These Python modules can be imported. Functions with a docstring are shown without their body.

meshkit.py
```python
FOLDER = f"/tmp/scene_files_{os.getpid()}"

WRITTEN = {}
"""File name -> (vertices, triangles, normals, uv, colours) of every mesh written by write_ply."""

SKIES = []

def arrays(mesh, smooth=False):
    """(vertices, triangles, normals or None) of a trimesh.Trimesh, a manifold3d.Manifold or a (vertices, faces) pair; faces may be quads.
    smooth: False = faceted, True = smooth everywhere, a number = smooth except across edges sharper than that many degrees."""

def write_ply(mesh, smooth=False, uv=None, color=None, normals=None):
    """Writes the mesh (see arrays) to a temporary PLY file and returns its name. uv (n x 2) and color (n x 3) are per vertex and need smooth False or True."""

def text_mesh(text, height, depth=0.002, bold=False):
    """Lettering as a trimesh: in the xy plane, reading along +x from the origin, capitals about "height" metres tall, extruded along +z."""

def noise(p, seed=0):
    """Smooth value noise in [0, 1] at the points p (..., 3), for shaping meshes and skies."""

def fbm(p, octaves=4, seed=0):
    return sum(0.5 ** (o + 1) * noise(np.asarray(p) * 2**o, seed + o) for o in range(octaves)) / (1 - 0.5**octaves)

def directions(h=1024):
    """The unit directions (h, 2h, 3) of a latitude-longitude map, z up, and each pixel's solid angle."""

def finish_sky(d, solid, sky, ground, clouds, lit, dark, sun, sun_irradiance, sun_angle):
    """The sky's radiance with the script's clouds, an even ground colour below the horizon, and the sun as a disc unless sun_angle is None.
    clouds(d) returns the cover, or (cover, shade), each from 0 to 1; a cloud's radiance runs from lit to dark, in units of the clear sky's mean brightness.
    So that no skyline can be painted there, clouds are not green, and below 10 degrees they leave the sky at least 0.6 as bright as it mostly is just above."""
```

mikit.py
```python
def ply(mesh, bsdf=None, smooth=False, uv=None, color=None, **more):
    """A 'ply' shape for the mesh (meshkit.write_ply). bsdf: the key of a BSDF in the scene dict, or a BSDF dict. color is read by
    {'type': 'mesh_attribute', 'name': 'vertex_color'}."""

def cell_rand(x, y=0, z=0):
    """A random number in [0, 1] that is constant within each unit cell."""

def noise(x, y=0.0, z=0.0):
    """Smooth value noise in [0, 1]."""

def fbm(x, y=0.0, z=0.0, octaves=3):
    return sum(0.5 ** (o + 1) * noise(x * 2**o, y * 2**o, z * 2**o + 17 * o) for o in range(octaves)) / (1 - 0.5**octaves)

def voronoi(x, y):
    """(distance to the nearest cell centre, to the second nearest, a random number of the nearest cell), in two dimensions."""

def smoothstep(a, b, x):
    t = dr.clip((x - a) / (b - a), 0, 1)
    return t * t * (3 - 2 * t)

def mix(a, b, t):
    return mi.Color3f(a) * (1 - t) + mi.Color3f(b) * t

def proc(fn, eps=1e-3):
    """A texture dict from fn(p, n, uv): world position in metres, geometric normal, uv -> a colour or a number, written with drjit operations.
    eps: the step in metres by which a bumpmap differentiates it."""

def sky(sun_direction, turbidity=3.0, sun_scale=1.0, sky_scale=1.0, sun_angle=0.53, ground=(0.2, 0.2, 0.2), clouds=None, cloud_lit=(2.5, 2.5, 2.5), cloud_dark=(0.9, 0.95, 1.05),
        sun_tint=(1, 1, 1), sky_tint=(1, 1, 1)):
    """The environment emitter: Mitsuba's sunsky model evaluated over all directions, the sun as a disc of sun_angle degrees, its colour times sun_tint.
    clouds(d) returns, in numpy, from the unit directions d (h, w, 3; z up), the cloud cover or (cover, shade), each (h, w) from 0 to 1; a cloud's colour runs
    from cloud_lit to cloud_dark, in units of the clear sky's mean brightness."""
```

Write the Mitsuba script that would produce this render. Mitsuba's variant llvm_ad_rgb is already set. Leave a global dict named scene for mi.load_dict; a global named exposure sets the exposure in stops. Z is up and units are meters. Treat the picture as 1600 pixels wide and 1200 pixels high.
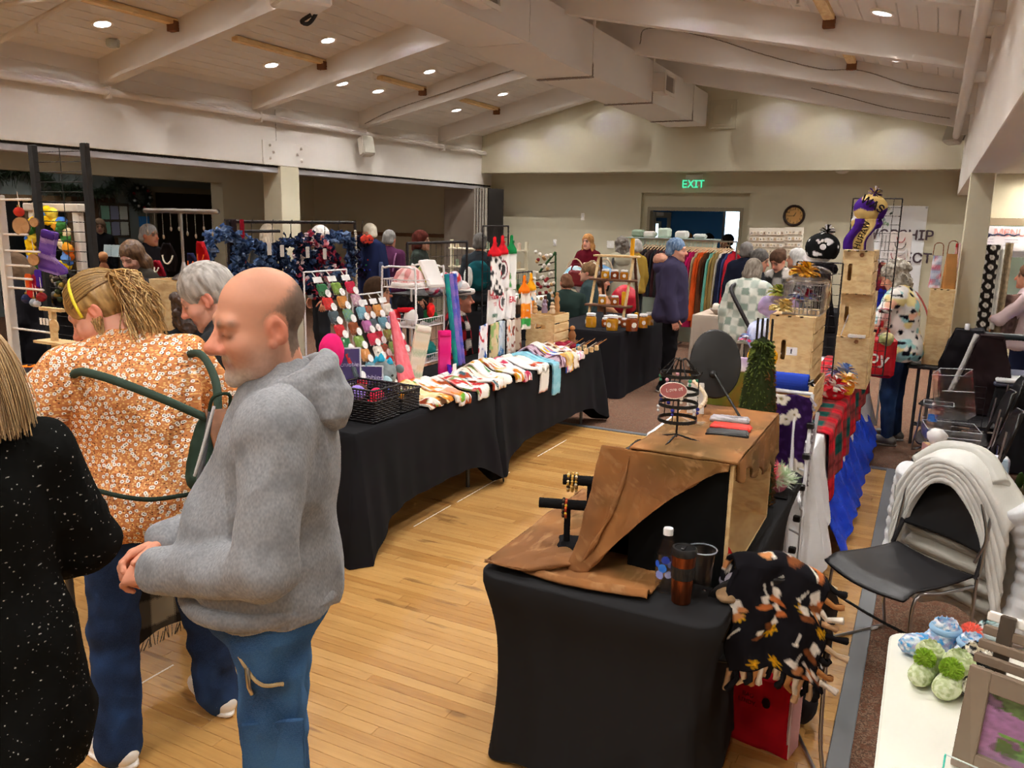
import math
import numpy as np,trimesh,manifold3d
import drjit as dr
import mitsuba as mi
import mikit,meshkit
from mikit import proc,noise,fbm,voronoi,cell_rand,smoothstep,mix
from shapely.geometry import Polygon,Point,box as sbox
# ---------------------------------------------------------------- camera, light, exposure
T=mi.ScalarTransform4f
exposure=1.9
LAMP=np.array([1.0,0.975,0.94])
LENS,BEAM=5.0,1.45
SIDE_LAMP=np.array([1.0,0.93,0.82])*9.0
DAY=np.array([0.55,0.95,1.25])*1.6
EYE=np.array([0.0,0.0,1.95])
LOOK=np.array([-0.44595741,0.87225161,-0.20074638])
UP=np.array([-0.10962108,0.16936874,0.97943731])
scene,labels={},{}
scene['camera']={'type':'perspective','fov':math.degrees(2*math.atan(800/1260.68)),'fov_axis':'x','near_clip':0.05,'far_clip':200.0,'to_world':T().look_at(origin=EYE.tolist(),target=(EYE+LOOK).tolist(),up=UP.tolist())}
R=np.random.default_rng(7)
ORD='first second third fourth fifth sixth seventh eighth ninth tenth eleventh twelfth thirteenth fourteenth fifteenth sixteenth seventeenth eighteenth nineteenth twentieth'.split()
# ---------------------------------------------------------------- colours and materials
def C(h,k=1.0):
 v=np.array([int(h[i:i+2],16)for i in (1,3,5)])/255.0
 return np.where(v<=0.04045,v/12.92,((v+0.055)/1.055)**2.4)*k
def _packed(p,n,uv):
 g=dr.floor(uv.y+1e-4);return mi.Color3f(uv.x,g/500.0,dr.clip((uv.y-g)/0.9,0,1))
VC=proc(_packed)
def pr(rough,spec=0.5,metal=0.0,base=VC,**k):
 return {'type':'twosided','b':{'type':'principled','base_color':base,'roughness':rough,'specular':spec,'metallic':metal,**k}}
def rgb(c):return {'type':'rgb','value':[float(x)for x in c]}
scene['cloth']=pr(0.95,0.15)
scene['matte']=pr(0.75,0.35)
scene['satin']=pr(0.42,0.5)
scene['gloss']=pr(0.13,0.5)
scene['metal']=pr(0.22,0.5,1.0)
scene['skin']=pr(0.55,0.4)
scene['glass']={'type':'thindielectric','int_ior':1.5}
scene['film']={'type':'thindielectric','int_ior':1.33}
scene['leaf']=pr(0.6,0.4)
def lam(c):return rgb(c)
def K(h):return [float(x)for x in C(h)]
_wood_w,_wood_l=0.057,1.15
def _floor(p,n,uv):
 row=dr.floor(p.y/_wood_w)
 b=dr.floor((p.x+cell_rand(row,3)*_wood_l)/_wood_l)
 t,h=cell_rand(row,b,5),cell_rand(row,b,9)
 g=fbm(p.x*5+t*40,p.y*90+h*50,0,3)
 s=fbm(p.x*1.3,p.y*1.3,4,3)
 c=mix(K('#c69a5c'),K('#a9763a'),dr.clip(t*0.75+(g-0.5)*0.55,0,1))
 c=mix(c,K('#8d6a44'),dr.clip((s-0.52)*1.5,0,0.45))
 stain=smoothstep(0.73,0.82,fbm(p.x*3,p.y*14,8,3))
 return mix(c,K('#6b4422'),stain*0.55)
scene['floor_wood']={'type':'twosided','b':{'type':'principled','base_color':proc(_floor),'roughness':0.34,'specular':0.45}}
def _carpet(p,n,uv):
 a,b=noise(p.x*220,p.y*220,1),fbm(p.x*60,p.y*60,2,2)
 c=mix(K('#5c473c'),K('#836a58'),smoothstep(0.3,0.75,a))
 return mix(c,K('#6d4636'),smoothstep(0.45,0.7,b)*0.7)
scene['carpet']={'type':'twosided','b':{'type':'principled','base_color':proc(_carpet),'roughness':0.97,'specular':0.1}}
def _paint(c0,c1,sc=1.2):
 def f(p,n,uv):return mix(K(c0),K(c1),fbm(p.x*sc,p.y*sc,p.z*sc,3))
 return f
scene['white_paint']={'type':'twosided','b':{'type':'principled','base_color':proc(_paint('#dfdad3','#d3ccc4')),'roughness':0.55,'specular':0.3}}
scene['wall_paint']={'type':'twosided','b':{'type':'principled','base_color':proc(_paint('#c6bea6','#bfb79f')),'roughness':0.6,'specular':0.25}}
def _pine(p,n,uv):
 r=fbm(p.x*9+p.y*7,p.y*3+p.z*60,p.x*20,3)
 k=smoothstep(0.74,0.8,noise(p.x*9,p.y*9,p.z*14))
 return mix(mix(K('#e3c896'),K('#d3b07c'),smoothstep(0.3,0.75,r)),K('#a87a4c'),k*0.3)
scene['pine']={'type':'twosided','b':{'type':'principled','base_color':proc(_pine),'roughness':0.6,'specular':0.3}}
def _denim(p,n,uv):
 a=fbm(p.x*7,p.y*7,p.z*5,3);b=noise(p.x*420,p.y*420,p.z*420)
 return mix(mix(K('#1d3a63'),K('#38628f'),smoothstep(0.35,0.7,a)),K('#6d8fb4'),b*0.22)
scene['denim']={'type':'twosided','b':{'type':'principled','base_color':proc(_denim),'roughness':0.9,'specular':0.15}}
def _denim_dark(p,n,uv):
 a=fbm(p.x*7,p.y*7,p.z*5,3);b=noise(p.x*420,p.y*420,p.z*420)
 return mix(mix(K('#16223b'),K('#27406a'),smoothstep(0.35,0.75,a)),K('#4a6185'),b*0.15)
scene['denim_dark']={'type':'twosided','b':{'type':'principled','base_color':proc(_denim_dark),'roughness':0.9,'specular':0.15}}
def _heather(p,n,uv):
 a=noise(p.x*260,p.y*260,p.z*140);b=fbm(p.x*16,p.y*16,p.z*16,3)
 return mix(mix(K('#7d8084'),K('#97999c'),a),K('#6c6f73'),smoothstep(0.5,0.8,b)*0.5)
scene['heather']={'type':'twosided','b':{'type':'principled','base_color':proc(_heather),'roughness':0.95,'specular':0.1,'sheen':0.3}}
def _floral(p,n,uv):
 a=(p.x*0.888+p.y*0.459)*62;b=p.z*62;d3=(p.y*0.888-p.x*0.459)*27
 d,d2,w=voronoi(a+d3*0.4,b+d3*0.3)
 e,e2,w2=voronoi(a*2.1+7,b*2.1+d3)
 c=mix(K('#d08a52'),K('#bd6f3a'),w)
 c=mix(c,K('#e9b878'),smoothstep(0.42,0.3,e)*(w2>0.45))
 c=mix(c,K('#5e2f22'),smoothstep(0.3,0.2,e)*(w2<0.22))
 c=mix(c,K('#f0e6d8'),smoothstep(0.40,0.33,d)*(w>0.35))
 return mix(c,K('#4f3a2c'),smoothstep(0.13,0.08,d)*(w>0.35))
scene['floral']={'type':'twosided','b':{'type':'principled','base_color':proc(_floral),'roughness':0.7,'specular':0.3}}
def _speckle(p,n,uv):return mix(K('#101110'),K('#9a9a94'),smoothstep(0.86,0.92,noise(p.x*150,p.y*150,p.z*150)))
scene['speckle']={'type':'twosided','b':{'type':'principled','base_color':proc(_speckle),'roughness':0.97,'specular':0.1}}
def _felt(p,n,uv):
 a=fbm(p.x*5,p.y*5,p.z*5,4);b=fbm(p.x*40+p.z*30,p.y*14,p.z*30,3)
 c=mix(K('#94653c'),K('#7a5436'),smoothstep(0.35,0.65,a))
 c=mix(c,K('#5a4a2a'),smoothstep(0.5,0.72,fbm(p.x*3+9,p.y*3,p.z*4,3))*0.75)
 return mix(c,K('#a8825a'),smoothstep(0.55,0.8,b)*0.5)
scene['felt']={'type':'twosided','b':{'type':'principled','base_color':proc(_felt),'roughness':0.97,'specular':0.1,'sheen':0.5}}
# ---------------------------------------------------------------- helpers
def numbered(name):
 if name not in _used:_used[name]=0;return name
 _used[name]+=1;return f'{name}_{_used[name]:03d}'
_used={}
def rot(axis,deg):return trimesh.transformations.rotation_matrix(math.radians(deg),axis)
def mat(loc=(0,0,0),rz=0,rx=0,ry=0,s=1.0):
 m=trimesh.transformations.translation_matrix(loc)@rot([0,0,1],rz)@rot([0,1,0],ry)@rot([1,0,0],rx)
 return m@np.diag([s,s,s,1.0])
def tf(mesh,m):
 v=np.asarray(mesh.vertices)@np.asarray(m)[:3,:3].T+np.asarray(m)[:3,3]
 return trimesh.Trimesh(v,mesh.faces,process=False)
def at(mesh,loc=(0,0,0),rz=0,rx=0,ry=0,s=1.0):return tf(mesh,mat(loc,rz,rx,ry,s))
def cat(*ms):return trimesh.util.concatenate([m for x in ms for m in (x if isinstance(x,(list,tuple))else [x])])
def pack(c):
 c=np.clip(np.asarray(c,float),0,1);return np.column_stack([c[:,0],np.round(c[:,1]*500)+c[:,2]*0.9])
def ply(mesh,bsdf='matte',color=(0.5,0.5,0.5),sm=True,m=None):
 """One shape: colour is one rgb, an (n,3) array per vertex, or a function of the vertices."""
 if isinstance(color,str):color=C(color)
 if isinstance(sm,(int,float))and not isinstance(sm,bool):
  mesh=trimesh.graph.smooth_shade(mesh,angle=math.radians(sm),facet_minarea=None);sm=True
 v=np.asarray(mesh.vertices);f=np.asarray(mesh.faces)
 c=color(v)if callable(color)else np.asarray(color,float)
 if bsdf in PLAIN:d=mikit.ply(trimesh.Trimesh(v,f,process=False),bsdf,smooth=sm)
 elif c.ndim==1:d=mikit.ply(trimesh.Trimesh(v,f,process=False),bsdf,smooth=sm,uv=np.tile(pack(c[None]),(len(v),1)))
 else:
  _,_,n=meshkit.arrays(trimesh.Trimesh(v,f,process=False),sm)
  path=meshkit.write_ply((v[f].reshape(-1,3),np.arange(len(f)*3).reshape(-1,3)),False,np.repeat(pack(c[f].mean(1)),3,0),None,normals=None if n is None else n[f].reshape(-1,3))
  d={'type':'ply','filename':path,'face_normals':n is None,'bsdf':{'type':'ref','id':bsdf}}
 if m is not None:d['to_world']=T(np.asarray(m,float).tolist())
 return d
PLAIN={'glass','film','floor_wood','carpet','white_paint','wall_paint','pine','denim','denim_dark','heather','floral','felt','copper','speckle'}
def tag(key,label=None,cat_=None,group=None,kind=None):
 d={k:v for k,v in (('label',label),('category',cat_),('group',group),('kind',kind))if v}
 if d:labels[key]={**labels.get(key,{}),**d}
 return key
def thing(name,label,cat_,group=None):
 return tag(numbered(name),label,cat_,group)
def part(parent,name,mesh,bsdf='matte',color=(.5,.5,.5),sm=True,label=None,m=None,kind=None):
 key=numbered(f'{parent}__{name}');d=mesh if isinstance(mesh,dict)else ply(mesh,bsdf,color,sm)
 if m is not None:d={**d,'to_world':T(np.asarray(m,float).tolist())}
 scene[key]=d
 if label or kind:tag(key,label,None,None,kind)
 return key
def single(name,label,cat_,mesh,bsdf='matte',color=(.5,.5,.5),sm=True,group=None,m=None,kind=None):
 key=tag(numbered(name),label,cat_,group,kind);d=mesh if isinstance(mesh,dict)else ply(mesh,bsdf,color,sm)
 if m is not None:d={**d,'to_world':T(np.asarray(m,float).tolist())}
 scene[key]=d
 return key
def struct(name,mesh,bsdf='matte',color=(.5,.5,.5),sm=False):
 scene[name]=ply(mesh,bsdf,color,sm);labels[name]={'kind':'structure'};_used.setdefault(name,0);return name
def cbox(sx,sy,sz,b=0.0,c=(0,0,0)):
 """A box centred on c with chamfered edges b."""
 if b<=0:
  m=trimesh.creation.box((sx,sy,sz));m.apply_translation(c);return m
 h=np.array([sx,sy,sz])/2;b=min(b,h.min()*0.95);pts=[]
 for s in np.ndindex(2,2,2):
  s=np.array(s)*2-1
  for k in range(3):
   q=h-b;q=q.copy();q[k]=h[k];pts.append(s*q)
 m=trimesh.Trimesh(np.array(pts)+c,process=False).convex_hull
 return m
def bx(x0,x1,y0,y1,z0,z1,b=0.0):
 return cbox(abs(x1-x0),abs(y1-y0),abs(z1-z0),b,((x0+x1)/2,(y0+y1)/2,(z0+z1)/2))
def tube(pts,r,n=8,cap=True,closed=False):
 p=np.asarray(pts,float);k=len(p);r=np.broadcast_to(r,(k,)).astype(float)
 t=(np.roll(p,-1,0)-np.roll(p,1,0))if closed else np.gradient(p,axis=0)
 t/=np.linalg.norm(t,axis=1,keepdims=True)+1e-12
 a=np.cross(t[0],[0,0,1]if abs(t[0][2])<0.9 else [1,0,0]);a/=np.linalg.norm(a);A=[]
 for i in range(k):
  a=a-t[i]*(a@t[i]);a/=np.linalg.norm(a)+1e-12;A.append(a)
 A=np.array(A);B=np.cross(t,A);th=np.arange(n)*2*np.pi/n
 v=p[:,None]+r[:,None,None]*(np.cos(th)[None,:,None]*A[:,None]+np.sin(th)[None,:,None]*B[:,None])
 v=v.reshape(-1,3);kk=k if closed else k-1
 i,j=np.meshgrid(np.arange(kk),np.arange(n),indexing='ij');i2=(i+1)%k;j2=(j+1)%n
 f=np.stack([i*n+j,i*n+j2,i2*n+j2,i2*n+j],-1).reshape(-1,4)
 f=np.vstack([f[:,[0,1,2]],f[:,[0,2,3]]])
 if cap and not closed:
  v=np.vstack([v,p[0],p[-1]]);q=np.arange(n);q2=(q+1)%n
  f=np.vstack([f,np.stack([q2,q,q*0+k*n],1),np.stack([(k-1)*n+q,(k-1)*n+q2,q*0+k*n+1],1)])
 return trimesh.Trimesh(v,f[:,::-1]if False else f,process=False)
def rod(a,b,r,r2=None,n=10):return tube([a,b],[r,r if r2 is None else r2],n)
def lathe(prof,n=24):
 """Revolve (r, z) pairs about z."""
 p=np.asarray(prof,float);th=np.arange(n)*2*np.pi/n
 v=np.stack([p[:,0,None]*np.cos(th),p[:,0,None]*np.sin(th),np.repeat(p[:,1,None],n,1)],-1).reshape(-1,3)
 k=len(p);i,j=np.meshgrid(np.arange(k-1),np.arange(n),indexing='ij');j2=(j+1)%n
 f=np.stack([i*n+j,i*n+j2,(i+1)*n+j2,(i+1)*n+j],-1).reshape(-1,4)
 return trimesh.Trimesh(v,np.vstack([f[:,[0,1,2]],f[:,[0,2,3]]]),process=False)
def ball(r=1.0,sub=2,c=(0,0,0),s=(1,1,1)):
 m=trimesh.creation.icosphere(sub,1.0);m.vertices=m.vertices*(np.array(s)*r)+c;return m
def prism(poly,h,z=0.0):
 if not isinstance(poly,Polygon):poly=Polygon(poly)
 m=trimesh.creation.extrude_polygon(poly,h,engine='earcut');m.apply_translation([0,0,z]);return m
def grid(fn,nu,nv,thick=0.0,closed_u=False):
 """Surface fn(u, v) -> (.., 3) on a grid, given a thickness along its normals."""
 u,v=np.meshgrid(np.linspace(0,1,nu,endpoint=not closed_u),np.linspace(0,1,nv),indexing='ij')
 P=np.asarray(fn(u,v),float).reshape(nu,nv,3)
 ku=nu if closed_u else nu-1
 i,j=np.meshgrid(np.arange(ku),np.arange(nv-1),indexing='ij');i2=(i+1)%nu
 f=np.stack([i*nv+j,i2*nv+j,i2*nv+j+1,i*nv+j+1],-1).reshape(-1,4)
 f=np.vstack([f[:,[0,1,2]],f[:,[0,2,3]]]);m=trimesh.Trimesh(P.reshape(-1,3),f,process=False)
 if thick:
  nrm=np.zeros_like(m.vertices);fn_=np.cross(m.vertices[f[:,1]]-m.vertices[f[:,0]],m.vertices[f[:,2]]-m.vertices[f[:,0]])
  for k in range(3):np.add.at(nrm,f[:,k],fn_)
  nrm/=np.linalg.norm(nrm,axis=1,keepdims=True)+1e-12
  n0=len(m.vertices);V=np.vstack([m.vertices+nrm*thick/2,m.vertices-nrm*thick/2]);e=[]
  rows=[(np.arange(nu)*nv,True),(np.arange(nu)*nv+nv-1,False)]
  if not closed_u:rows+=[(np.arange(nv),False),((nu-1)*nv+np.arange(nv),True)]
  for idx,fl in rows:
   a,b=idx,np.roll(idx,-1)
   if not (closed_u and len(idx)==nu):a,b=idx[:-1],idx[1:]
   q=np.stack([a,b,b+n0,a+n0],1)
   if not fl:q=q[:,::-1]
   e+=[q[:,[0,2,1]],q[:,[0,3,2]]]
  m=trimesh.Trimesh(V,np.vstack([f,f[:,::-1]+n0]+e),process=False)
 return m
def bump(mesh,amp,sc,seed=0,octv=3):
 v=np.asarray(mesh.vertices);n=np.asarray(trimesh.Trimesh(v,mesh.faces,process=False).vertex_normals)
 d=(meshkit.fbm(v*sc+seed*13.7,octv,seed)-0.5)*2*amp
 return trimesh.Trimesh(v+n*d[:,None],mesh.faces,process=False)
def mottle(c0,c1,sc,seed=0,lo=0.35,hi=0.65,octv=3):
 c0,c1=(C(c)if isinstance(c,str)else np.asarray(c)for c in (c0,c1))
 def f(v):
  t=np.clip((meshkit.fbm(np.asarray(v)*sc+seed*9.1,octv,seed)-lo)/(hi-lo),0,1)[:,None]
  return c0*(1-t)+c1*t
 return f
def patches(cols,sc,seed=0):
 """Hard-edged patches of several colours."""
 K=np.array([C(c)for c in cols])
 def f(v):
  n=np.stack([meshkit.noise(np.asarray(v)*sc+31.7*i,seed+i)for i in range(len(K))],1)
  return K[n.argmax(1)]
 return f
def subdiv(m,maxe):
 v,f=trimesh.remesh.subdivide_to_size(np.asarray(m.vertices),np.asarray(m.faces),maxe,max_iter=12)
 return trimesh.Trimesh(v,f,process=False)
def text(s,h,depth=0.002,bold=True,center=True):
 m=meshkit.text_mesh(s,h,depth,bold)
 if center:m.apply_translation([-(m.bounds[0][0]+m.bounds[1][0])/2,-h/2,0])
 return m
def frame3(o,x,y):
 """Matrix that puts local x, y, z=x*y at o."""
 x=np.array(x,float);x/=np.linalg.norm(x);y=np.array(y,float);y-=x*(x@y);y/=np.linalg.norm(y)
 m=np.eye(4);m[:3,0],m[:3,1],m[:3,2],m[:3,3]=x,y,np.cross(x,y),o;return m
def bez(ps,n=16):
 """Catmull-Rom curve through ps."""
 p=np.asarray(ps,float);p=np.vstack([2*p[0]-p[1],p,2*p[-1]-p[-2]]);out=[]
 for i in range(1,len(p)-2):
  t=np.linspace(0,1,n,endpoint=False)[:,None];a,b,c,d=p[i-1:i+3]
  out.append(0.5*(2*b+(c-a)*t+(2*a-5*b+4*c-d)*t**2+(3*b-a-3*c+d)*t**3))
 return np.vstack(out+[p[-2:-1]])
# ================================================================ the room
XL,XR,XM=-7.63,0.22,-3.75
def ceil_z(x):return 3.43+0.245*min(x+7.6,0.1-x)
def beam_z(x):return 3.20+0.205*min(x+7.6,0.1-x)
BEAMS=[1.5,3.6,5.68,7.76,9.85,12.0]
struct('floor',bx(-17,6,-6,22,-0.1,-0.02),'matte',C('#4a3524'))
part('floor','carpet',bx(-17,6,7.08,22,-0.02,0),'carpet',sm=False)
part('floor','carpet',bx(-0.07,6,-6,7.08,-0.02,0),'carpet',sm=False)
part('floor','carpet',bx(-17,-7.7,-6,7.08,-0.02,0),'carpet',sm=False)
part('floor','rubber_edging',bx(-0.145,-0.068,-6,7.08,-0.02,0.006,0.003),'satin',C('#6f7377'),False)
part('floor','rubber_edging',bx(-7.7,-0.145,7.02,7.082,-0.02,0.006,0.003),'satin',C('#6f7377'),False)
def np_cell(x,y,z):
 x,y,z=(np.uint32(int(math.floor(v))+1000000)for v in (x,y,z))
 with np.errstate(over='ignore'):
  h=x*np.uint32(374761393)+y*np.uint32(668265263)+z*np.uint32(2147483647)
  h=(h^(h>>np.uint32(13)))*np.uint32(1274126177)
 return float((h^(h>>np.uint32(16)))&np.uint32(0xFFFFFF))/16777215.0
_pl=[]
for r_ in range(int(-6/_wood_w),int(7.02/_wood_w)):
 off=np_cell(r_,3,0)*_wood_l
 y0,y1=r_*_wood_w,min((r_+1)*_wood_w,7.02)
 for k in range(int(-7.7/_wood_l)-2,3):
  x0,x1=max(k*_wood_l-off,-7.7),min((k+1)*_wood_l-off,-0.145)
  if x1-x0>0.02:_pl.append((x0,x1,y0,y1))
def _seen(q):
 x,y=(q[0]+q[1])/2,(q[2]+q[3])/2
 return -3.0<x<-0.1 and y>1.25 and not (-1.35<q[0]and q[1]<-0.4 and 2.4<y<5.4)
_pl.sort(key=lambda q:(not _seen(q),math.hypot((q[0]+q[1])/2,(q[2]+q[3])/2)))
def plank_mesh(q):return bx(q[0]+0.0005,q[1]-0.0005,q[2]+0.0004,q[3]-0.0004,-0.02,0.0,0.0011)
for q in _pl[:300]:part('floor','plank',plank_mesh(q),'floor_wood',sm=False)
part('floor','far_planks',cat([trimesh.creation.box(bounds=[(q[0]+.0005,q[2]+.0004,-.02),(q[1]-.0005,q[3]-.0004,0)])for q in _pl[300:]]),'floor_wood',sm=False,kind='stuff')
for i,(x,y,l)in enumerate([(-2.765,1.95,.5),(-2.765,3.35,.6),(-2.77,4.3,.45),(-2.765,5.0,.8),(-2.76,6.2,.6)]):
 part('floor','tape_scrap',cbox(0.008,l,0.0016,0,(x,y,0.0012)),'matte',C('#e8ddc8'),False)
# ceiling: a slab over the gable, boards below it
def slope_mesh(x0,x1,y0,y1,z0,z1,t):
 v=[(x,y,z+d)for d in (0,t)for (x,z)in ((x0,z0),(x1,z1))for y in (y0,y1)]
 return trimesh.Trimesh(np.array(v,float),process=False).convex_hull
ZR=ceil_z(XM)
struct('ceiling',cat(slope_mesh(-8.0,XM,-6,14.4,ceil_z(-7.6)-0.4*0.245+.03,ZR+.03,.15),slope_mesh(XM,0.6,-6,14.4,ZR+.03,ceil_z(0.1)-0.5*0.245+.03,.15)),'white_paint')
SL=math.degrees(math.atan(0.245));n_b=27;wb=(XM+7.63)/n_b
for y0,y1 in ((3.66,5.74),(5.74,7.82),(7.82,9.91),(9.91,12.06),(12.06,13.5)):
 b=ply(cbox(wb/math.cos(math.radians(SL))-0.003,y1-y0-0.002,0.03,0.007),'white_paint',sm=False)
 for i in range(n_b):
  xl=-7.63+(i+.5)*wb
  part('ceiling','board',b,m=mat((xl,(y0+y1)/2,ceil_z(xl)+.015),ry=-SL))
  xr=2*XM-xl
  part('ceiling','board',b,m=mat((xr,(y0+y1)/2,ceil_z(xr)+.015),ry=SL))
for y in [-2.66,-0.58]+BEAMS:
 for a,b_ in ((-7.66,XM),(XM,0.25)):
  v=[(x,yy,z)for x in (a,b_)for yy in (y,y+.13)for z in (beam_z(x),ceil_z(x)+.02)]
  part('ceiling','beam',trimesh.Trimesh(np.array(v),process=False).convex_hull,'white_paint',sm=False)
for y0,y1 in ((3.73,5.68),(5.81,7.76),(7.89,9.85),(9.98,12.0),(12.13,13.5)):
 part('ceiling','blocking',bx(-7.72,-7.62,y0,y1,3.28,3.45,.004),'white_paint',sm=False)
for y0,y1,x in ((4.0,5.68,-6.5),(6.41,7.76,-6.5),(8.84,9.85,-6.5),(10.88,12.0,-6.5),(6.3,7.76,-1.0),(8.6,9.85,-1.0)):
 part('ceiling','wood_strut',bx(x-.045,x+.045,y0,y1,ceil_z(x)-.05,ceil_z(x),.003),'pine',sm=False)
 part('ceiling','strut_bracket',bx(x-.05,x+.05,y1-.06,y1,ceil_z(x)-.11,ceil_z(x)-.02,.003),'matte',C('#6b4226'),False)
# headers, posts, track
struct('header_left',bx(XL-.27,XL,-6,13.9,2.56,3.5,.004),'white_paint')
part('header_left','gusset_plate',bx(XL,XL+.012,7.9,8.85,2.56,2.86,.003),'white_paint',sm=False)
for y,z in ((8.02,2.64),(8.02,2.8),(8.08,2.72),(8.6,2.64),(8.6,2.8),(8.52,2.72)):
 part('header_left','bolt',at(lathe([(0,.016),(.014,.014),(.018,0)],10),(XL+.012,y,z),ry=90),'satin',C('#b9b0a6'))
part('header_left','seam',bx(XL,XL+.002,8.15,8.156,2.86,3.25),'matte',C('#7a7068'),False)
part('header_left','partition_track',bx(XL-.2,XL-.03,-6,13.9,2.47,2.535,.004),'satin',C('#9a979a'),False)
part('header_left','track_gap',bx(XL-.2,XL-.03,-6,13.9,2.535,2.56),'matte',C('#1a1818'),False)
struct('post_left',bx(XL-.3,XL+.01,8.2,8.55,0,2.56,.006),'wall_paint')
struct('header_right',bx(XR,XR+.21,-6,14.2,2.42,3.5,.004),'white_paint')
struct('post_right',bx(XR,XR+.19,8.28,8.55,0,2.45,.006),'wall_paint')
# back wall: soffit wall above, recessed wall with the door below
def gable(y0,y1,z0):
 p=[(-7.66,z0),(0.3,z0),(0.3,ceil_z(.3)+.02),(XM,ZR+.02),(-7.66,ceil_z(-7.66)+.02)]
 m=prism(p,y1-y0);return tf(m,np.array([[1,0,0,0],[0,0,-1,y1],[0,1,0,0],[0,0,0,1.]]))
struct('wall_back_upper',gable(13.5,14.4,2.77),'wall_paint')
DX0,DX1,DZ=-4.54,-2.89,2.15
struct('wall_back',cat(bx(-17,-4.64,13.9,14.1,0,3.0),bx(-2.78,0.5,13.9,14.1,0,3.0),bx(-4.64,-2.78,13.9,14.1,2.44,3.0)),'wall_paint')
struct('door_frame',cat(bx(-4.64,DX0,14.0,14.15,0,2.44),bx(DX1,-2.78,14.0,14.15,0,2.44),bx(DX0,DX1,14.0,14.15,DZ+.04,2.44)),'wall_paint')
struct('trim_1',cat(bx(DX0,DX0+.05,13.97,14.16,0,DZ),bx(DX1-.05,DX1,13.97,14.16,0,DZ),bx(DX0,DX1,13.97,14.16,DZ-.01,DZ+.05)),'satin',C('#8f8672'))
struct('baseboard_back',cat(bx(-7.6,-4.64,13.88,13.9,0,.1),bx(-2.78,0.3,13.88,13.9,0,.1)),'matte',C('#4b4038'))
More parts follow.
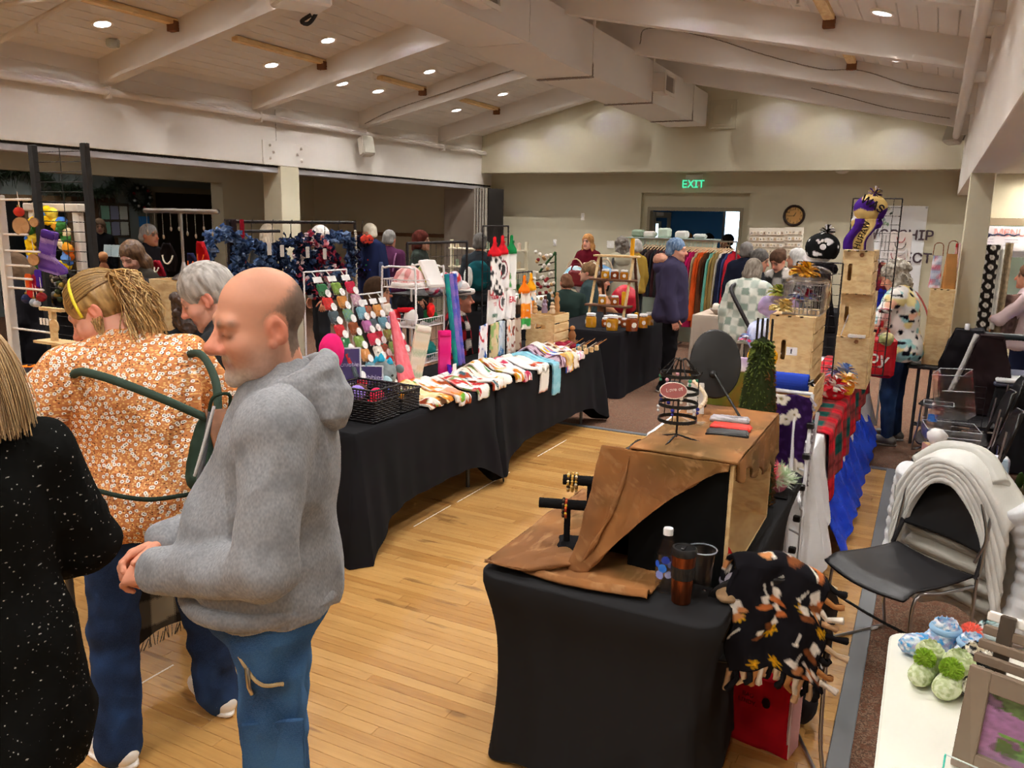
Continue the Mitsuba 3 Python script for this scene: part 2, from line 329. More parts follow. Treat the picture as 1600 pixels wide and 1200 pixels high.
def door_leaf(name,x,ang):
 m=mat((x,14.15,0),rz=ang);w=.72
 struct(name,tf(cat(bx(0,.09,-.02,.02,0,DZ-.03),bx(w-.09,w,-.02,.02,0,DZ-.03),bx(.09,w-.09,-.02,.02,0,.25),bx(.09,w-.09,-.02,.02,DZ-.13,DZ-.03)),m),'satin',C('#8b8880'))
 part(name,'door_pane',tf(bx(.09,w-.09,-.004,.004,.25,DZ-.13),m),'glass',sm=False)
 part(name,'door_closer',tf(bx(.05,.3,-.07,-.02,DZ-.1,DZ-.04,.008),m),'satin',C('#c9c9c6'),False)
door_leaf('door_1',DX0+.05,82);door_leaf('door_2',DX1-.05,98)
# lobby behind the door: blue wall, bright windows
struct('wall_lobby',bx(-9,1,20.0,20.2,0,3),'matte',C('#10406a'))
struct('wall_lobby_left',bx(-9.2,-9,14.1,20.2,0,3),'matte',C('#9a957f'))
struct('wall_lobby_right',bx(-0.6,-0.4,14.1,20.2,0,3),'matte',C('#22282f'))
struct('ceiling_lobby',bx(-9.2,-0.4,14.1,20.2,2.75,2.85),'matte',C('#b9b5a8'))
def bright_window(name,m,w,h,mull,frame_col):
 struct(name,tf(cat(bx(-w/2-.06,-w/2,-.04,.04,-.06,h+.06),bx(w/2,w/2+.06,-.04,.04,-.06,h+.06),bx(-w/2,w/2,-.04,.04,h,h+.06),bx(-w/2,w/2,-.04,.04,-.06,0)),m),'satin',C(frame_col))
 d=ply(tf(bx(-w/2,w/2,.0,.01,0,h),m),'matte',C('#dfeff2'),False);d['emitter']={'type':'area','radiance':rgb(DAY)}
 part(name,'pane',d)
 for x in mull:part(name,'mullion',tf(bx(x-.015,x+.015,-.02,.0,0,h),m),'satin',C('#3c474a'),False)
bright_window('window_1',mat((-6.31,19.98,.95)),.26,.95,[],'#8f8f80')
bright_window('window_2',mat((-4.22,19.98,.3)),.62,2.0,[.1],'#20262c')
# left room and the lobby beyond it
struct('wall_left',cat(bx(-12.3,-12,11.35,14.1,0,3.0),bx(-12.3,-12,-6,11.35,2.5,3.0)),'wall_paint')
struct('ceiling_left',bx(-17,-7.8,-6,14.1,2.95,3.05),'matte',C('#b5ad9b'))
struct('wall_lobby_far',bx(-15.3,-15,-6,14.1,0,3.0),'matte',C('#7f8b8d'))
struct('wall_front',bx(-17,6,-6.2,-6,0,4.6),'wall_paint')
struct('wall_end',bx(-15,-12,14.1,14.3,0,3),'matte',C('#7f8b8d'))
struct('door_3',bx(-15,-14.96,12.25,13.85,0,2.35),'satin',C('#241d1a'))
part('door_3','door_casing',cat(bx(-15,-14.93,12.13,12.25,0,2.47),bx(-15,-14.93,13.85,13.97,0,2.47),bx(-15,-14.93,12.25,13.85,2.35,2.47)),'satin',C('#8a8578'),False)
struct('door_4',bx(-15,-14.97,10.3,11.3,0,2.2),'satin',C('#4e3d2e'))
part('door_4','door_edge',bx(-15,-14.92,10.62,10.72,0,2.2),'satin',C('#5d3520'),False)
struct('window_3',bx(-15,-14.96,8.6,10.2,0.9,2.1),'gloss',C('#1b2022'))
part('window_3','window_casing',cat(bx(-15,-14.92,8.5,8.6,.8,2.2),bx(-15,-14.92,9.36,9.44,.9,2.1),bx(-15,-14.92,10.2,10.3,.8,2.2),bx(-15,-14.92,8.5,10.3,2.1,2.2)),'satin',C('#7d654a'),False)
struct('trim_2',bx(-11.9,-7.8,13.84,13.9,1.55,1.62),'satin',C('#6d4a2e'))
# right side room
struct('ceiling_right',bx(0.43,6,-6,12.0,2.62,2.7),'matte',C('#d8d4cb'))
struct('wall_right_back',cat(bx(0.43,6,12.0,12.2,2.06,2.7),bx(0.43,6,12.0,12.2,0,.95),bx(0.43,.5,12.0,12.2,.95,2.06)),'wall_paint')
struct('wall_right',bx(5.8,6,-6,14,0,3),'wall_paint')
struct('wall_kitchen',bx(0.3,6,14.1,14.3,0,2.8),'matte',C('#93a193'))
struct('ceiling_kitchen',bx(0.3,6,12.0,14.3,2.7,2.8),'matte',C('#c9c6bb'))
struct('trim_3',bx(.43,5.8,11.95,12.0,1.99,2.08),'matte',C('#8a7a62'))
def flat_lamp(x,y,z,sx,sy,rad):
 k=thing('ceiling_light_panel','white surface-mounted light panel on the low side-room ceiling','ceiling light','light panels on the side-room ceilings')
 part(k,'housing',bx(x-sx/2,x+sx/2,y-sy/2,y+sy/2,z-.06,z,.01),'matte',C('#e8e6e0'),False)
 d=ply(at(prism([(-sx/2+.03,-sy/2+.03),(sx/2-.03,-sy/2+.03),(sx/2-.03,sy/2-.03),(-sx/2+.03,sy/2-.03)],.004),(x,y,z-.066)),'matte',C('#ffffff'),False)
 d['emitter']={'type':'area','radiance':rgb(rad)};part(k,'diffuser',d)
for x,y in ((1.1,11.2),(1.1,8.8),(2.5,5.0),(2.5,1.5),(2.5,-2)):flat_lamp(x,y,2.62,.4,1.2,SIDE_LAMP)
flat_lamp(2.0,13.2,2.7,.4,1.2,SIDE_LAMP*.8)
for x,y in ((-10,4.5),(-10,9.2),(-10,0)):flat_lamp(x,y,2.95,.4,1.2,SIDE_LAMP*.55)
flat_lamp(-13.6,9.5,2.95,.4,1.2,SIDE_LAMP*.35)
flat_lamp(-5,17,2.75,.5,1.2,SIDE_LAMP*.8)
# ---------------------------------------------------------------- ceiling lamps
_lens=lathe([(0.0,0),(.072,0)],24);_lens.faces=_lens.faces[:,::-1]
_ring=lathe([(.072,.03),(.072,-.004),(.094,-.006),(.098,.03)],24)
lens_dir=-1 if _lens.face_normals[:,2].mean()>0 else 1
_lp=ply(_lens if lens_dir>0 else trimesh.Trimesh(_lens.vertices,_lens.faces[:,::-1],process=False),'matte',C('#ffffff'),False)
_rp=ply(_ring,'matte',C('#e9e4dc'),40)
def downlight(x,y,row,col):
 k=thing('recessed_downlight',f'round glowing recessed lamp, {row} row from the back wall, {col}','ceiling lamp','recessed lamps in the board ceiling')
 scene[numbered('lamp_beam')]={'type':'spot','intensity':rgb(LAMP*BEAM),'cutoff_angle':68.0,'beam_width':38.0,'to_world':T().look_at(origin=[x,y,ceil_z(x)-.045],target=[x,y,0],up=[0,1,0])}
 m=mat((x,y,ceil_z(x)-.012),ry=(-SL if x<XM else SL))
 d=dict(_lp);d['emitter']={'type':'area','radiance':rgb(LAMP*LENS)}
 part(k,'lens',d,m=m);part(k,'trim_ring',_rp,m=m)
for i,y in enumerate((13.1,11.35,9.32,7.32,5.2,3.1,1.0,-1.1,-3.2)):
 for x,nm in ((-6.88,'low on the left slope'),(-6.06,'middle of the left slope'),(-5.15,'high on the left slope'),(-2.3,'high on the right slope'),(-1.46,'middle of the right slope'),(-0.56,'low on the right slope')):downlight(x,y,ORD[i],nm)
downlight(-6.91,8.6,'extra lamp behind the third','low on the left slope')
# ---------------------------------------------------------------- duct, pipes, ceiling things
k=thing('air_duct','long white rectangular air duct hanging under the roof ridge','air duct')
def duct_seg(y0,y1,zb0,zb1,x0=-4.1,x1=-3.47,zt=3.97):
 v=[(x,y,z)for x in (x0,x1)for (y,zb)in ((y0,zb0),(y1,zb1))for z in (zb,zt)]
 return trimesh.Trimesh(np.array(v),process=False).convex_hull
for y0,y1,a,b in ((-6,4.4,3.52,3.52),(4.41,6.99,3.52,3.52),(7.0,7.45,3.52,3.47),(7.451,8.53,3.47,3.47),(8.54,10.61,3.47,3.47),(10.62,12.6,3.47,3.47),(12.61,13.45,3.47,3.47)):
 part(k,'duct_section',duct_seg(y0,y1,a,b),'white_paint',sm=False)
for y in (8.535,10.615,12.605):
 part(k,'seam_strip',cat(bx(-4.12,-3.462,y-.03,y+.03,3.455,3.47),bx(-3.47,-3.462,y-.012,y+.012,3.47,3.98)),'matte',C('#8d837a'),False)
 part(k,'hanger_strap',cat(bx(-3.47,-3.458,y-.018,y+.018,3.6,ceil_z(-3.47)),bx(-4.112,-4.1,y-.018,y+.018,3.6,ceil_z(-4.1))),'white_paint',sm=False)
def vent(y0,y1,z0,z1,x=-3.47,d=.17):
 v=thing('air_vent',f'louvred white air vent boxed out from the duct {"near the back wall" if y0 > 8 else "at the top of the picture"}','air vent')
 part(v,'vent_box',cat(bx(x,x+d,y0,y1,z0,z0+.02),bx(x,x+d,y0,y1,z1-.02,z1),bx(x,x+d,y0,y0+.02,z0,z1),bx(x,x+d,y1-.02,y1,z0,z1)),'white_paint',sm=False)
 part(v,'vent_back',bx(x+.02,x+.03,y0+.02,y1-.02,z0+.02,z1-.02),'matte',C('#4d4742'),False)
 f=.03
 part(v,'vent_frame',cat(bx(x+d,x+d+.012,y0-f,y1+f,z0-f,z0+.01),bx(x+d,x+d+.012,y0-f,y1+f,z1-.01,z1+f),bx(x+d,x+d+.012,y0-f,y0+.01,z0,z1),bx(x+d,x+d+.012,y1-.01,y1+f,z0,z1)),'matte',C('#d9d3c9'),False)
 for i in range(14):
  yy=y0+.03+(y1-y0-.06)*i/13
  part(v,'vent_slat',at(cbox(.03,.003,z1-z0-.05),(x+d-.02,yy,(z0+z1)/2),rz=35),'matte',C('#a39c93'),False)
vent(10.6,11.0,3.6,3.83);vent(5.55,6.1,3.6,3.85)
single('wall_access_panel','square cream access panel framed on the upper back wall','access panel',cat(bx(-3.44,-3.0,13.475,13.5,3.42,3.87,.003),bx(-3.4,-3.04,13.465,13.476,3.46,3.83,.003),bx(-3.36,-3.08,13.455,13.466,3.5,3.79,.003)),'matte',C('#b9b199'),False)
scene_key=single('water_pipe','thick white pipe running along the left header under the beams','pipe',cat(rod((-7.56,-6,3.12),(-7.56,13.55,3.12),.038,n=14),[bx(-7.63,-7.52,y-.012,y+.012,3.05,3.17,.003)for y in (1.5,3.6,5.72,7.8,9.9,12.05)]),'white_paint',sm=40)
single('sprinkler_pipe','white sprinkler pipe with a hanging head sloping along the boards at top left','pipe',cat(rod((-7.56,4.5,3.29),(-4.2,4.5,4.03),.024,n=12),rod((-6.75,4.5,3.46),(-6.75,4.5,3.38),.012),rod((-6.75,4.5,3.39),(-6.75,4.5,3.36),.02,n=8)),'white_paint',sm=40)
single('sprinkler_pipe','short level white pipe at the top left corner above the sloping one','pipe',rod((-7.4,3.9,3.40),(-4.2,3.9,3.40),.022,n=12),'white_paint',sm=40)
single('sprinkler_pipe','white pipe running beside the right header into the far corner','pipe',cat(rod((.1,-6,3.13),(.1,12.9,3.13),.045,n=14),[bx(.06,.22,y-.012,y+.012,3.1,3.22,.003)for y in (3.6,5.72,7.8,9.9,12.05)]),'white_paint',sm=40)
def sprinkler(x,y,label):
 z=ceil_z(x);k=thing('fire_sprinkler',label,'sprinkler','small sprinkler heads and hooks under the ceiling')
 part(k,'stem',rod((x,y,z),(x,y,z-.1),.01,n=8),'metal',C('#c9c6c0'));part(k,'deflector',at(lathe([(0,.004),(.022,.004),(.022,0),(0,0)],12),(x,y,z-.12)),'metal',C('#d8d6d0'),40)
for x,y in ((-6.9,6.05),(-5.9,6.0),(-6.95,8.15),(-1.5,6.6),(-1.15,7.0)):sprinkler(x,y,'small metal sprinkler head hanging under the board ceiling')
single('smoke_sensor','small grey box sensor fixed under the ceiling boards at left','sensor',at(lathe([(0,0),(.055,0),(.062,.02),(.062,.07),(0,.07)],6),(-7.15,5.5,ceil_z(-7.15)-.07)),'matte',C('#a7aaa2'),30)
single('smoke_detector','round white smoke detector under the back soffit','smoke detector',at(lathe([(0,0),(.06,.0),(.1,.03),(.1,.04)],24),(-1.38,13.7,2.73)),'matte',C('#d9d5cc'),40)
for pts,lab in (([(-3.4,9.83,4.03),(-3.3,9.83,4.2),(-2.6,9.83,4.05),(-1.9,9.83,3.8),(-1.3,9.83,3.62),(-.9,9.83,3.58),(-.4,9.83,3.4),(.05,9.83,3.3)],'thin grey cable sagging along the third beam on the right'),([(-1.7,11.98,3.75),(-1.2,11.98,3.6),(-.7,11.98,3.45),(.0,11.98,3.3)],'thin grey cable along the farthest beam on the right'),([(-7.5,9.83,3.25),(-7.0,9.83,3.42),(-6.2,9.83,3.6),(-5.2,9.83,3.82),(-4.6,9.83,3.9)],'thin grey cable along the third beam on the left')):
 single('ceiling_cable',lab,'cable',tube(bez(pts,8),.006,6),'matte',C('#8f877d'))
def speaker(m,lab):
 k=thing('wall_speaker',lab,'loudspeaker')
 part(k,'cabinet',tf(cbox(.2,.16,.27,.02),m),'matte',C('#cfc9be'),False)
 part(k,'grille',tf(cbox(.17,.01,.235,.004,(0,-.083,0)),m),'matte',C('#b9b5a8'),False)
 part(k,'bracket',tf(cat(rod((0,.07,0),(0,.16,.02),.014),cbox(.06,.012,.1,.003,(0,.165,.02))),m),'satin',C('#8a857c'),40)
speaker(mat((-7.44,9.78,2.93),rz=66,rx=-14),'white wall speaker tilted down on the left header')
speaker(mat((.08,12.55,3.17),rz=-40,rx=-18),'pale speaker tilted down in the right corner under the pipe')
k=thing('projector','white projector hanging from the ceiling at the top of the picture','projector')
M=mat((-3.66,4.17,3.27),rz=60)
part(k,'body',tf(cbox(.32,.26,.12,.015),M),'satin',C('#d9d9da'),False)
part(k,'lens',tf(at(lathe([(0,0),(.03,0),(.042,.01),(.042,.03),(0,.03)],20),(-.06,-.125,.01),rx=90),M),'gloss',C('#17181a'),40)
for i in range(6):part(k,'vent_slot',tf(bx(.02+i*.02,.032+i*.02,-.134,-.129,-.01,.03),M),'matte',C('#3a3c3e'),False)
part(k,'mount_pole',rod((-3.68,4.2,3.33),(-3.68,4.2,3.52),.022),'satin',C('#cfcac2'))
part(k,'cable_bundle',tube(bez([tuple((M@np.array(q+(1,)))[:3])for q in ((.1,.1,-.07),(.05,.14,-.11),(.12,.2,-.1),(.18,.2,.0),(.17,.19,.15),(.12,.1,.4))],8),.013,8),'matte',C('#221f1f'))
# things on the back wall
k=thing('exit_sign','white exit sign with green letters above the back door','exit sign')
part(k,'housing',bx(-3.86,-3.58,13.84,13.9,2.55,2.74,.006),'matte',C('#dddcd4'),False)
d=ply(tf(text('EXIT',.12,.004),frame3((-3.72,13.838,2.585),(1,0,0),(0,0,1))),'matte',C('#3fae7a'),False);d['emitter']={'type':'area','radiance':rgb((.02,.22,.11))}
part(k,'lettering',d)
k=thing('wall_clock','round wall clock with a tan face and dark rim','clock');cx,cz=-2.057,2.088
MC=frame3((cx,13.9,cz),(1,0,0),(0,0,1))
part(k,'rim',tf(lathe([(.13,.0),(.17,0),(.172,.03),(.155,.045),(.138,.03),(.13,.012)],40),MC),'satin',C('#2c2320'),40)
part(k,'face',tf(lathe([(0,.012),(.14,.012),(.14,.004)],40),MC),'matte',C('#c79a5e'),False)
for i,s in enumerate('12 1 2 3 4 5 6 7 8 9 10 11'.split()):
 a=math.radians(90-30*i);part(k,'numeral',tf(at(text(s,.028,.002),(.108*math.cos(a),.108*math.sin(a)-.0,.0125)),MC),'matte',C('#2c2018'),False)
for a,l,w in ((62,.06,.008),(184,.1,.006)):
 part(k,'hand',tf(at(cbox(l,w,.003,0,(l/2-.01,0,.017)),rz=a),MC),'matte',C('#1d1512'),False)
for x,z,w,h,lab in ((-5.73,2.01,.07,.13,'small white switch plate high on the back wall at left'),(-6.27,1.53,.07,.12,'white switch plate low on the back wall beside the folded partition'),(-5.17,1.53,.14,.13,'square white double switch plate left of the back door')):
 k=thing('switch_plate',lab,'switch plate');part(k,'plate',cbox(w,.012,h,.004,(x,13.894,z)),'satin',C('#ece9e2'),False);part(k,'toggle',cbox(.02,.012,.04,.003,(x,13.886,z)),'satin',C('#ffffff'),False)
k=thing('folding_partition','folded accordion partition of beige panels at the end of its track','folding partition')
part(k,'panel',bx(-8.31,-7.36,13.28,13.34,.03,2.47,.004),'matte',C('#9c8f82'),False)
for i in range(5):
 x=-7.35+i*.056
 part(k,'panel',bx(x,x+.034,12.75,13.34,.03,2.47,.003),'matte',C('#8f8376'),False)
 part(k,'seal',bx(x+.034,x+.056,12.78,13.34,.03,2.47),'matte',C('#17130f'),False)
 part(k,'edge_strip',bx(x+.006,x+.026,12.742,12.75,.03,2.47),'satin',C('#b9b3a8'),False)
# banner WORSHIP / CONNECT
k=thing('wall_banner','white banner reading WORSHIP with leaves, hung on the back wall','banner')
part(k,'sheet',grid(lambda u,v:np.stack([-.98+.84*u,13.88-.012*np.sin(u*7)*np.sin(v*5),.9+1.36*v],-1),24,24,.002),'satin',C('#e3e4e6'))
MB_=lambda x,z:frame3((x,13.862,z),(1,0,0),(0,0,1))
for s,x,z in (('WORSHIP',-.5,1.83),('CONNECT',-.5,1.49)):part(k,'lettering',tf(text(s,.145,.002),MB_(x,z)),'matte',C('#42333c'),False)
for i in range(26):
 x,z=-.93+.3*R.random(),1.98+.25*R.random();m=ball(1,1,s=(.011+.009*R.random(),.0015,.02+.012*R.random()))
 part(k,'leaf_print',at(m,(x,13.864,z),ry=R.uniform(-60,60)),'matte',C(['#3f4a46','#7f9a82','#8fa3a8','#b7c3a8'][i%4]))
for x in (-.96,-.16):part(k,'grommet',at(lathe([(.006,0),(.014,.003),(.014,0)],12),(x,13.862,2.24),rx=90),'metal',C('#b9b9b9'))
# menu sheet over the serving hatch
k=thing('menu_banner','long white menu sheet hung in the serving hatch at right','banner')
part(k,'sheet',grid(lambda u,v:np.stack([.5+1.0*u,11.93+.006*np.sin(u*9),1.68+.3*v],-1),20,8,.002),'matte',C('#e9e6ea'))
part(k,'lettering',tf(text('MENU',.085,.002),frame3((.82,11.92,1.905),(1,0,0),(0,0,1))),'matte',C('#d99a94'),False)
for i in range(16):part(k,'print_line',bx(.55+(i%4)*.22,.55+(i%4)*.22+R.uniform(.06,.16),11.921,11.923,1.71+(i//4)*.035,1.716+(i//4)*.035),'matte',C('#a9a3b0'),False)
single('roller_blind','white roller blind edge below the menu sheet in the serving hatch','blind',bx(.5,2.5,12.02,12.04,1.6,1.69,.004),'matte',C('#dfe2ea'),False)
# ================================================================ people: smooth unions of simple solids on a grid, meshed as one surface
def d_cap(a,b,ra,rb):
 a,b=np.asarray(a,float),np.asarray(b,float);ba=b-a;l2=max(ba@ba,1e-9);r=max(ra,rb)
 def f(p):
  pa=p-a;t=np.clip(pa@ba/l2,0,1);return np.linalg.norm(pa-t[...,None]*ba,axis=-1)-(ra+(rb-ra)*t)
 return f,np.minimum(a,b)-r,np.maximum(a,b)+r
def d_ell(c,r,M=None):
 c,r=np.asarray(c,float),np.asarray(r,float);Mx=np.eye(3)if M is None else np.asarray(M)[:3,:3]
 e=np.abs(Mx)@r
 def f(p):
  q=(p-c)@Mx;k0=np.linalg.norm(q/r,axis=-1);k1=np.linalg.norm(q/r**2,axis=-1);return k0*(k0-1)/np.maximum(k1,1e-9)
 return f,c-e,c+e
class Blob:
 """prims: (distance, lo, hi, blend k, colour or None); negative k carves."""
 def __init__(s):s.P=[]
 def cap(s,a,b,ra,rb=None,k=.03,col=None,cut=False):s.P.append((*d_cap(a,b,ra,ra if rb is None else rb),k,col,cut));return s
 def ell(s,c,r,k=.03,col=None,M=None,cut=False):s.P.append((*d_ell(c,r,M),k,col,cut));return s
 def mesh(s,h,disp=None,pad=.012):
  solid=[q for q in s.P if not q[5]]
  lo=np.min([q[1]for q in solid],0)-pad-2*h;hi=np.max([q[2]for q in solid],0)+pad+2*h
  n=np.ceil((hi-lo)/h).astype(int)+1;ax=[lo[i]+h*np.arange(n[i],dtype=float)for i in range(3)]
  D=np.full(n,0.2,np.float32)
  for f,a,b,k,col,cut in s.P:
   i0=np.clip(((a-k-2.5*h-lo)/h).astype(int),0,n-1);i1=np.clip(np.ceil((b+k+2.5*h-lo)/h).astype(int)+1,1,n)
   if (i1<=i0).any():continue
   sl=tuple(slice(x,y)for x,y in zip(i0,i1));p=np.stack(np.meshgrid(*[ax[i][sl[i]]for i in range(3)],indexing='ij'),-1)
   d=f(p);o=D[sl]
   if cut:
    t=np.clip(.5-.5*(o+d)/k,0,1);D[sl]=o*(1-t)-d*t+k*t*(1-t)
   else:
    t=np.clip(.5+.5*(d-o)/k,0,1);D[sl]=d*(1-t)+o*t-k*t*(1-t)
  D[0]=D[-1]=.2;D[:,0]=D[:,-1]=.2;D[:,:,0]=D[:,:,-1]=.2
  if disp is not None:
   near=np.abs(D)<4*h+.03;idx=np.argwhere(near);D[near]+=disp(lo+idx*h).astype(np.float32)
   D[0]=D[-1]=.2;D[:,0]=D[:,-1]=.2;D[:,:,0]=D[:,:,-1]=.2
  v,f=nets(D,lo,h)
  m=trimesh.Trimesh(v,f,process=False)
  return m
 def colours(s,v,base,soft=.004):
  v=np.asarray(v);base=np.asarray(base,float)
  P=[(q[0],q[4])for q in s.P if not q[5]]
  d=np.stack([f(v)for f,_ in P],1);d-=d.min(1,keepdims=True);w=np.exp(-d/soft);w/=w.sum(1,keepdims=True)
  return w@np.array([base if c is None else np.asarray(c,float)for _,c in P])
def nets(D,lo,h):
 """Surface nets."""
 S=D<0;n=np.array(D.shape)
 c=[S[i:n[0]-1+i,j:n[1]-1+j,k:n[2]-1+k]for i in (0,1)for j in (0,1)for k in (0,1)]
 tot=sum(x.astype(np.int8)for x in c);cell=np.argwhere((tot>0)&(tot<8))
 ids=np.full(n-1,-1,np.int64);ids[tuple(cell.T)]=np.arange(len(cell))
 acc=np.zeros((len(cell),3));cnt=np.zeros(len(cell));F=[]
 E=[((0,0,0),a)for a in range(3)]
 corners=[(i,j,k)for i in (0,1)for j in (0,1)for k in (0,1)]
 for q in corners:
  for a in range(3):
   if q[a]:continue
   w=list(q);w[a]=1
   i0,i1=cell+q,cell+w;d0,d1=D[tuple(i0.T)],D[tuple(i1.T)];on=(d0<0)!=(d1<0)
   t=np.where(on,d0/np.where(d0==d1,1,d0-d1),0);pt=np.array(q,float)[None].repeat(len(cell),0);pt[:,a]+=t
   acc+=np.where(on[:,None],pt,0);cnt+=on
 v=lo+h*(cell+acc/np.maximum(cnt,1)[:,None])
 for a in range(3):
  b,c_=(a+1)%3,(a+2)%3
  sl0=[slice(None)]*3;sl1=[slice(None)]*3;sl0[a]=slice(0,-1);sl1[a]=slice(1,None)
  e=np.argwhere(S[tuple(sl0)]!=S[tuple(sl1)]);e=e[(e[:,b]>0)&(e[:,c_]>0)&(e[:,b]<n[b]-1)&(e[:,c_]<n[c_]-1)]
  if not len(e):continue
  def ix(db,dc):
   q=e.copy();q[:,b]-=db;q[:,c_]-=dc;return ids[tuple(q.T)]
  quad=np.stack([ix(1,1),ix(0,1),ix(0,0),ix(1,0)],1)
  flip=~S[tuple(e.T)];quad[flip]=quad[flip][:,::-1];F.append(quad)
 q=np.vstack(F);q=q[(q>=0).all(1)]
 return v,np.vstack([q[:,[0,1,2]],q[:,[0,2,3]]])
def folds(amp,sc=(9,9,5),seed=0):
 sc=np.array(sc,float)
 return lambda p:(np.abs(meshkit.fbm(p*sc+seed*7.3,2,seed)-.5)*2.6-.4+(meshkit.noise(p*sc*2.3,seed+4)-.5)*.5)*amp
def rx3(deg):return rot([1,0,0],deg)[:3,:3]
def rz3(deg):return rot([0,0,1],deg)[:3,:3]
def ry3(deg):return rot([0,1,0],deg)[:3,:3]
def head_prims(B,hc,M,s,skin,lip='#a8605a',brow='#6b5140',nose=1.0,jaw=1.0,lids=True,ears=True,chin=1.0,eye='#3a2d26',fine=True):
 """Adds a head to blob B: hc = centre, M = rotation (columns right, forward, up)."""
 W=lambda*q:np.asarray(hc)+M@(np.array(q)*s)
 sk=C(skin);pink=sk*np.array([1.05,.80,.78]);dark=sk*.72
 B.ell(W(0,-.012,.034),np.array([.077,.096,.088])*s,.02,None,M)
 B.ell(W(0,.026,-.035),np.array([.064*jaw,.072,.088])*s,.03,None,M)
 B.ell(W(0,.04,-.085),np.array([.05*jaw,.046,.036])*s,.03,None,M)
 B.ell(W(0,.083,-.108),np.array([.021,.018,.018])*s*chin,.02,None,M)
 if not fine:
  B.cap(W(0,.09,.0),W(0,.113,-.034),.009*s*nose,.014*s*nose,.012,pink)
  B.cap(W(-.02,.09,-.066),W(.02,.09,-.066),.008*s,None,.008,C(lip))
  for q in (-1,1):
   B.ell(W(q*.033,.081,.0),np.array([.014,.008,.008])*s,.004,C(eye),M);B.cap(W(q*.018,.09,.022),W(q*.048,.08,.024),.006*s,None,.005,C(brow))
   if ears:B.ell(W(q*.078,-.005,-.012),np.array([.011,.021,.032])*s,.01,pink,M)
  return
 for q in (-1,1):B.ell(W(q*.04,.066,-.035),np.array([.027,.026,.026])*s,.025,pink*.25+sk*.75,M)
 B.cap(W(-.038,.077,.022),W(.038,.077,.022),.014*s,None,.02)
 for q in (-1,1):B.ell(W(q*.032,.104,.001),np.array([.019,.018,.013])*s,.012,None,M,cut=True)
 for q in (-1,1):
  B.ell(W(q*.032,.079,.0),np.array([.0155,.0135,.0125])*s,.004,sk*.9 if lids else C('#d8cfc8'),M)
  B.cap(W(q*.02,.091,-.0045),W(q*.046,.085,-.005),.0026*s,.002*s,.002,C(eye))
  if not lids:B.ell(W(q*.032,.0905,.0),np.array([.0058,.004,.0062])*s,.001,C(eye),M)
  B.cap(W(q*.046,.078,-.016),W(q*.02,.086,-.017),.004*s,None,.006,sk*.85)
  B.cap(W(q*.016,.0925,.02),W(q*.05,.079,.024),.0055*s,.0035*s,.004,C(brow))
 B.cap(W(0,.088,.012),W(0,.112,-.026),.0095*s,.0125*s*nose,.014,pink*.5+sk*.5)
 B.ell(W(0,.116,-.03),np.array([.0145,.0135,.0125])*s*nose,.01,pink,M)
 for q in (-1,1):B.ell(W(q*.0135*nose,.101,-.036),np.array([.0085,.012,.009])*s*nose,.007,pink,M)
 B.cap(W(-.02,.0895,-.0655),W(.02,.0895,-.0655),.0062*s,None,.006,C(lip))
 B.cap(W(-.017,.0885,-.0765),W(.017,.0885,-.0765),.0075*s,None,.006,C(lip))
 B.cap(W(-.024,.094,-.071),W(.024,.094,-.071),.0016*s,None,.004,C(lip)*.6,cut=False)
 if ears:
  for q in (-1,1):
   Me=M@rz3(q*20)@rx3(-8)
   B.ell(W(q*.08,-.008,-.01),np.array([.0095,.021,.033])*s,.006,pink,Me)
   B.ell(W(q*.09,-.004,-.006),np.array([.008,.011,.019])*s,.005,None,Me,cut=True)
   B.ell(W(q*.077,.006,-.037),np.array([.008,.009,.012])*s,.006,pink,Me)
def hand_mesh(w,d,nrm,s,side,curl=25,spread=1.0,h=.0042):
 """Palm, four unequal fingers of three bones, and a thumb off the side of the palm. w wrist, d pointing direction, nrm back-of-hand normal."""
 d=np.asarray(d,float);d/=np.linalg.norm(d);nrm=np.asarray(nrm,float);nrm-=d*(nrm@d);nrm/=np.linalg.norm(nrm);x=np.cross(d,nrm)*side
 B=Blob();P=lambda a,b,c:np.asarray(w)+(x*a+d*b+nrm*c)*s
 B.cap(P(0,-.05,0),P(0,.005,0),.028*s,.026*s,.02)
 for a in (-.024,-.008,.008,.024):B.cap(P(a*.7,.01,0),P(a,.085,.002),.0155*s,.0125*s,.012)
 for i,(a,L)in enumerate(((-.029,.066),(-.010,.076),(.010,.071),(.028,.054))):
  p=P(a,.088,.002);ang=math.radians(curl*.5)
  for j,fr in enumerate((.45,.32,.27)):
   v=d*math.cos(ang)-nrm*math.sin(ang)+x*a*1.6*spread;v/=np.linalg.norm(v);q=p+v*L*fr*s
   B.cap(p,q,(.0088-.0008*j)*s,(.0082-.0009*j)*s,.004);p=q;ang+=math.radians(curl)
 v1=(-x*.75+d*.65-nrm*.25);v1/=np.linalg.norm(v1);p=P(-.022,.022,-.006)
 v2=(-x*.35+d*.9-nrm*.35);v2/=np.linalg.norm(v2)
 B.cap(p,p+v1*.042*s,.0135*s,.011*s,.012);B.cap(p+v1*.042*s,p+(v1*.042+v2*.033)*s,.0105*s,.009*s,.005)
 B.cap(p+(v1*.042+v2*.033)*s,p+(v1*.042+v2*.06)*s,.009*s,.0078*s,.004)
 return B.mesh(h)
SKIN_T='#c98f74'
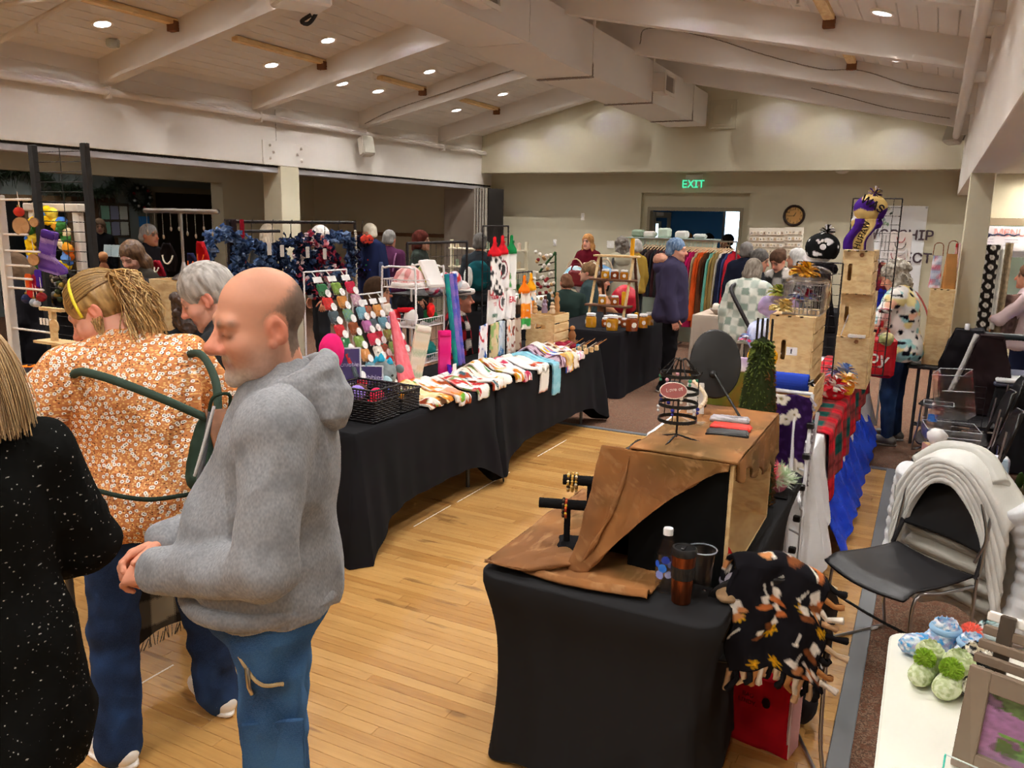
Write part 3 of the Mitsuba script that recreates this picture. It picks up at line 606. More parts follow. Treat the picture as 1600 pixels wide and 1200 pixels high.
def person(label,loc,face,H=1.68,build=1.0,depth=None,skin=SKIN_T,top='#555555',top_mat='cloth',pants='#26282e',pants_mat='cloth',shoes='#2a2a2c',sole='#dddddd',hair='#5a4030',style='short',hair2=None,lean=0,head=(0,0,0),seated=False,armR=None,armL=None,hands=(True,True),hem=.86,sleeve=1.0,collar=None,res=.014,hres=.008,amp=.012,flare=0.0,fine=False,loose=.018,feet=True,legs=None,head_kw={},top_col=None,hair_fn=None,hand_kw={},scale_head=1.0,cat_='person',stance=0.0,belly=0.0,bust=0.0,skirt=None,group=None):
 """A standing or seated figure. Local frame: x to its right, y ahead, z up. head = (pitch down, turn left, tilt)."""
 key=thing('person',label,cat_,group);s=H/1.70;bw=build;bd=build if depth is None else depth
 M0=mat(loc,rz=face)
 V=lambda*q:np.array(q,float)*s
 hipz=.90 if not seated else .49
 Lr=rx3(-lean);piv=V(0,0,hipz)
 up=lambda*q:piv+Lr@(V(*q)-V(0,0,.90))
 sh={+1:up(.15*bw,-.012,1.375),-1:up(-.15*bw,-.012,1.375)}
 arms={}
 for sd,a in ((1,armR),(-1,armL)):
  if a is None:e,w=up(sd*.212*(bw*.5+.5),-.035,1.11),up(sd*.225*(bw*.5+.5),.045,.865)
  else:e,w=V(*a[0]),V(*a[1])
  arms[sd]=(e,w)
 hip={sd:V(sd*.092*bw,0,hipz)for sd in (1,-1)}
 if legs:knee={sd:V(*legs[sd][0])for sd in (1,-1)};ank={sd:V(*legs[sd][1])for sd in (1,-1)}
 elif seated:knee={sd:V(sd*.11,.42,.50)for sd in (1,-1)};ank={sd:V(sd*.115,.40,.09)for sd in (1,-1)}
 else:knee={sd:V(sd*(.10*bw+stance*.5),.015,.485)for sd in (1,-1)};ank={sd:V(sd*(.105*bw+stance),-.02,.085)for sd in (1,-1)}
 nk0,nk1=up(0,-.02,1.42),up(0,.005,1.50)
 HM=Lr@rz3(head[1])@rx3(-head[0])@ry3(head[2]);hc=nk1+HM@V(0,.012,.085)
 B=Blob()
 def torso(B,g,k=.07,low=True):
  B.ell(up(0,-.01,1.27),V(.146*bw+g,.112*bd+g,.18+g),k,None,Lr)
  for q in (1,-1):B.cap(up(0,-.02,1.425),sh[q],.045*s+g*.6,.046*s+g*.6,k)
  B.ell(up(0,.008+belly*.4,1.07),V(.142*bw+g,.112*bd+belly*.6+g,.18+g),k,None,Lr)
  if bust:
   for q in (-1,1):B.ell(up(q*.07,.075*bd,1.24),V(.07+g,.06+bust+g,.075+g),.05,None,Lr)
  if low:B.ell(V(0,-.01+belly*.2,hipz+.03),V(.165*bw+g,.12*bd+belly*.3+g,.13+g),k)
 torso(B,-.02)
 for sd in (1,-1):
  e,w=arms[sd];B.cap(sh[sd],e,.046*s*(bw*.5+.5),.038*s,.03);B.cap(e,w,.037*s,.026*s,.02)
  B.cap(hip[sd],knee[sd],.075*s*(bw*.4+.6),.052*s,.04);B.cap(knee[sd],ank[sd],.05*s,.034*s,.03)
 B.cap(nk0,nk1+HM@V(0,-.01,.03),.056*s*(bw*.5+.5),.052*s,.03)
 bm=B.mesh(res);parts_=[(bm,np.tile(C(skin),(len(bm.vertices),1)))]
 Hd=Blob();Hd.cap(nk0+HM@V(0,0,-.0),nk1+HM@V(0,-.012,.035),.055*s*(bw*.5+.5),.05*s,.03);head_prims(Hd,hc,HM,s*scale_head,skin,fine=fine,**head_kw)
 hm=Hd.mesh(hres);hcol=Hd.colours(hm.vertices,C(skin),.003)
 if 'paint' in hair_kw_of(hair_fn):hcol=hair_fn['paint'](hm.vertices,hcol,hc,HM,s*scale_head)
 parts_.append((hm,hcol))
 for sd,on in ((1,hands[0]),(-1,hands[1])):
  if on:
   e,w=arms[sd];d=(w-e)/np.linalg.norm(w-e);kw=dict(curl=28,nrm=np.array([sd,.2,.3]));kw.update(hand_kw.get(sd,{}));nrm=kw.pop('nrm');dd=kw.pop('d',d)
   hmz=hand_mesh(w,dd,nrm,s,sd,h=.0042 if fine else .006,**kw);parts_.append((hmz,np.tile(C(skin)*np.array([1.02,.93,.92]),(len(hmz.vertices),1))))
 allm=cat([m for m,_ in parts_]);allc=np.vstack([c for _,c in parts_])
 part(key,'body',tf(allm,M0),'skin',allc)
 B=Blob();g=loose;torso(B,g,.07,hem<.97 or seated)
 if hem<.9 and not seated:
  B.ell(V(0,-.01,(hem+.93)/2),V(.168*bw+g,.128*bd+belly*.3+g,(.95-hem)/2+.05),.06)
 if hem<.72 and not seated:B.cap(V(0,-.01,.85),V(0,-.01,hem+.1),(.15*bw+g)*s,(.16*bw+g+flare)*s,.06)
 for sd in (1,-1):
  e,w=arms[sd];B.cap(sh[sd],e,(.052*(bw*.5+.5)+g*.8)*s,(.043+g*.9)*s,.035)
  if sleeve>.55:
   we=e+(w-e)*min(1,(sleeve-.5)*2);B.cap(e,we,(.042+g*.9)*s,(.034+g*.7)*s,.02)
 B.cap(up(0,-.015,1.40),up(0,-.012,1.44),(.062+g*.5)*s*(bw*.5+.5),(.058+g*.3)*s,.03)
 hz=hem*s if not seated else -9
 if hz>0:B.ell(V(0,0,hem-.3),V(.6,.6,.3),.01,None,cut=True)
 if sleeve<=.55:
  pass
 tm=B.mesh(res,folds(amp,seed=len(_used)))
 part(key,'top',tf(tm,M0),top_mat,C(top)if top_col is None else top_col,label=None)
 if collar:
  part(key,'collar',tf(tube([up(.075*math.cos(a)*(bw*.5+.5),-.012+.07*math.sin(a),1.455-.03*math.sin(a))for a in np.linspace(0,2*np.pi,20,endpoint=False)],.016*s,8,closed=True),M0),top_mat,C(collar))
 if feet or not seated:
  B=Blob();B.ell(V(0,-.004+belly*.3,hipz+.04),V(.160*bw+.008,.122*bd+belly*(.4 if lean<=0 else .1)+.008,.125 if lean<=0 else .10),.05)
  for sd in (1,-1):
   lw=bw*.5+.5
   B.cap(hip[sd],knee[sd],.085*s*lw,.064*s*lw,.04);B.cap(knee[sd],ank[sd]+V(0,0,-.02),.062*s*lw,(.052+flare*.5)*s,.03)
  if skirt:B.cap(V(0,0,.8),V(0,0,skirt),.16*s,.2*s,.06)
  part(key,'trousers',tf(B.mesh(res,folds(amp*.8,(10,10,9),3)),M0),pants_mat,C(pants))
  for sd in (1,-1):
   B=Blob();a=ank[sd];f=a+V(sd*.02,.15,-.045);hl=a+V(0,-.045,-.04)
   B.cap(hl,f,.042*s,.036*s,.03);B.ell((hl+f)/2+V(0,.03,.005),V(.047,.13,.04),.03);B.cap(a,a+V(0,0,-.02),.046*s,None,.03)
   B.ell(np.array([a[0],a[1],-.1*s]),V(.4,.4,.115),.006,None,cut=True)
   kf=part(key,'shoe',tf(B.mesh(.008 if fine else .012),M0),'satin',C(shoes))
   c_=(hl+f)/2;part(kf,'sole',tf(at(lathe([(0,0),(.9,0),(1,.5),(.95,1),(0,1)],20),(0,0,0)),M0@trimesh.transformations.translation_matrix([c_[0],c_[1],0])@rot([0,0,1],-sd*8)@np.diag([.05*s,.148*s,.022*s,1])),'satin',C(sole))
 ctx=dict(key=key,M0=M0,hc=hc,HM=HM,s=s,hs=s*scale_head,up=up,sh=sh,arms=arms,V=V,hip=hip,knee=knee,ank=ank,Lr=Lr)
 if style:make_hair(ctx,style,hair,hair2,hres,fine)
 return ctx
def hair_kw_of(x):return x if isinstance(x,dict)else {}
def make_hair(c,style,col,col2=None,h=.008,fine=False,name='hair'):
 s,hc,HM=c['hs'],c['hc'],c['HM'];W=lambda*q:hc+HM@(np.array(q)*s);S=lambda*q:np.array(q)*s
 B=Blob();t={'short':.010,'crop':.004}.get(style,.014)
 B.ell(W(0,-.018,.038),S(.079+t,.097+t,.089+t),.02,None,HM)
 if style in ('bob','long','wavy','curly','blonde'):
  for q in (-1,1):B.cap(W(q*.075,-.01,.03),W(q*.078,-.005,-.075),.026*s,.03*s,.03)
  B.cap(W(0,-.07,.0),W(0,-.075,-.10),.06*s,.062*s,.03);B.cap(W(-.05,-.05,-.06),W(.05,-.05,-.06),.05*s,None,.03)
 if style in ('long','wavy'):
  for q in (-1,1):B.cap(W(q*.078,-.01,-.07),W(q*.09,.01,-.2),.032*s,.026*s,.03)
  B.cap(W(-.04,-.075,-.1),W(-.05,-.08,-.25),.05*s,.035*s,.04);B.cap(W(.04,-.075,-.1),W(.05,-.08,-.25),.05*s,.035*s,.04)
 if style=='curly':
  for i in range(26):
   v=R.normal(size=3);v[2]=v[2]*.7+.2;v/=np.linalg.norm(v);v[1]-=.25
   B.ell(W(*(v*np.array([.095,.10,.10])+[0,-.02,.03])),S(.03,.03,.03),.015)
 if style=='bun':B.ell(W(0,-.125,.05),S(.04,.04,.04),.012);
 if style=='ponytail':B.cap(W(0,-.1,.04),W(0,-.15,-.12),.03*s,.014*s,.02)
 if style in ('short','crop'):B.cap(W(-.045,-.07,-.03),W(.045,-.07,-.03),.045*s,None,.03)
 f=-.02 if style in ('bob','long','wavy','curly')else -.035
 B.ell(W(0,.10,-.035),S(.068,.088,.088),.012,None,HM,cut=True)
 B.ell(W(0,.06,-.14),S(.075,.09,.075),.012,None,HM,cut=True)
 if style in ('short','crop','bun','ponytail'):
  for q in (-1,1):B.ell(W(q*.09,.01,-.035),S(.032,.035,.045),.01,None,HM,cut=True)
  B.ell(W(0,-.08,-.16),S(.1,.1,.08),.02,None,HM,cut=True)
 Mi=HM.T;sc=np.array([55,55,9])if style not in ('curly',)else np.array([45,45,45])
 am=.004 if style!='curly' else .012
 dsp=lambda p:(meshkit.fbm(((p-hc)@HM)/s*sc,2,5)-.5)*2*am*s
 m=B.mesh(h if fine else max(h,.008),dsp)
 c0=C(col);c1=C(col2)if col2 else c0*1.6
 def colf(v):
  q=((v-c['M0'][:3,3])@c['M0'][:3,:3]-hc)@HM/s;t_=np.clip((meshkit.fbm(q*np.array([90,90,14]),3,2)-.3)/.45,0,1)[:,None];return c0*(1-t_)+c1*t_
 part(c['key'],name,tf(m,c['M0']),'cloth' if not fine else 'satin',colf)
def strands(c,roots,fn,n,r,cols,name='hair_strands',nseg=7):
 """Loose locks as thin tubes, joined as one part: nobody could count them."""
 ms,cs=[],[]
 for i in range(n):
  p=fn(i);m=tube(p,np.linspace(r,r*.4,len(p)),4,cap=False);ms.append(m);k=C(cols[i%len(cols)])*R.uniform(.75,1.2);cs.append(np.tile(k,(len(m.vertices),1)))
 part(c['key'],name,tf(cat(ms),c['M0']),'satin',np.vstack(cs),kind='stuff')
# ================================================================ left row of stalls
BLACK=C('#17171a')
def folding_table(label,x0,x1,y0,y1,z=.725,col='#cfcfca',legs=True):
 k=thing('folding_table',label,'table')
 part(k,'tabletop',bx(x0,x1,y0,y1,z-.035,z,.012),'satin',C(col),False)
 for yy in (y0+.2,y1-.2):
  for xx in (x0+.1,x1-.1):part(k,'leg',rod((xx,yy,0),(xx,yy,z-.035),.014),'satin',C('#45474a'))
  part(k,'crossbar',rod((x0+.1,yy,.18),(x1-.1,yy,.18),.01),'satin',C('#45474a'))
 return k
def cloth_mesh(x0,x1,y0,y1,z,drop,flare=.05,amp=.018,nf=26,corner=.28,seed=1,tip=None,r=.03,n=240,lev=16):
 """A cloth over a table: flat top, skirts that fold, corners that hang lower and swing out. drop(side) with sides -y, +x, +y, -x."""
 rr=np.random.default_rng(seed);ph=rr.uniform(0,6.28,6)
 cx,cy,hx,hy=(x0+x1)/2,(y0+y1)/2,(x1-x0)/2,(y1-y0)/2
 per=2*(x1-x0+y1-y0);s=np.arange(n)/n*per
 P=np.zeros((n,2));N=np.zeros((n,2));Dp=np.zeros(n);Cn=np.zeros(n);lx,ly=x1-x0,y1-y0
 for i,t in enumerate(s):
  if t<lx:P[i]=(x0+t,y0);N[i]=(0,-1);a,L,sd=t,lx,0
  elif t<lx+ly:P[i]=(x1,y0+t-lx);N[i]=(1,0);a,L,sd=t-lx,ly,1
  elif t<2*lx+ly:P[i]=(x1-(t-lx-ly),y1);N[i]=(0,1);a,L,sd=t-lx-ly,lx,2
  else:P[i]=(x0,y1-(t-2*lx-ly));N[i]=(-1,0);a,L,sd=t-2*lx-ly,ly,3
  d0,d1,dn,dp=drop[sd],drop[sd],drop[(sd+1)%4],drop[(sd-1)%4]
  e0,e1=math.exp(-(a/corner)**2),math.exp(-((L-a)/corner)**2)
  Cn[i]=max(e0,e1);Dp[i]=drop[sd]+(tip or 0)*Cn[i]**2
  q=np.array([(P[i][0]-cx)/hx,(P[i][1]-cy)/hy]);
  if Cn[i]>.05:N[i]=N[i]*(1-.5*Cn[i])+.5*Cn[i]*q/np.linalg.norm(q)
 Dp=np.minimum(Dp,z-.004);rows=[np.column_stack([P,np.full(n,z)])]
 rows.insert(0,np.column_stack([P-N*r,np.full(n,z)]))
 for j in range(1,lev+1):
  t=j/lev;w=s/per*2*np.pi
  f=amp*(np.sin(w*nf+ph[0]+1.5*np.sin(w*3+ph[1]))*.6+np.sin(w*nf*.53+ph[2])*.5)*min(1,t*1.6)*(.35+1.6*Cn)
  o=flare*t**1.2*(.4+1.4*Cn)+f+.006*min(1,t*8)
  zz=z-Dp*t;o=np.where(zz<.012,o+(.012-zz),o)
  rows.append(np.column_stack([P+N*o[:,None],np.maximum(zz,.004)]))
 V=np.vstack(rows);k=len(rows);i,j=np.meshgrid(np.arange(k-1),np.arange(n),indexing='ij');j2=(j+1)%n
 f=np.stack([i*n+j,(i+1)*n+j,(i+1)*n+j2,i*n+j2],-1).reshape(-1,4)
 V=np.vstack([V,[[cx,cy,z]]]);q=np.arange(n);fan=np.stack([q,(q+1)%n,q*0+k*n],1)
 return trimesh.Trimesh(V,np.vstack([f[:,[0,1,2]],f[:,[0,2,3]],fan]),process=False)
def tablecloth(label,*a,col='#1b1b1e',bs='cloth',group=None,**kw):
 k=thing('tablecloth',label,'tablecloth',group);m=cloth_mesh(*a,**kw)
 v=np.asarray(m.vertices);part(k,'cloth',m,bs,mottle(C(col)*.9,C(col)*1.12,2.5));return k
T1=(-3.62,-2.77,3.5,5.13);T2=(-3.62,-2.77,5.17,7.3)
folding_table('folding table under the nearer black cloth on the left, beside the man in grey',*T1);folding_table('folding table under the farther black cloth on the left, holding the towel rack',*T2)
tablecloth('long black cloth on the left table with baskets, its corner trailing on the floor',*T1,.742,(.66,.52,.45,.6),tip=.22,seed=3,flare=.07)
tablecloth('black cloth on the left table of hanging towels, its near corner hanging in folds',*T2,.741,(.55,.53,.62,.6),tip=.16,seed=8,flare=.05)
T0=(-3.45,-2.64,1.55,3.0)
folding_table('grey plastic table with pies behind the woman in the orange blouse',*T0,z=.74,col='#b9beba')
def sheet(fn,nu,nv,th=.003):return grid(fn,nu,nv,th)
def checked(c0,c1,c2,sc):
 a,b,c=C(c0),C(c1),C(c2)
 def f(v):
  v=np.asarray(v);u=np.floor(v[:,1]*sc)%2;w=np.floor((v[:,2]-v[:,0])*sc)%2;s=(u+w)[:,None]
  return np.where(s==0,a,np.where(s==1,b,c))
 return f
single('plaid_cloth','fringed black and grey plaid cloth hanging under the pie table','cloth',cat(sheet(lambda u,v:np.stack([-2.74+.02*np.sin(u*9)-.02*v,1.9+.5*u,.71-.52*v],-1),60,60),[tube([(-2.77+.02*math.sin(i),1.9+i*.0125,.19),(-2.78,1.9+i*.0125+R.uniform(-.01,.01),.13)],.002,4)for i in range(40)]),'cloth',checked('#26231f','#4d463c','#8f8672',9))
# food on the pie table
def pie(x,y,lab,fill):
 k=thing('pie',lab,'pie')
 part(k,'foil_tin',at(lathe([(0,0),(.085,0),(.115,.028),(.125,.03),(.122,.034),(.11,.03)],32),(x,y,.741)),'metal',C('#c9ccd0'),40)
 part(k,'crust',at(cat(tube([(.108*math.cos(a),.108*math.sin(a),.038+.004*math.sin(a*22))for a in np.linspace(0,2*np.pi,88,endpoint=False)],.013,8,closed=True)),(x,y,.741)),'matte',mottle('#e8d2a4','#c99c5c',30))
 part(k,'filling',at(bump(lathe([(0,.05),(.04,.05),(.08,.047),(.104,.04)],32),.004,40),(x,y,.741)),'gloss',mottle(fill,'#3a0c18',40))
 part(k,'film_wrap',at(lathe([(0,.062),(.05,.061),(.1,.052),(.118,.03)],24),(x,y,.741)),'film')
pie(-2.79,1.86,'berry pie in a foil tin at the edge of the pie table','#7a1f38');pie(-3.1,2.3,'second wrapped pie farther back on the pie table','#8a5a2c')
def box_open(k,x,y,z,sx,sy,sz,mt,col,t=.004):
 for nm,m in (('base',bx(x-sx/2,x+sx/2,y-sy/2,y+sy/2,z,z+t)),('side',bx(x-sx/2,x-sx/2+t,y-sy/2,y+sy/2,z,z+sz)),('side',bx(x+sx/2-t,x+sx/2,y-sy/2,y+sy/2,z,z+sz)),('side',bx(x-sx/2,x+sx/2,y-sy/2,y-sy/2+t,z,z+sz)),('side',bx(x-sx/2,x+sx/2,y+sy/2-t,y+sy/2,z,z+sz))):part(k,nm,m,mt,C(col),False)
k=thing('cardboard_tray','open kraft cardboard tray of cookies behind the berry pie','tray');box_open(k,-2.98,2.03,.741,.2,.16,.06,'matte','#b98a56')
for i in range(5):part(k,'cookie',at(bump(ball(.032,2,s=(1,1,.45)),.003,60,i),(-3.04+.032*i,2.03+.03*(i%2)-.015,.77)),'matte',mottle('#a86e3c','#6b3d1e',60,i))
k=thing('bread_loaf','loaf in white paper wrap with a kraft band on the pie table','bread');part(k,'wrap',at(bump(ball(1,3,s=(.11,.06,.05)),.004,30),(-3.05,2.2,.79),rz=30),'satin',C('#e9e9ea'));part(k,'band',at(lathe([(.0535,-.03),(.0535,.03)],24),(-3.05,2.2,.79),rz=30,ry=90),'matte',C('#c49a68'))
k=thing('bakery_box','tall white bakery box with a gingham bow at the back of the pie table','box');part(k,'carton',bx(-3.3,-3.12,2.12,2.32,.741,.9,.004),'satin',C('#eceef0'),False);part(k,'lid',bx(-3.31,-3.11,2.11,2.33,.9,.915,.004),'satin',C('#f2f3f5'),False)
part(k,'bow',cat(at(ball(1,2,s=(.03,.01,.018)),(-3.1,2.15,.84),rz=60),at(ball(1,2,s=(.03,.01,.018)),(-3.08,2.19,.86),rz=60)),'cloth',checked('#ffffff','#222222','#777777',120))
k=thing('bakery_box','low white bakery box with a window lid behind the loaf','box');part(k,'carton',bx(-3.4,-3.2,2.4,2.62,.741,.82,.004),'satin',C('#e6e7ea'),False);part(k,'window',bx(-3.37,-3.23,2.43,2.59,.82,.823),'gloss',C('#d8b69a'),False)
k=thing('paper_cup','plain white paper cup by the orange flowers','cup');part(k,'cup',at(lathe([(0,0),(.028,0),(.038,.1),(.036,.1),(.027,.004)],24),(-4.577,2.950,1.013)),'satin',C('#f1efe9'),40);part(k,'rim',at(lathe([(.036,.098),(.0395,.1),(.036,.103)],24),(-4.577,2.950,1.013)),'satin',C('#ffffff'))
def daisy(k,c,r,petal,core,tilt=0):
 for i in range(13):part(k,'petal',at(ball(1,1,s=(r*.5,r*.16,r*.05)),(c[0]+r*.55*math.cos(i*.483),c[1]+r*.55*math.sin(i*.483),c[2]),rz=math.degrees(i*.483)),'cloth',C(petal))
 part(k,'flower_core',at(ball(r*.3,1,s=(1,1,.6)),c),'cloth',C(core))
k=thing('flower_pot','small glass pot of orange daisies left of the white cup','flower pot');p0=np.array((-4.659,2.900,0.966))
part(k,'pot',at(lathe([(0,0),(.045,0),(.055,.09),(.05,.09),(.04,.006)],20),tuple(p0-[0,0,.06])),'satin',C('#8f8a80'),40)
for q in ((-.03,-.02,.07),(.035,.0,.075),(.0,.05,.06)):daisy(k,p0+np.array(q),.05,'#f07a1c','#3a1a0a')
# black tall grid rack by the ornaments
def wire_grid(k,o,ux,uz,w,h,nx,nz,r=.0022,mt='satin',col='#1b1b1e',frame=None):
 o,ux,uz=(np.asarray(q,float)for q in (o,ux,uz))
 if frame:
  for a,b in ((o,o+uz*h),(o+ux*w,o+ux*w+uz*h),(o,o+ux*w),(o+uz*h,o+ux*w+uz*h)):part(k,'frame_bar',rod(a,b,frame,n=8),mt,C(col))
 for i in range(nx):part(k,'wire',rod(o+ux*w*i/max(nx-1,1),o+ux*w*i/max(nx-1,1)+uz*h,r,n=5),mt,C(col))
 for i in range(nz):part(k,'wire',rod(o+uz*h*i/max(nz-1,1),o+uz*h*i/max(nz-1,1)+ux*w,r,n=5),mt,C(col))
k=thing('display_rack','tall black rack of two posts and thin wire rungs at the left edge','rack')
a_,b_=np.array([-5.58,3.6,0]),np.array([-5.03,3.6,0])
for p in (a_,b_):part(k,'post',bx(p[0]-.026,p[0]+.026,3.58,3.62,0,2.38,.004),'satin',C('#26282b'),False);part(k,'foot',bx(p[0]-.03,p[0]+.03,3.35,3.85,0,.03,.004),'satin',C('#26282b'),False)
for i in range(24):part(k,'rung',rod((-5.56,3.6,2.33-i*.066),(-5.05,3.6,2.33-i*.066),.0028,n=5),'satin',C('#2b2a2a'))
part(k,'centre_wire',rod((-5.3,3.605,.8),(-5.3,3.605,2.36),.0028,n=5),'satin',C('#2b2a2a'))
# ornaments on white rods
k=thing('ornament_stand','white tiered rod stand at the left edge hung with ornaments','stand');px_=-5.0
part(k,'post',bx(-5.22,-5.17,3.08,3.13,.74,2.03,.004),'satin',C('#e8e5df'),False)
for i,(z,l)in enumerate(((2.0,.36),(1.79,.3),(1.69,.4),(1.6,.3),(1.52,.3),(1.46,.4),(1.2,.5))):part(k,'rod',rod((-5.2,3.1,z),(-5.2+l,3.08,z+.005),.0075,n=8),'satin',C('#f0ede8'))
def ornament(lab,x,z,r,kind,col,y=3.09,zt=None):
 k=thing('ornament',lab,'ornament');zt=zt or z+r+.09
 part(k,'hanger',tube(bez([(x,y,z+r*.9),(x+.004,y,(z+zt)/2),(x,y,zt)],4),.0025,5),'matte',C('#efe6d8'))
 if kind=='slice':
  part(k,'bark',at(lathe([(r*.95,-.006),(r*1.03,-.004),(r*1.03,.004),(r*.95,.006)],24),(x,y,z),rx=90,rz=25),'matte',C('#6b4a30'));part(k,'face',at(lathe([(0,.0055),(r*.98,.0055),(r*.98,-.0055),(0,-.0055)],24),(x,y,z),rx=90,rz=25),'matte',mottle('#d8b083','#b98a5a',40),40)
 else:part(k,'bulb',at(bump(ball(r,2),.001,40),(x,y,z)),'gloss',C(col));part(k,'cap',at(lathe([(0,r+.012),(r*.3,r+.01),(r*.3,r-.004)],12),(x,y,z)),'metal',C('#c9a95a'))
for i,(lab,px,z,r,kd,c)in enumerate((('large wood slice ornament hanging second from the rack at the left edge',-4.97,1.845,.055,'slice',''),('small wood slice ornament on a white ribbon under the top rod',-4.84,1.87,.028,'slice',''),('red bauble above the large wood slice',-4.98,1.93,.03,'bulb','#d8392b'),('pale wood slice ornament low on the third rod',-4.88,1.645,.036,'slice',''),('navy bauble at the left edge below the rods',-4.99,1.40,.03,'bulb','#1d2a55'),('silver and blue bauble below the lowest rods',-4.92,1.38,.026,'bulb','#9fb0bd'),('dark red bauble right of the silver one',-4.84,1.42,.03,'bulb','#8d1f28'),('white and blue bauble beside the dark red one',-4.89,1.375,.022,'bulb','#d8dde6'))):ornament(lab,px,z,r,kd,c)
def stocking_mesh(h,w,d=.03,foot=.16):
 p=Polygon([(-w/2,h),(w/2,h),(w*.48,foot*.55),(w*.5+foot*.55,foot*.28),(w*.5+foot*.6,.02),(w*.5+foot*.35,0),(-w*.3,0),(-w/2,foot*.3)]).buffer(.012).buffer(-.006)
 m=prism(p,d);return bump(subdiv(tf(m,np.array([[1,0,0,0],[0,0,-1,d/2],[0,1,0,0],[0,0,0,1.]])),.03),.004,20)
def stocking(lab,m,h,w,cols,cuff,sc=60,**kw):
 k=thing('knit_stocking',lab,'stocking');K=[C(c)for c in cols]
 part(k,'leg',tf(stocking_mesh(h,w,**kw),m),'cloth',lambda v:np.array(K)[(np.floor(((v-m[:3,3])@m[:3,:3])[:,2]*sc)).astype(int)%len(K)])
 part(k,'cuff',tf(cbox(w*1.12,.05,.05,.012,(0,0,h-.02)),m),'cloth',C(cuff));return k
stocking('purple knitted stocking hanging from the white ornament stand',mat((-4.86,3.14,1.58),rz=20,ry=14),.24,.085,['#5a3a9a','#7a5ab0','#6a4aa6','#b59ad0'],'#4a2f86',40)
for lab,x,z,c in (('dark red ribbon ornament hanging low on the white stand',-4.9,1.5,'#8f1d3a'),('orange felt ornament at the left edge of the white stand',-4.97,1.5,'#e0662a'),('violet felt ornament beside the orange one on the white stand',-4.87,1.53,'#4a2a9a'),('red felt ornament under the orange one on the white stand',-4.96,1.46,'#d03030')):
 single('felt_ornament',lab,'ornament',at(bump(cbox(.06,.02,.11,.012),.004,30),(x,3.1,z)),'cloth',C(c))
# flower wreath on a white arch behind the rack
k=thing('arch_frame','white wooden arch frame behind the tall black rack holding a flower wreath','frame')
for x in (-7.12,-6.52):part(k,'upright',bx(x-.04,x+.04,4.52,4.58,.74,1.95,.008),'satin',C('#d9cfc2'),False)
part(k,'crosspiece',bx(-7.2,-6.45,4.5,4.6,1.93,2.0,.01),'satin',C('#d9cfc2'),False)
k=thing('flower_wreath','round wreath of yellow, blue and orange flowers behind the black rack','wreath');part(k,'ring',at(lathe([(.24+.02*math.cos(a),.02*math.sin(a))for a in np.linspace(0,2*np.pi,9)],40),(-6.8,4.49,1.66),rx=90),'matte',C('#7a5b3a'))
fc=['#f2c81e','#f4d84a','#4f7fd0','#6c9be0','#e8772a','#f0a534','#3f7a3a','#f6e9c0']
for i in range(64):
 a=i/64*2*np.pi;r=.24+R.uniform(-.04,.045);cc=fc[int(4+4*math.sin(a*3+1)+R.integers(-1,2))%8]
 part(k,'flower',at(bump(ball(.042,2,s=(1,.7,1)),.014,45,i),(-6.8+r*math.cos(a),4.45+R.uniform(-.03,.02),1.66+r*math.sin(a)),rz=R.uniform(0,90)),'cloth',C(cc))
# jewellery: table, crate, silver T stand
folding_table('jewellery table in the left stalls below the silver bar stand',-6.4,-3.95,2.75,4.6,z=.74,col='#3a3634')
tablecloth('dark cloth over the jewellery table in the left stalls',-6.42,-3.93,2.73,4.62,.745,(.6,.6,.6,.6),seed=11,col='#241f22')
def crate(label,m,L=.46,W=.32,Hh=.3,slats=4,end_col='pine',gap=.012,handle=True,solid_end=True,open_top=True,name='wooden_crate'):
 """Crate along local x: two ends with hand holes, side slats, base. Origin at the centre of the base."""
 k=thing(name,label,'crate');t=.018;sh=(Hh-gap*(slats-1))/slats
 for sx in (-1,1):
  p=sbox(-W/2,0,W/2,Hh)
  if handle:p=p.difference(Point(0,0).buffer(.5,1))if False else p.difference(sbox(-.05,Hh*.66-.014,.05,Hh*.66+.014).buffer(.008))
  e=tf(prism(p,t),np.array([[0,0,1,0],[1,0,0,0],[0,1,0,0],[0,0,0,1.]]));e.apply_translation([sx*(L/2-t/2)-t/2,0,0]);part(k,'end_panel',tf(e,m),end_col,sm=False)
 for sy in (-1,1):
  for i in range(slats):part(k,'slat',tf(cbox(L,.009,sh,.002,(0,sy*(W/2+.0045),sh/2+i*(sh+gap))),m),'pine',sm=False)
 for i in range(4):part(k,'base_slat',tf(cbox(L-.03,W/4-.006,.009,.002,(0,-W/2+W/8+i*W/4,.006)),m),'pine',sm=False)
 return k
crate('wooden crate under the silver bar jewellery stand',mat((-4.5,4.12,.75)),.5,.34,.36);crate('upper crate on its side carrying the silver bar jewellery stand',mat((-4.62,4.12,1.12),rz=90),.36,.6,.36)
k=thing('jewellery_stand','silver bar stand with a cone foot hung with pendants','jewellery stand');jx,jy=-4.66,4.02
part(k,'foot',at(lathe([(0,0),(.085,0),(.085,.008),(.03,.05),(.012,.12),(0,.12)],28),(jx,jy,1.485)),'metal',C('#c4c4c6'),40)
part(k,'pole',rod((jx,jy,1.59),(jx,jy,1.95),.011,n=12),'metal',C('#cfcfd2'));part(k,'bar',bump(tube([(jx-.36+.03*i,jy,1.955)for i in range(25)],.017,12),.003,30),'metal',C('#d4d4d6'))
for i in range(9):
 x=jx-.32+i*.08;l=R.uniform(.05,.16);kk=part(k,'pendant',cat(rod((x,jy-.02,1.94),(x,jy-.02,1.94-l),.0018,n=5),at(ball(.012,1,s=(.8,.6,1.4)),(x,jy-.02,1.93-l))),'metal',C('#d9d6cf'))
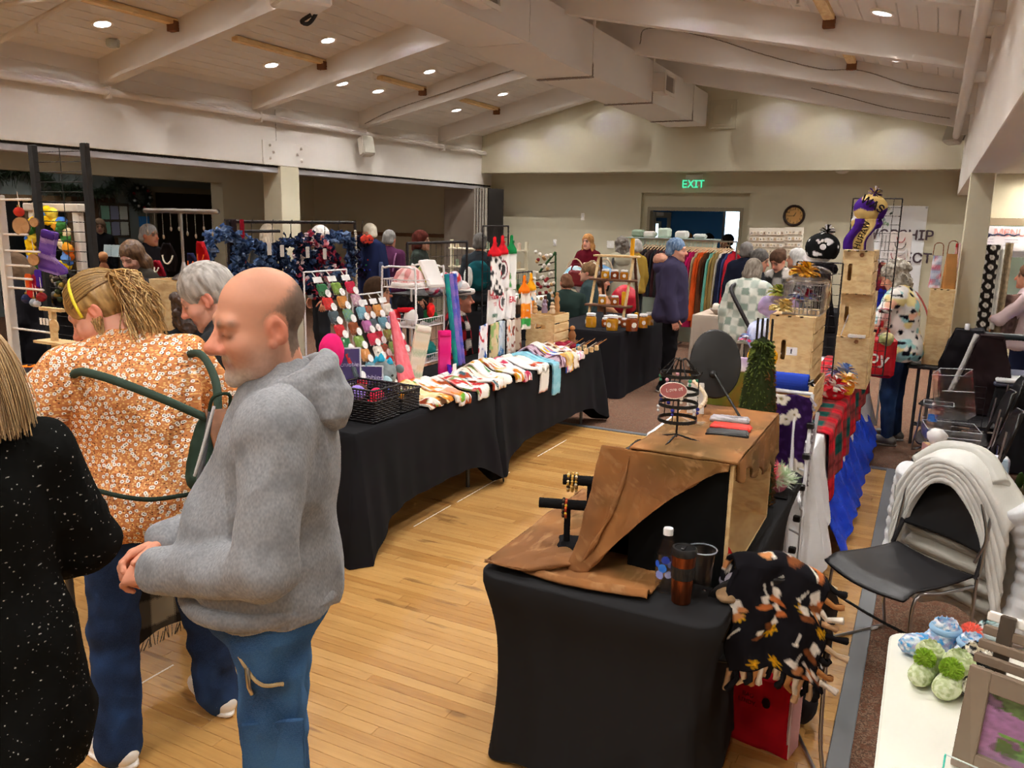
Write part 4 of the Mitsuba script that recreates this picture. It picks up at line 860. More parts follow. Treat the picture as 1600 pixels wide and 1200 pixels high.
def neck_bust(lab,p,h,col,rz=0):
 k=thing('necklace_stand',lab,'necklace stand');m=mat(p,rz=rz)
 part(k,'board',tf(grid(lambda u,v:np.stack([(u-.5)*h*.6*np.sin(np.clip(v,.05,1)*2.6+.25),-.05*v+.04*(1-4*(u-.5)**2),h*v],-1),14,16,.012),m),'cloth',C(col))
 part(k,'necklace',tf(tube([(h*.2*math.cos(a),-.03-.02*math.sin(-a),h*.72+h*.42*math.sin(a))for a in np.linspace(math.pi+.3,2*math.pi-.3,16)],.006,6),m),'gloss',C('#e8e1d4' if R.random()<.5 else '#e0632a'));return k
single('display_riser','black riser under the small jewellery stands beside the wooden crates','riser',bx(-5.95,-4.95,3.8,4.5,.746,1.42,.006),'cloth',C('#191719'),False)
for p,h,c,r_,lab in (((-4.763,4.000,1.533),.2,'#1b1719',20,'black curved necklace stand left of the silver bar stand foot'),((-4.754,4.300,1.519),.22,'#c02028',-10,'red necklace bust right of the silver bar stand'),((-4.924,4.350,1.508),.14,'#2a2f55',0,'blue necklace stand right of the silver foot'),((-5.236,4.300,1.462),.12,'#a02030',0,'red jewellery stand left of the black curved one')):neck_bust(lab,p,h,c,r_)
for p,lab,c in (((-5.756,4.200,1.541),'carved brown wooden post finial on the jewellery table','#7d4a2c'),):
 k=thing('wooden_finial',lab,'finial');part(k,'post',at(lathe([(0,0),(.04,0),(.035,.1),(.02,.13),(.03,.15),(0,.15)],16),(p[0],p[1],1.42)),'matte',C(c),40);part(k,'knob',at(ball(.035,2),(p[0],p[1],1.60)),'satin',C('#b98050'))
k=thing('picture_frame','small frame with a pale wood border on the jewellery table','picture frame');pf=(*(-5.177,3.900,1.586)[:2],1.462)
for q in (cbox(.11,.012,.012,.002,(0,0,.035)),cbox(.11,.012,.012,.002,(0,0,-.035)),cbox(.012,.012,.07,.002,(.05,0,0)),cbox(.012,.012,.07,.002,(-.05,0,0))):part(k,'border',at(q,pf),'pine',sm=False)
part(k,'photo',at(cbox(.09,.004,.06),pf),'gloss',C('#23262e'),False)
for i in range(5):
 p=(-7.805,6.000,1.514);single('gift_card',f'pale blue printed card, {ORD[i]} from the left behind the seated woman','card',at(cbox(.12,.004,.13,.001),(p[0]-.34+.13*i,p[1],p[2]),rx=-8),'matte',mottle('#8fb3c4','#c4d6dc',18,i),False)
k=thing('display_tree','dark display of small jewellery hanging behind the orange blouse woman','jewellery stand');p=np.array((-5.489,3.700,1.399))
part(k,'panel',bx(p[0]-.3,p[0]+.2,3.72,3.74,.75,1.5,.004),'cloth',C('#1b1a1c'),False)
for i in range(40):part(k,'trinket',at(bump(ball(.022,1),.006,60,i),(p[0]-.28+.46*R.random(),3.69,1.2+.3*R.random())),'gloss',C(['#b9b2a0','#4d5a3a','#8a8f94','#c8a64a','#5a4a3c'][i%5]))
k=thing('wood_stand','small wooden tag stand with a round wood disc near the woman in orange','stand');p=np.array((-4.542,2.950,1.086))
part(k,'pole',bx(p[0]-.015,p[0]+.015,2.94,2.97,.74,p[2]+.3),'pine',sm=False);part(k,'shelf',bx(p[0]-.12,p[0]+.14,2.9,3.02,p[2]+.09,p[2]+.105),'pine',sm=False);part(k,'crossbar',bx(p[0]-.1,p[0]+.1,2.94,2.97,p[2]+.28,p[2]+.3),'pine',sm=False);part(k,'disc',at(lathe([(0,-.004),(.04,-.004),(.04,.004),(0,.004)],24),(p[0]+.06,2.92,p[2]+.2),rx=90),'pine',sm=False)
for i in range(4):part(k,'tag',at(cbox(.02,.002,.04),(p[0]-.06+.03*i,2.92,p[2]+.22)),'matte',C('#efece6'),False)
# denim wreaths on a pipe rack
WX=-5.1
k=thing('garment_rack','black pipe rack on the left hung with rag wreaths','rack');
for a,b in (((WX,4.86,0),(WX,4.86,1.9)),((WX,6.5,0),(WX,6.5,1.9)),((WX,4.86,1.88),(WX,6.5,1.88)),((WX-.05,4.9,1.8),(WX-.05,5.5,1.8))):part(k,'pipe',rod(a,b,.014,n=10),'satin',C('#221f20'))
for y in (4.86,6.5):part(k,'foot',rod((WX-.3,y,.02),(WX+.3,y,.02),.014,n=10),'satin',C('#221f20'))
part(k,'board',bx(WX-.02,WX+.02,4.88,4.94,1.2,1.9,.004),'matte',C('#2a1b1c'),False);part(k,'red_strap',bx(WX+.02,WX+.03,4.97,5.01,1.2,1.9),'cloth',C('#b02034'),False)
def rag_wreath(lab,y,z,r,cols,n=120,rz=90,x=WX+.04,flap=.034):
 k=thing('rag_wreath',lab,'wreath');m=mat((x,y,z),rz=rz)
 part(k,'ring',tf(at(lathe([(r+.018*math.cos(a),.018*math.sin(a))for a in np.linspace(0,2*np.pi,9)],36),rx=90),m),'cloth',C(cols[0]))
 part(k,'hanger_hook',tf(tube(bez([(0,0,r+.02),(0,0,1.86-z),(.015,0,1.9-z),(.02,0,1.88-z)],5),.003,5),m),'satin',C('#222222'))
 ms,cs=[],[]
 for i in range(n*3):
  a=R.uniform(0,2*np.pi);b=R.uniform(0,2*np.pi);rr=r+.04*math.cos(b)*R.uniform(.4,1.3)
  f=grid(lambda u,v:np.stack([(u-.5)*flap,.012*np.sin(u*5+i)*v,v*flap*1.3],-1),4,4,.004)
  ms.append(tf(f,mat((rr*math.cos(a),.045*math.sin(b),rr*math.sin(a)),rz=R.uniform(0,360),rx=R.uniform(-80,80),ry=R.uniform(0,360))));cs.append(np.tile(C(cols[R.integers(len(cols))])*R.uniform(.7,1.25),(len(f.vertices),1)))
 part(k,'rag_strips',tf(cat(ms),m),'cloth',np.vstack(cs),False,kind='stuff');return k
DN=['#3f5a86','#5c7aa8','#2b3f66','#7d97bd','#1f2c48'];NV=['#1d2947','#2c3f66','#141c33','#3f567f'];PK=['#1d2440','#c24a66','#141a30','#d98a98','#2b3358','#e8d8dc']
for lab,y,z,r,cols in (('light denim rag wreath at the left end of the pipe rack',4.78,1.6,.19,DN[:4]),('blue denim rag wreath second on the pipe rack',5.08,1.5,.2,DN),('mid blue denim rag wreath third on the pipe rack',5.32,1.42,.2,DN),('navy denim rag wreath with tags in the middle of the pipe rack',5.55,1.5,.22,NV),('navy and pink rag wreath on the pipe rack',5.82,1.52,.21,PK),('dark navy and red rag wreath beside the navy and pink one',6.0,1.38,.2,PK[:3]+['#8f2338']),('pale denim rag wreath with an open centre near the right end of the rack',6.2,1.55,.2,DN[:4]+['#2b3358']),('dark wreath with coloured lights and a red bow at the right end of the rack',6.56,1.55,.16,['#15182a','#1d2238','#2a2044'])):
 k=rag_wreath(lab,y,z,r,cols)
for y,z in ((6.52,1.72),(6.6,1.72)):part(k,'bow_loop',at(bump(ball(1,2,s=(.02,.06,.045)),.008,30),(WX+.1,y,z)),'cloth',C('#e8503f'))
for i in range(6):
 q=part(k,'light_bulb',at(ball(.008,1),(WX+.12,6.48+.03*i,1.42+.05*(i%3))),'gloss',C(['#2a50ff','#30c060','#ff4030'][i%3]))
for i,y in enumerate((5.15,5.3,5.62,5.85)):single('price_tag',f'white paper price tag, {ORD[i]} from the left on the rag wreaths','price tag',at(cbox(.002,.05,.1,.001),(WX+.16,y,1.66-.02*i)),'matte',C('#eceae6'),False)
single('garland','white shell garland hanging at the right end of the pipe rack','garland',cat([ball(.014,1,(WX+.08,6.4+.004*(i%3),1.8-.022*i))for i in range(28)]),'matte',C('#e4dccb'))
k=thing('hanging_coat','dark navy coat hanging at the right end of the wreath rack','coat');part(k,'coat_body',bump(at(lathe([(.03,1.72),(.12,1.66),(.17,1.4),(.19,1.0),(.2,.85),(0,.85)],24),(WX+.05,6.72,0)),.03,6),'cloth',mottle('#161d3a','#2a3766',6));part(k,'lining',bx(WX+.2,WX+.225,6.6,6.66,.95,1.5,.01),'cloth',C('#5a6a92'),False)
# ---- baskets of yarn balls
def basket(label,x0,x1,y0,y1,z,h,col='#141416'):
 k=thing('plastic_basket',label,'basket');cx,cy=(x0+x1)/2,(y0+y1)/2
 def ring_pts(e,zz):return [(x0-e,y0-e,zz),(x1+e,y0-e,zz),(x1+e,y1+e,zz),(x0-e,y1+e,zz)]
 part(k,'base',bx(x0+.015,x1-.015,y0+.015,y1-.015,z,z+.005),'satin',C(col),False)
 for zz,r in ((z+h,.007),(z+h*.66,.005),(z+.006,.006)):e=.0+.01*(zz-z)/h;part(k,'rim_band',cat([rod(a,b,r,n=6)for a,b in zip(ring_pts(e,zz),ring_pts(e,zz)[1:]+ring_pts(e,zz)[:1])]),'satin',C(col))
 for side,(a,b)in enumerate((((x0,y0),(x1,y0)),((x1,y0),(x1,y1)),((x1,y1),(x0,y1)),((x0,y1),(x0,y0)))):
  a,b=np.array(a),np.array(b);L=np.linalg.norm(b-a);d=(b-a)/L;nr=np.array([d[1],-d[0]]);rows=[]
  for q in range(9):
   zz=z+.012+q*h*.62/9;pts=[np.append(a+d*t*L+nr*(.004*math.sin(t*L*120+math.pi*q)+.002),zz)for t in np.linspace(0,1,int(L*90))];rows.append(tube(pts,.0065,5))
  for q in range(3):
   zz=z+h*(.66+.085*(q+1));rows.append(rod(np.append(a+nr*.008,zz),np.append(b+nr*.008,zz),.0035,n=5))
  for t in np.linspace(0,L,int(L/.022)):rows.append(rod(np.append(a+d*t+nr*.006,z+h*.64),np.append(a+d*t+nr*.01,z+h),.0035,n=5))
  rows.append(tf(cbox(L,.004,h*.6,0,(0,0,0)),frame3(np.append((a+b)/2-nr*.002,z+h*.32),np.append(d,0),np.append(-nr,0))))
  part(k,'woven_side',cat(rows),'satin',C(col))
basket('larger black woven plastic basket of yarn balls at the near corner of the table',-3.13,-2.82,3.74,3.99,.745,.2)
basket('smaller black woven plastic basket right behind the larger one',-3.1,-2.83,4.03,4.22,.745,.14)
for i,(x,y,z,r,c,nm)in enumerate(((-3.02,3.84,.89,.05,'#9a86d8','lavender'),(-2.92,3.9,.88,.045,'#e8305a','hot pink'),(-3.07,3.93,.88,.05,'#5a3d33','brown'),(-2.89,3.81,.83,.045,'#d8263a','red'),(-2.96,3.8,.82,.04,'#f08030','orange'),(-2.88,3.94,.82,.04,'#7a35b0','purple'),(-3.08,3.8,.86,.045,'#2aa8a8','teal'),(-2.9,4.1,.82,.045,'#f09020','amber'),(-3.0,4.12,.83,.045,'#3a62c8','blue'))):
 k=thing('yarn_ball',f'{nm} crochet ball in the {"larger" if y < 4 else "smaller"} black basket','yarn ball');part(k,'ball',ball(r,3,(x,y,z)),'cloth',C(c))
 part(k,'yarn_ridge',cat([tf(tube([(r*1.0*math.cos(a),r*1.0*math.sin(a)*.98,o)for a in np.linspace(0,2*np.pi,24,endpoint=False)],.002,4,closed=True),mat((x,y,z),rz=50*o*90,rx=40))for o in (-.008,0,.008)]),'cloth',C(c)*.8)
# ---- amigurumi and signs
k=thing('crochet_rhino','grey crochet rhino with blue horns behind the baskets','plush toy');rc=np.array([-3.2,4.36,.91])
part(k,'head',bump(ball(1,4,rc,(.085,.085,.1)),.003,90),'cloth',mottle('#8f9a9c','#7a8587',30));part(k,'muzzle',at(ball(1,3,s=(.045,.04,.035)),rc+[.06,-.065,-.035]),'cloth',C('#a6c4cc'))
for q,r in (((-.045,-.02,.085),.022),((.0,-.03,.105),.026),((.05,.0,.085),.022)):part(k,'horn',at(lathe([(0,r*1.6),(r*.5,r),(r,0),(r*.9,-r*.6),(0,-r*.7)],14),rc+q),'cloth',C('#38b0d4'),60)
for q in ((-.105,.01,.03),(.08,.07,.03)):part(k,'ear',at(ball(1,2,s=(.035,.015,.03)),rc+q),'cloth',C('#7f8a8c'))
for q in ((.022,-.085,.0),(.09,-.03,-.0)):part(k,'eye',ball(.008,2,rc+q),'gloss',C('#111111'))
part(k,'body',ball(1,3,rc+[-.02,.05,-.12],(.07,.07,.06)),'cloth',C('#8a9597'))
for lab,p,w,h,rz in (('left purple sign with white script on the scrubby stall',(-3.250,4.059,1.002),.13,.22,40),('right purple sign reading Scrubbies behind the black basket',(-3.200,4.192,0.901),.17,.16,30)):
 k=thing('stall_sign',lab,'sign');m=mat(p,rz=rz,rx=-12);part(k,'holder',tf(cbox(w+.02,.008,h+.02,.002,(0,.006,0)),m),'gloss',C('#cfd3da'),False);part(k,'card',tf(cbox(w,.004,h),m),'satin',C('#3d3069'),False)
 part(k,'lettering',tf(text('Scrubbies',.024 if w<.15 else .03,.001,False),m@frame3((0,-.0035,.01),(1,0,0),(0,0,1))),'matte',C('#cfc9e8'),False)
k=thing('yarn_toy','small round toy in green, white and purple stripes beside the rhino','plush toy');part(k,'ball',bump(ball(.05,3,(-3.1,4.5,.8)),.002,60),'cloth',lambda v:np.array([C('#3f9a3a'),C('#f0ede6'),C('#4a3a9a')])[(np.floor(v[:,0]*40+v[:,2]*30)).astype(int)%3])
k=thing('crochet_octopus','hot pink crochet toy half hidden behind the grey hood','plush toy');part(k,'head',bump(ball(1,3,(-3.300,3.947,1.104),(.07,.09,.12)),.003,80),'cloth',C('#ee2a78'));part(k,'arm',tube(bez([(-3.280,3.885,1.054),(-3.200,3.834,0.969),(-3.150,3.832,0.935)],6),.02,8),'cloth',C('#e02a70'))
# ---- hanging bagged scrubbies on two wire racks
pads=['#c98a4a','#b02034','#c42a48','#5f8ea0','#2f6a44','#d8d0c4','#8a4a2e','#d03a3a','#6fa0b0','#7a9a4a','#4a5a62','#b06aa0']
def scrub_rack(label,y0,y1,z,ncol,nrow,x=-3.58,adv=.045,dz=.085):
 k=thing('wire_rack',label,'rack')
 part(k,'top_bar',rod((x,y0,z),(x,y1,z),.006,n=8),'satin',C('#e9e9ec'))
 for y in (y0,y1):part(k,'upright',rod((x,y,.745),(x,y,z),.006,n=8),'satin',C('#e9e9ec'))
 for c in range(ncol):
  y=y0+(c+.5)*(y1-y0)/ncol
  part(k,'column_rail',tube([(x,y,z),(x+.03,y,z-.03),(x+.03+adv*nrow,y,z-.03-dz*nrow)],.004,6),'satin',C('#e9e9ec'))
  for r_ in range(nrow):
   px,pz=x+.05+adv*r_,z-.05-dz*r_;cc=pads[(c*5+r_*3+int(y0*7))%12];c2=pads[(c*7+r_*5+4)%12]
   b=thing('bagged_scrubby',f'bagged knitted scrubby, {ORD[r_]} row, {ORD[c]} column of the {"taller" if z > 1.5 else "shorter"} wire rack','craft item','bagged scrubbies on the wire racks');m=mat((px,y,pz),rz=90,rx=-24)
   part(b,'header_card',tf(cbox(.085,.003,.04,.001,(0,0,0)),m),'satin',C('#eef0f2'),False)
   if (c+r_)%3==0:cf=lambda v,a=C(cc),b_=C(c2),o=y:np.where((np.floor((v[:,2]+v[:,1])*70)%2)[:,None]>0,a,b_)
   else:cf=mottle(C(cc)*.8,C(cc)*1.25,60,r_)
   part(b,'knitted_pad',tf(bump(subdiv(cbox(.095,.025,.085,.012,(0,-.012,-.075)),.03),.006,60,c+r_),m),'cloth',cf)
   part(b,'label',tf(at(lathe([(0,0),(.028,0),(.026,.001),(0,.001)],16),(.02,-.028,-.105),rx=90),m),'satin',C('#f4f4f4'),False)
   part(b,'bag',tf(grid(lambda u,v:np.stack([(u-.5)*.115,-.03-.008*np.sin(u*6)*np.sin(v*5+u*3),.01-v*.135],-1),6,6),m),'film')
scrub_rack('taller white wire rack of bagged scrubbies behind the man in grey',4.03,4.46,1.585,3,8)
scrub_rack('shorter white wire rack of bagged scrubbies',4.52,4.86,1.4,3,6)
# ---- white three tier wire shelf
k=thing('wire_shelf','white three-tier wire shelf with hats and toys on the left table','shelf');X0,X1,Y0,Y1=-3.64,-3.34,4.95,5.34
for y in (Y0,Y1):part(k,'side_frame',tube(bez([(X0,y,.745),(X0,y,1.5),(X0+.03,y,1.575),((X0+X1)/2,y,1.585),(X1-.03,y,1.575),(X1,y,1.5),(X1,y,.745)],6),.008,8),'satin',C('#f1f1f3'))
for z in (.86,1.14,1.43):
 for a,b in (((X0,Y0),(X1,Y0)),((X1,Y0),(X1,Y1)),((X1,Y1),(X0,Y1)),((X0,Y1),(X0,Y0))):
  part(k,'tier_rail',cat(rod((*a,z+.06),(*b,z+.06),.004,n=6),rod((*a,z),(*b,z),.004,n=6)),'satin',C('#f1f1f3'))
  for t in np.linspace(0,1,14)[1:-1]:part(k,'wire',rod((a[0]+(b[0]-a[0])*t,a[1]+(b[1]-a[1])*t,z),(a[0]+(b[0]-a[0])*t,a[1]+(b[1]-a[1])*t,z+.06),.002,n=4),'satin',C('#f1f1f3'))
 part(k,'tier_base',cat([rod((X0,Y0+(Y1-Y0)*t,z),(X1,Y0+(Y1-Y0)*t,z),.0025,n=4)for t in np.linspace(0,1,14)]),'satin',C('#f1f1f3'))
def hat(lab,p,cols,r=.1,sc=40,pom=None):
 h=thing('knit_hat',lab,'hat');K=np.array([C(c)for c in cols]);p=np.array(p)
 part(h,'crown',at(bump(lathe([(r,0),(r*1.04,.02),(r*1.0,.06),(r*.8,.11),(r*.4,.145),(0,.155)],24),.006,30),p),'cloth',lambda v:K[(np.floor((np.arctan2(v[:,1]-p[1],v[:,0]-p[0])+v[:,2]*6)*sc/12)).astype(int)%len(K)])
 part(h,'brim',at(tube([(r*1.03*math.cos(a),r*1.03*math.sin(a),.012)for a in np.linspace(0,6.283,28,endpoint=False)],.02,8,closed=True),p),'cloth',K[0])
 if pom:part(h,'pompom',at(bump(ball(.035,3),.01,60),p+[0,0,.17]),'cloth',C(pom))
hat('red and white candy-striped hat on the top tier of the wire shelf',(-3.5,5.1,1.435),['#f4f0ec','#c8202e'],.115,60);hat('yellow and green striped hat on the top tier of the wire shelf',(-3.46,5.26,1.45),['#d8d84a','#5a8a4a','#f0efe2'],.07)
single('folded_towel','white folded towel leaning on the top tier of the wire shelf','towel',at(bump(subdiv(cbox(.16,.03,.24,.012),.04),.006,20),(-3.36,5.2,1.53),rz=70,rx=-35),'cloth',C('#ece9e6'))
k=thing('penguin_toy','black and white crochet penguin on the middle tier of the wire shelf','plush toy');part(k,'body',bump(ball(1,3,(-3.45,5.08,1.23),(.08,.075,.09)),.003,60),'cloth',C('#17171a'));part(k,'belly',ball(1,3,(-3.43,5.02,1.21),(.06,.035,.065)),'cloth',C('#f0eeea'));part(k,'head',ball(.055,3,(-3.5,5.03,1.31)),'cloth',C('#17171a'));part(k,'scarf',tube([(-3.48+.06*math.cos(a),5.05+.06*math.sin(a),1.265)for a in np.linspace(0,6.283,20,endpoint=False)],.02,8,closed=True),'cloth',C('#d0202c'))
for lab,p,s,c in (('red crochet toy left of the penguin on the middle tier',(-3.58,5.02,1.2),(.05,.05,.06),'#cf1f2c'),('dark green crochet toy right of the penguin',(-3.42,5.24,1.2),(.06,.08,.05),'#1d5a34'),('red mitten among the toys on the middle tier',(-3.37,5.2,1.25),(.03,.04,.06),'#d82a2a'),('teal scarf piled on the lowest tier of the wire shelf',(-3.45,5.22,.94),(.1,.1,.07),'#1f6a66'),('red and white knit bundle on the lowest tier',(-3.5,5.04,.93),(.09,.06,.06),'#c8505a')):
 single('knit_bundle',lab,'craft item',bump(ball(1,3,p,s),.012,25),'cloth',mottle(C(c)*.8,C(c)*1.3,40))
# ---- stockings and scarves between the racks
stocking('tall cream stocking with green trees standing right of the rhino',mat((-3.22,4.72,.745),rz=55,ry=12),.45,.1,['#e8e2d0','#d8d2bc','#efe9da','#8fae86','#e8e2d0','#d9c59a'],'#efe9dc',36,foot=.14)
single('pink_scarf','coral pink knitted scarf hanging right of the shorter scrubby rack','scarf',bump(sheet(lambda u,v:np.stack([-3.3+.12*v+.012*np.sin(u*6),4.6+.13*(u-.5)*(.5+v),1.3-.48*v],-1),14,30,.02),.004,60),'cloth',mottle('#e2606e','#f08a94',60))
stocking('magenta boot stocking with purple zigzag teeth on the left table',mat((-3.22,5.16,.745),rz=60),.36,.085,['#e0257c','#e83a8a'],'#e0257c',12,foot=.15)
k=[q for q in scene if q.startswith('knit_stocking')][-1].split('__')[0]
for i in range(6):part(k,'tooth',at(lathe([(0,.05),(.022,0),(0,0)],4),(-3.12-.02*i,5.08+.028*i,.83+.02*(i%2)),rx=160),'cloth',C('#5a25b0'),False)
part(k,'tag',cbox(.004,.05,.09,.001,(-3.07,5.06,.84)),'matte',C('#f1efea'),False)
for lab,y,c in (('blue and violet galaxy scarf hanging from the wire shelf corner',5.42,('#3a58b8','#9a7ac8')),('teal and blue scarf under the wire shelf',5.36,('#1f6f8a','#2a9a8a'))):
 single('scarf',lab,'scarf',bump(sheet(lambda u,v,y=y:np.stack([-3.32+.02*np.sin(u*7)+.06*v,y+.1*(u-.5)+.05*v,1.52-.72*v],-1),12,30,.014),.004,50),'cloth',mottle(c[0],c[1],22))
# ---- black frame stand with pillows
k=thing('frame_stand','black rectangular wire frame stand behind the wire shelf','rack');part(k,'shelf',bx(-3.9,-3.48,5.4,6.0,1.325,1.335),'satin',C('#1b1b1e'),False);wire_grid(k,(-3.9,5.66,.75),(0,1,0),(0,0,1),.98,.98,12,9,.002,frame=.012)
for i,(y,c1,c2)in enumerate(((5.5,'#e8e2ea','#b02a4a'),(5.68,'#eceaf2','#d0405a'),(5.84,'#d8e0e8','#c83a3a'))):
 single('small_pillow',f'small printed white and red pillow, {ORD[i]} from the wire shelf','pillow',bump(ball(1,3,(-3.55,y,1.42),(.05,.1,.09)),.006,20),'cloth',mottle(c1,c2,22,i,.5,.56))
# ================================================================ towels on the left tables
PR=np.random.default_rng(21)
def print_towel(base,cols,kind,seed):
 """Printed cloth: colour from its own (u, v)."""
 b=C(base);K=np.array([C(c)for c in cols])
 def f(uv):
  u,v=uv[:,0],uv[:,1];out=np.tile(b,(len(u),1))
  if kind=='stripe':s=(np.floor(v*22)%11<2);out[s]=K[0];s=(np.floor(v*22)%11==4);out[s]=K[-1]
  if kind=='plaid':
   for i,(a,n)in enumerate(((u,5),(v,8))):s=(a*n)%1<.3;out[s]=out[s]*.5+K[i%len(K)]*.5
  if kind in ('patch','fruit','band'):
   n=np.stack([meshkit.noise(np.stack([u*6+seed*3,v*9,u*0+7.7*i],1),seed+i)for i in range(len(K)+2)],1)
   a=n.argmax(1);s=a<len(K);s&=n.max(1)>.62;out[s]=K[a[s]]
   if kind=='band':s=(v>.62)&(v<.9);out[s]=out[s]*.3+K[0]*.7
  if kind=='blocks':
   for i,c in enumerate(K):s=(v>.3+.2*i)&(v<.5+.2*i+.04*np.sin(u*14+i));out[s]=c
  if kind=='tree':
   for i in range(5):
    cu,cv=PR.uniform(.15,.85),PR.uniform(.1,.9);s=(np.abs(u-cu)<(v-cv+.12)*.5)&(np.abs(v-cv)<.1);out[s]=K[i%len(K)]
  if kind=='oval':s=((u-.5)/.32)**2+((v-.45)/.28)**2;r=(s<1)&(s>.62);out[r]=K[0];out[s<.3]=K[-1]
  return out
 return f
def uv_sheet(k,name,fn,nu,nv,th,cf,bs='cloth',amp=0.0):
 m=grid(fn,nu,nv,th);u,v=np.meshgrid(np.linspace(0,1,nu),np.linspace(0,1,nv),indexing='ij');uv=np.stack([u.ravel(),v.ravel()],1)
 part(k,name,m,bs,np.vstack([cf(uv),cf(uv)]))
TP=[('#f1ecdf',['#c9752e','#7a8f3a','#8a3a22'],'fruit','cream towel with autumn fruit'),('#ead9a8',['#d98a2e','#5a3a22','#b8642a'],'patch','golden towel with a brown and orange print'),('#f2efe8',['#e07028','#6fae3a','#f0a050'],'band','white towel with an orange and green end'),('#f4f2ee',['#9a4a2a','#b8603a','#3f5a3a'],'patch','white towel with large rust shapes'),('#f3f1ec',['#c03a3a','#d98080','#8fa36a'],'fruit','white towel dotted red'),('#f5f4f1',['#b04a30','#3f5f6a','#e0a060'],'patch','white towel with rust and slate shapes'),('#efe9da',['#c9a04a','#7f9a5a','#8a4a2a'],'fruit','cream towel sprigged green and gold'),('#f4f1ea',['#3f7a4a','#c03a3a','#d8a040'],'tree','white towel with tiny trees'),('#f2efe6',['#d88a30','#c8b040','#b05a30'],'fruit','cream towel with amber dots'),('#f6f4f2',['#c23a5a','#d86a80','#a02a40'],'fruit','white towel with pink lettering-like print'),('#f7f6f4',['#e2e0dc','#d0cecb','#ececec'],'plaid','plain white towel pair'),('#f1eee6',['#b8503a','#d8c070','#9a9a8a'],'stripe','white towel with rust stripes at its end'),('#8fd0e4',['#3a7a9a','#b8e0ee','#5ab0d0'],'plaid','sky blue towel'),('#c9b0c0',['#5a3a48','#7a5a6a','#3f2a34'],'patch','plum patterned towel'),('#f3f0ea',['#e8c040','#4a6ac0','#d05a80'],'band','white towel with yellow, blue and pink print'),('#efe6d8',['#7a4a2a','#4a2f1e','#c8a070'],'patch','white towel with brown cartoon-free blotches'),('#f5f3f2',['#c86aa0','#e0a0c0','#ffffff'],'fruit','white towel with a magenta top')]
TP[15]=(TP[15][0],TP[15][1],TP[15][2],'white towel with brown blotches')
for i in range(17):
 base,cols,kind,lab=TP[i];y=4.27+i*.158;hang=[.0,.0,.03,.05,.06,.04,.03,.02,.04,.05,.03,.2,.26,.05,.12,.1,.04][i];ang=PR.uniform(-.05,.05);w=.17
 k=thing('dish_towel',f'{lab}, {ORD[i]} along the table edge from the baskets','towel','dish towels laid along the table edge')
 L=.42+hang;zb=.752+.004*(i%3)+.01
 def fn(u,v,y=y,ang=ang,hang=hang,zb=zb,w=w,i=i):
  s=v*(.42+hang);over=np.clip(s-.40,0,9);x=-3.16+np.minimum(s,.40)+.012*np.clip(over/.02,0,1)
  z=zb+.055*np.exp(-((s-.1)/.1)**2)*(1+.5*np.sin(i))+.022*np.sin(v*9+i)*np.sin(u*3.1)*(over==0)+.012*np.sin(u*9+i*2)*np.sin(v*6)+.02*(u>.5)*0-over
  yy=y+w*(u-.5)*(1-.12*v)+ang*v*2+.01*np.sin(v*11+i)
  return np.stack([x,yy,z],-1)
 uv_sheet(k,'cloth',fn,22,44,.014,print_towel(base,cols,kind,i))
 k2=part(k,'back_fold',grid(lambda u,v,y=y,zb=zb:np.stack([-3.17+.07*v,y+.15*(u-.5),zb-.008+.05*np.sin(np.pi*v)],-1),10,10,.012),'cloth',C(base)*.9)
# black grid panel with hanging towels
k=thing('grid_panel','black wire grid panel holding hanging kitchen towels','rack');GX=-3.36
wire_grid(k,(GX,5.98,.745),(0,1,0),(0,0,1),.46,1.14,6,13,.0025,frame=.006);wire_grid(k,(GX,6.46,.745),(0,1,0),(0,0,1),.48,.72,6,8,.0025,frame=.006)
def hang_towel(lab,y,ztop,w,L,top,base,cols,kind,x=GX+.05,yaw=8,seed=0,txt=None):
 k=thing('kitchen_towel',lab,'towel','towels hanging on the grid panel');K=C(top)if top else C(base)
 if top:
  part(k,'crochet_top',bump(at(lathe([(.0,.16),(.022,.15),(.03,.11),(.045,.06),(w*.52,.0),(w*.5,-.01),(0,-.01)],18),(0,0,0)),.006,40),'cloth',mottle(K*.8,K*1.15,50))if False else None
  mm=bump(lathe([(.0,.15),(.024,.14),(.026,.10),(.034,.07),(w*.5,.02),(w*.52,-.012),(0,-.012)],20),.004,45);mm.vertices[:,0]*=.35
  part(k,'crochet_top',at(mm,(x,y,ztop-.15),rz=yaw-8),'cloth',mottle(K*.8,K*1.15,50));part(k,'button',at(ball(.012,1,s=(.5,1,1)),(x+.02,y,ztop-.06)),'gloss',K*.6)
  zt=ztop-.155
 else:zt=ztop
 uv_sheet(k,'cloth',lambda u,v:np.stack([x+.012*np.sin(u*7+seed)*(.3+v)+.012,y+w*(u-.5)*(.94+.06*v),zt-(L)*v+.006*np.sin(u*5+seed)],-1),26,36,.008,print_towel(base,cols,kind,seed))
 if txt:
  for s,dz,h,c in txt:part(k,'printed_text',tf(text(s,h,.002),frame3((x+.034,y,zt-dz),(0,1,0),(0,0,1))),'cloth',C(c),False)
 return k
hang_towel('white towel with a red crochet top and a Christmas scene, leftmost on the grid panel',6.06,1.80,.2,.34,'#d8202c','#f3f1ee',['#2a2a2c','#c03040','#3a3a3c'],'patch',seed=1,x=GX+.07)
hang_towel('white towel with red crochet top and dark red print, second on the grid panel',6.24,1.81,.19,.3,'#d4202c','#f2f0ee',['#7a2430','#3a3a3c'],'oval',seed=2)
hang_towel('white towel with a green crochet top, third on the grid panel',6.41,1.81,.17,.32,'#1f8a4a','#eef0ec',['#5aa05a','#c84a4a'],'tree',seed=3)
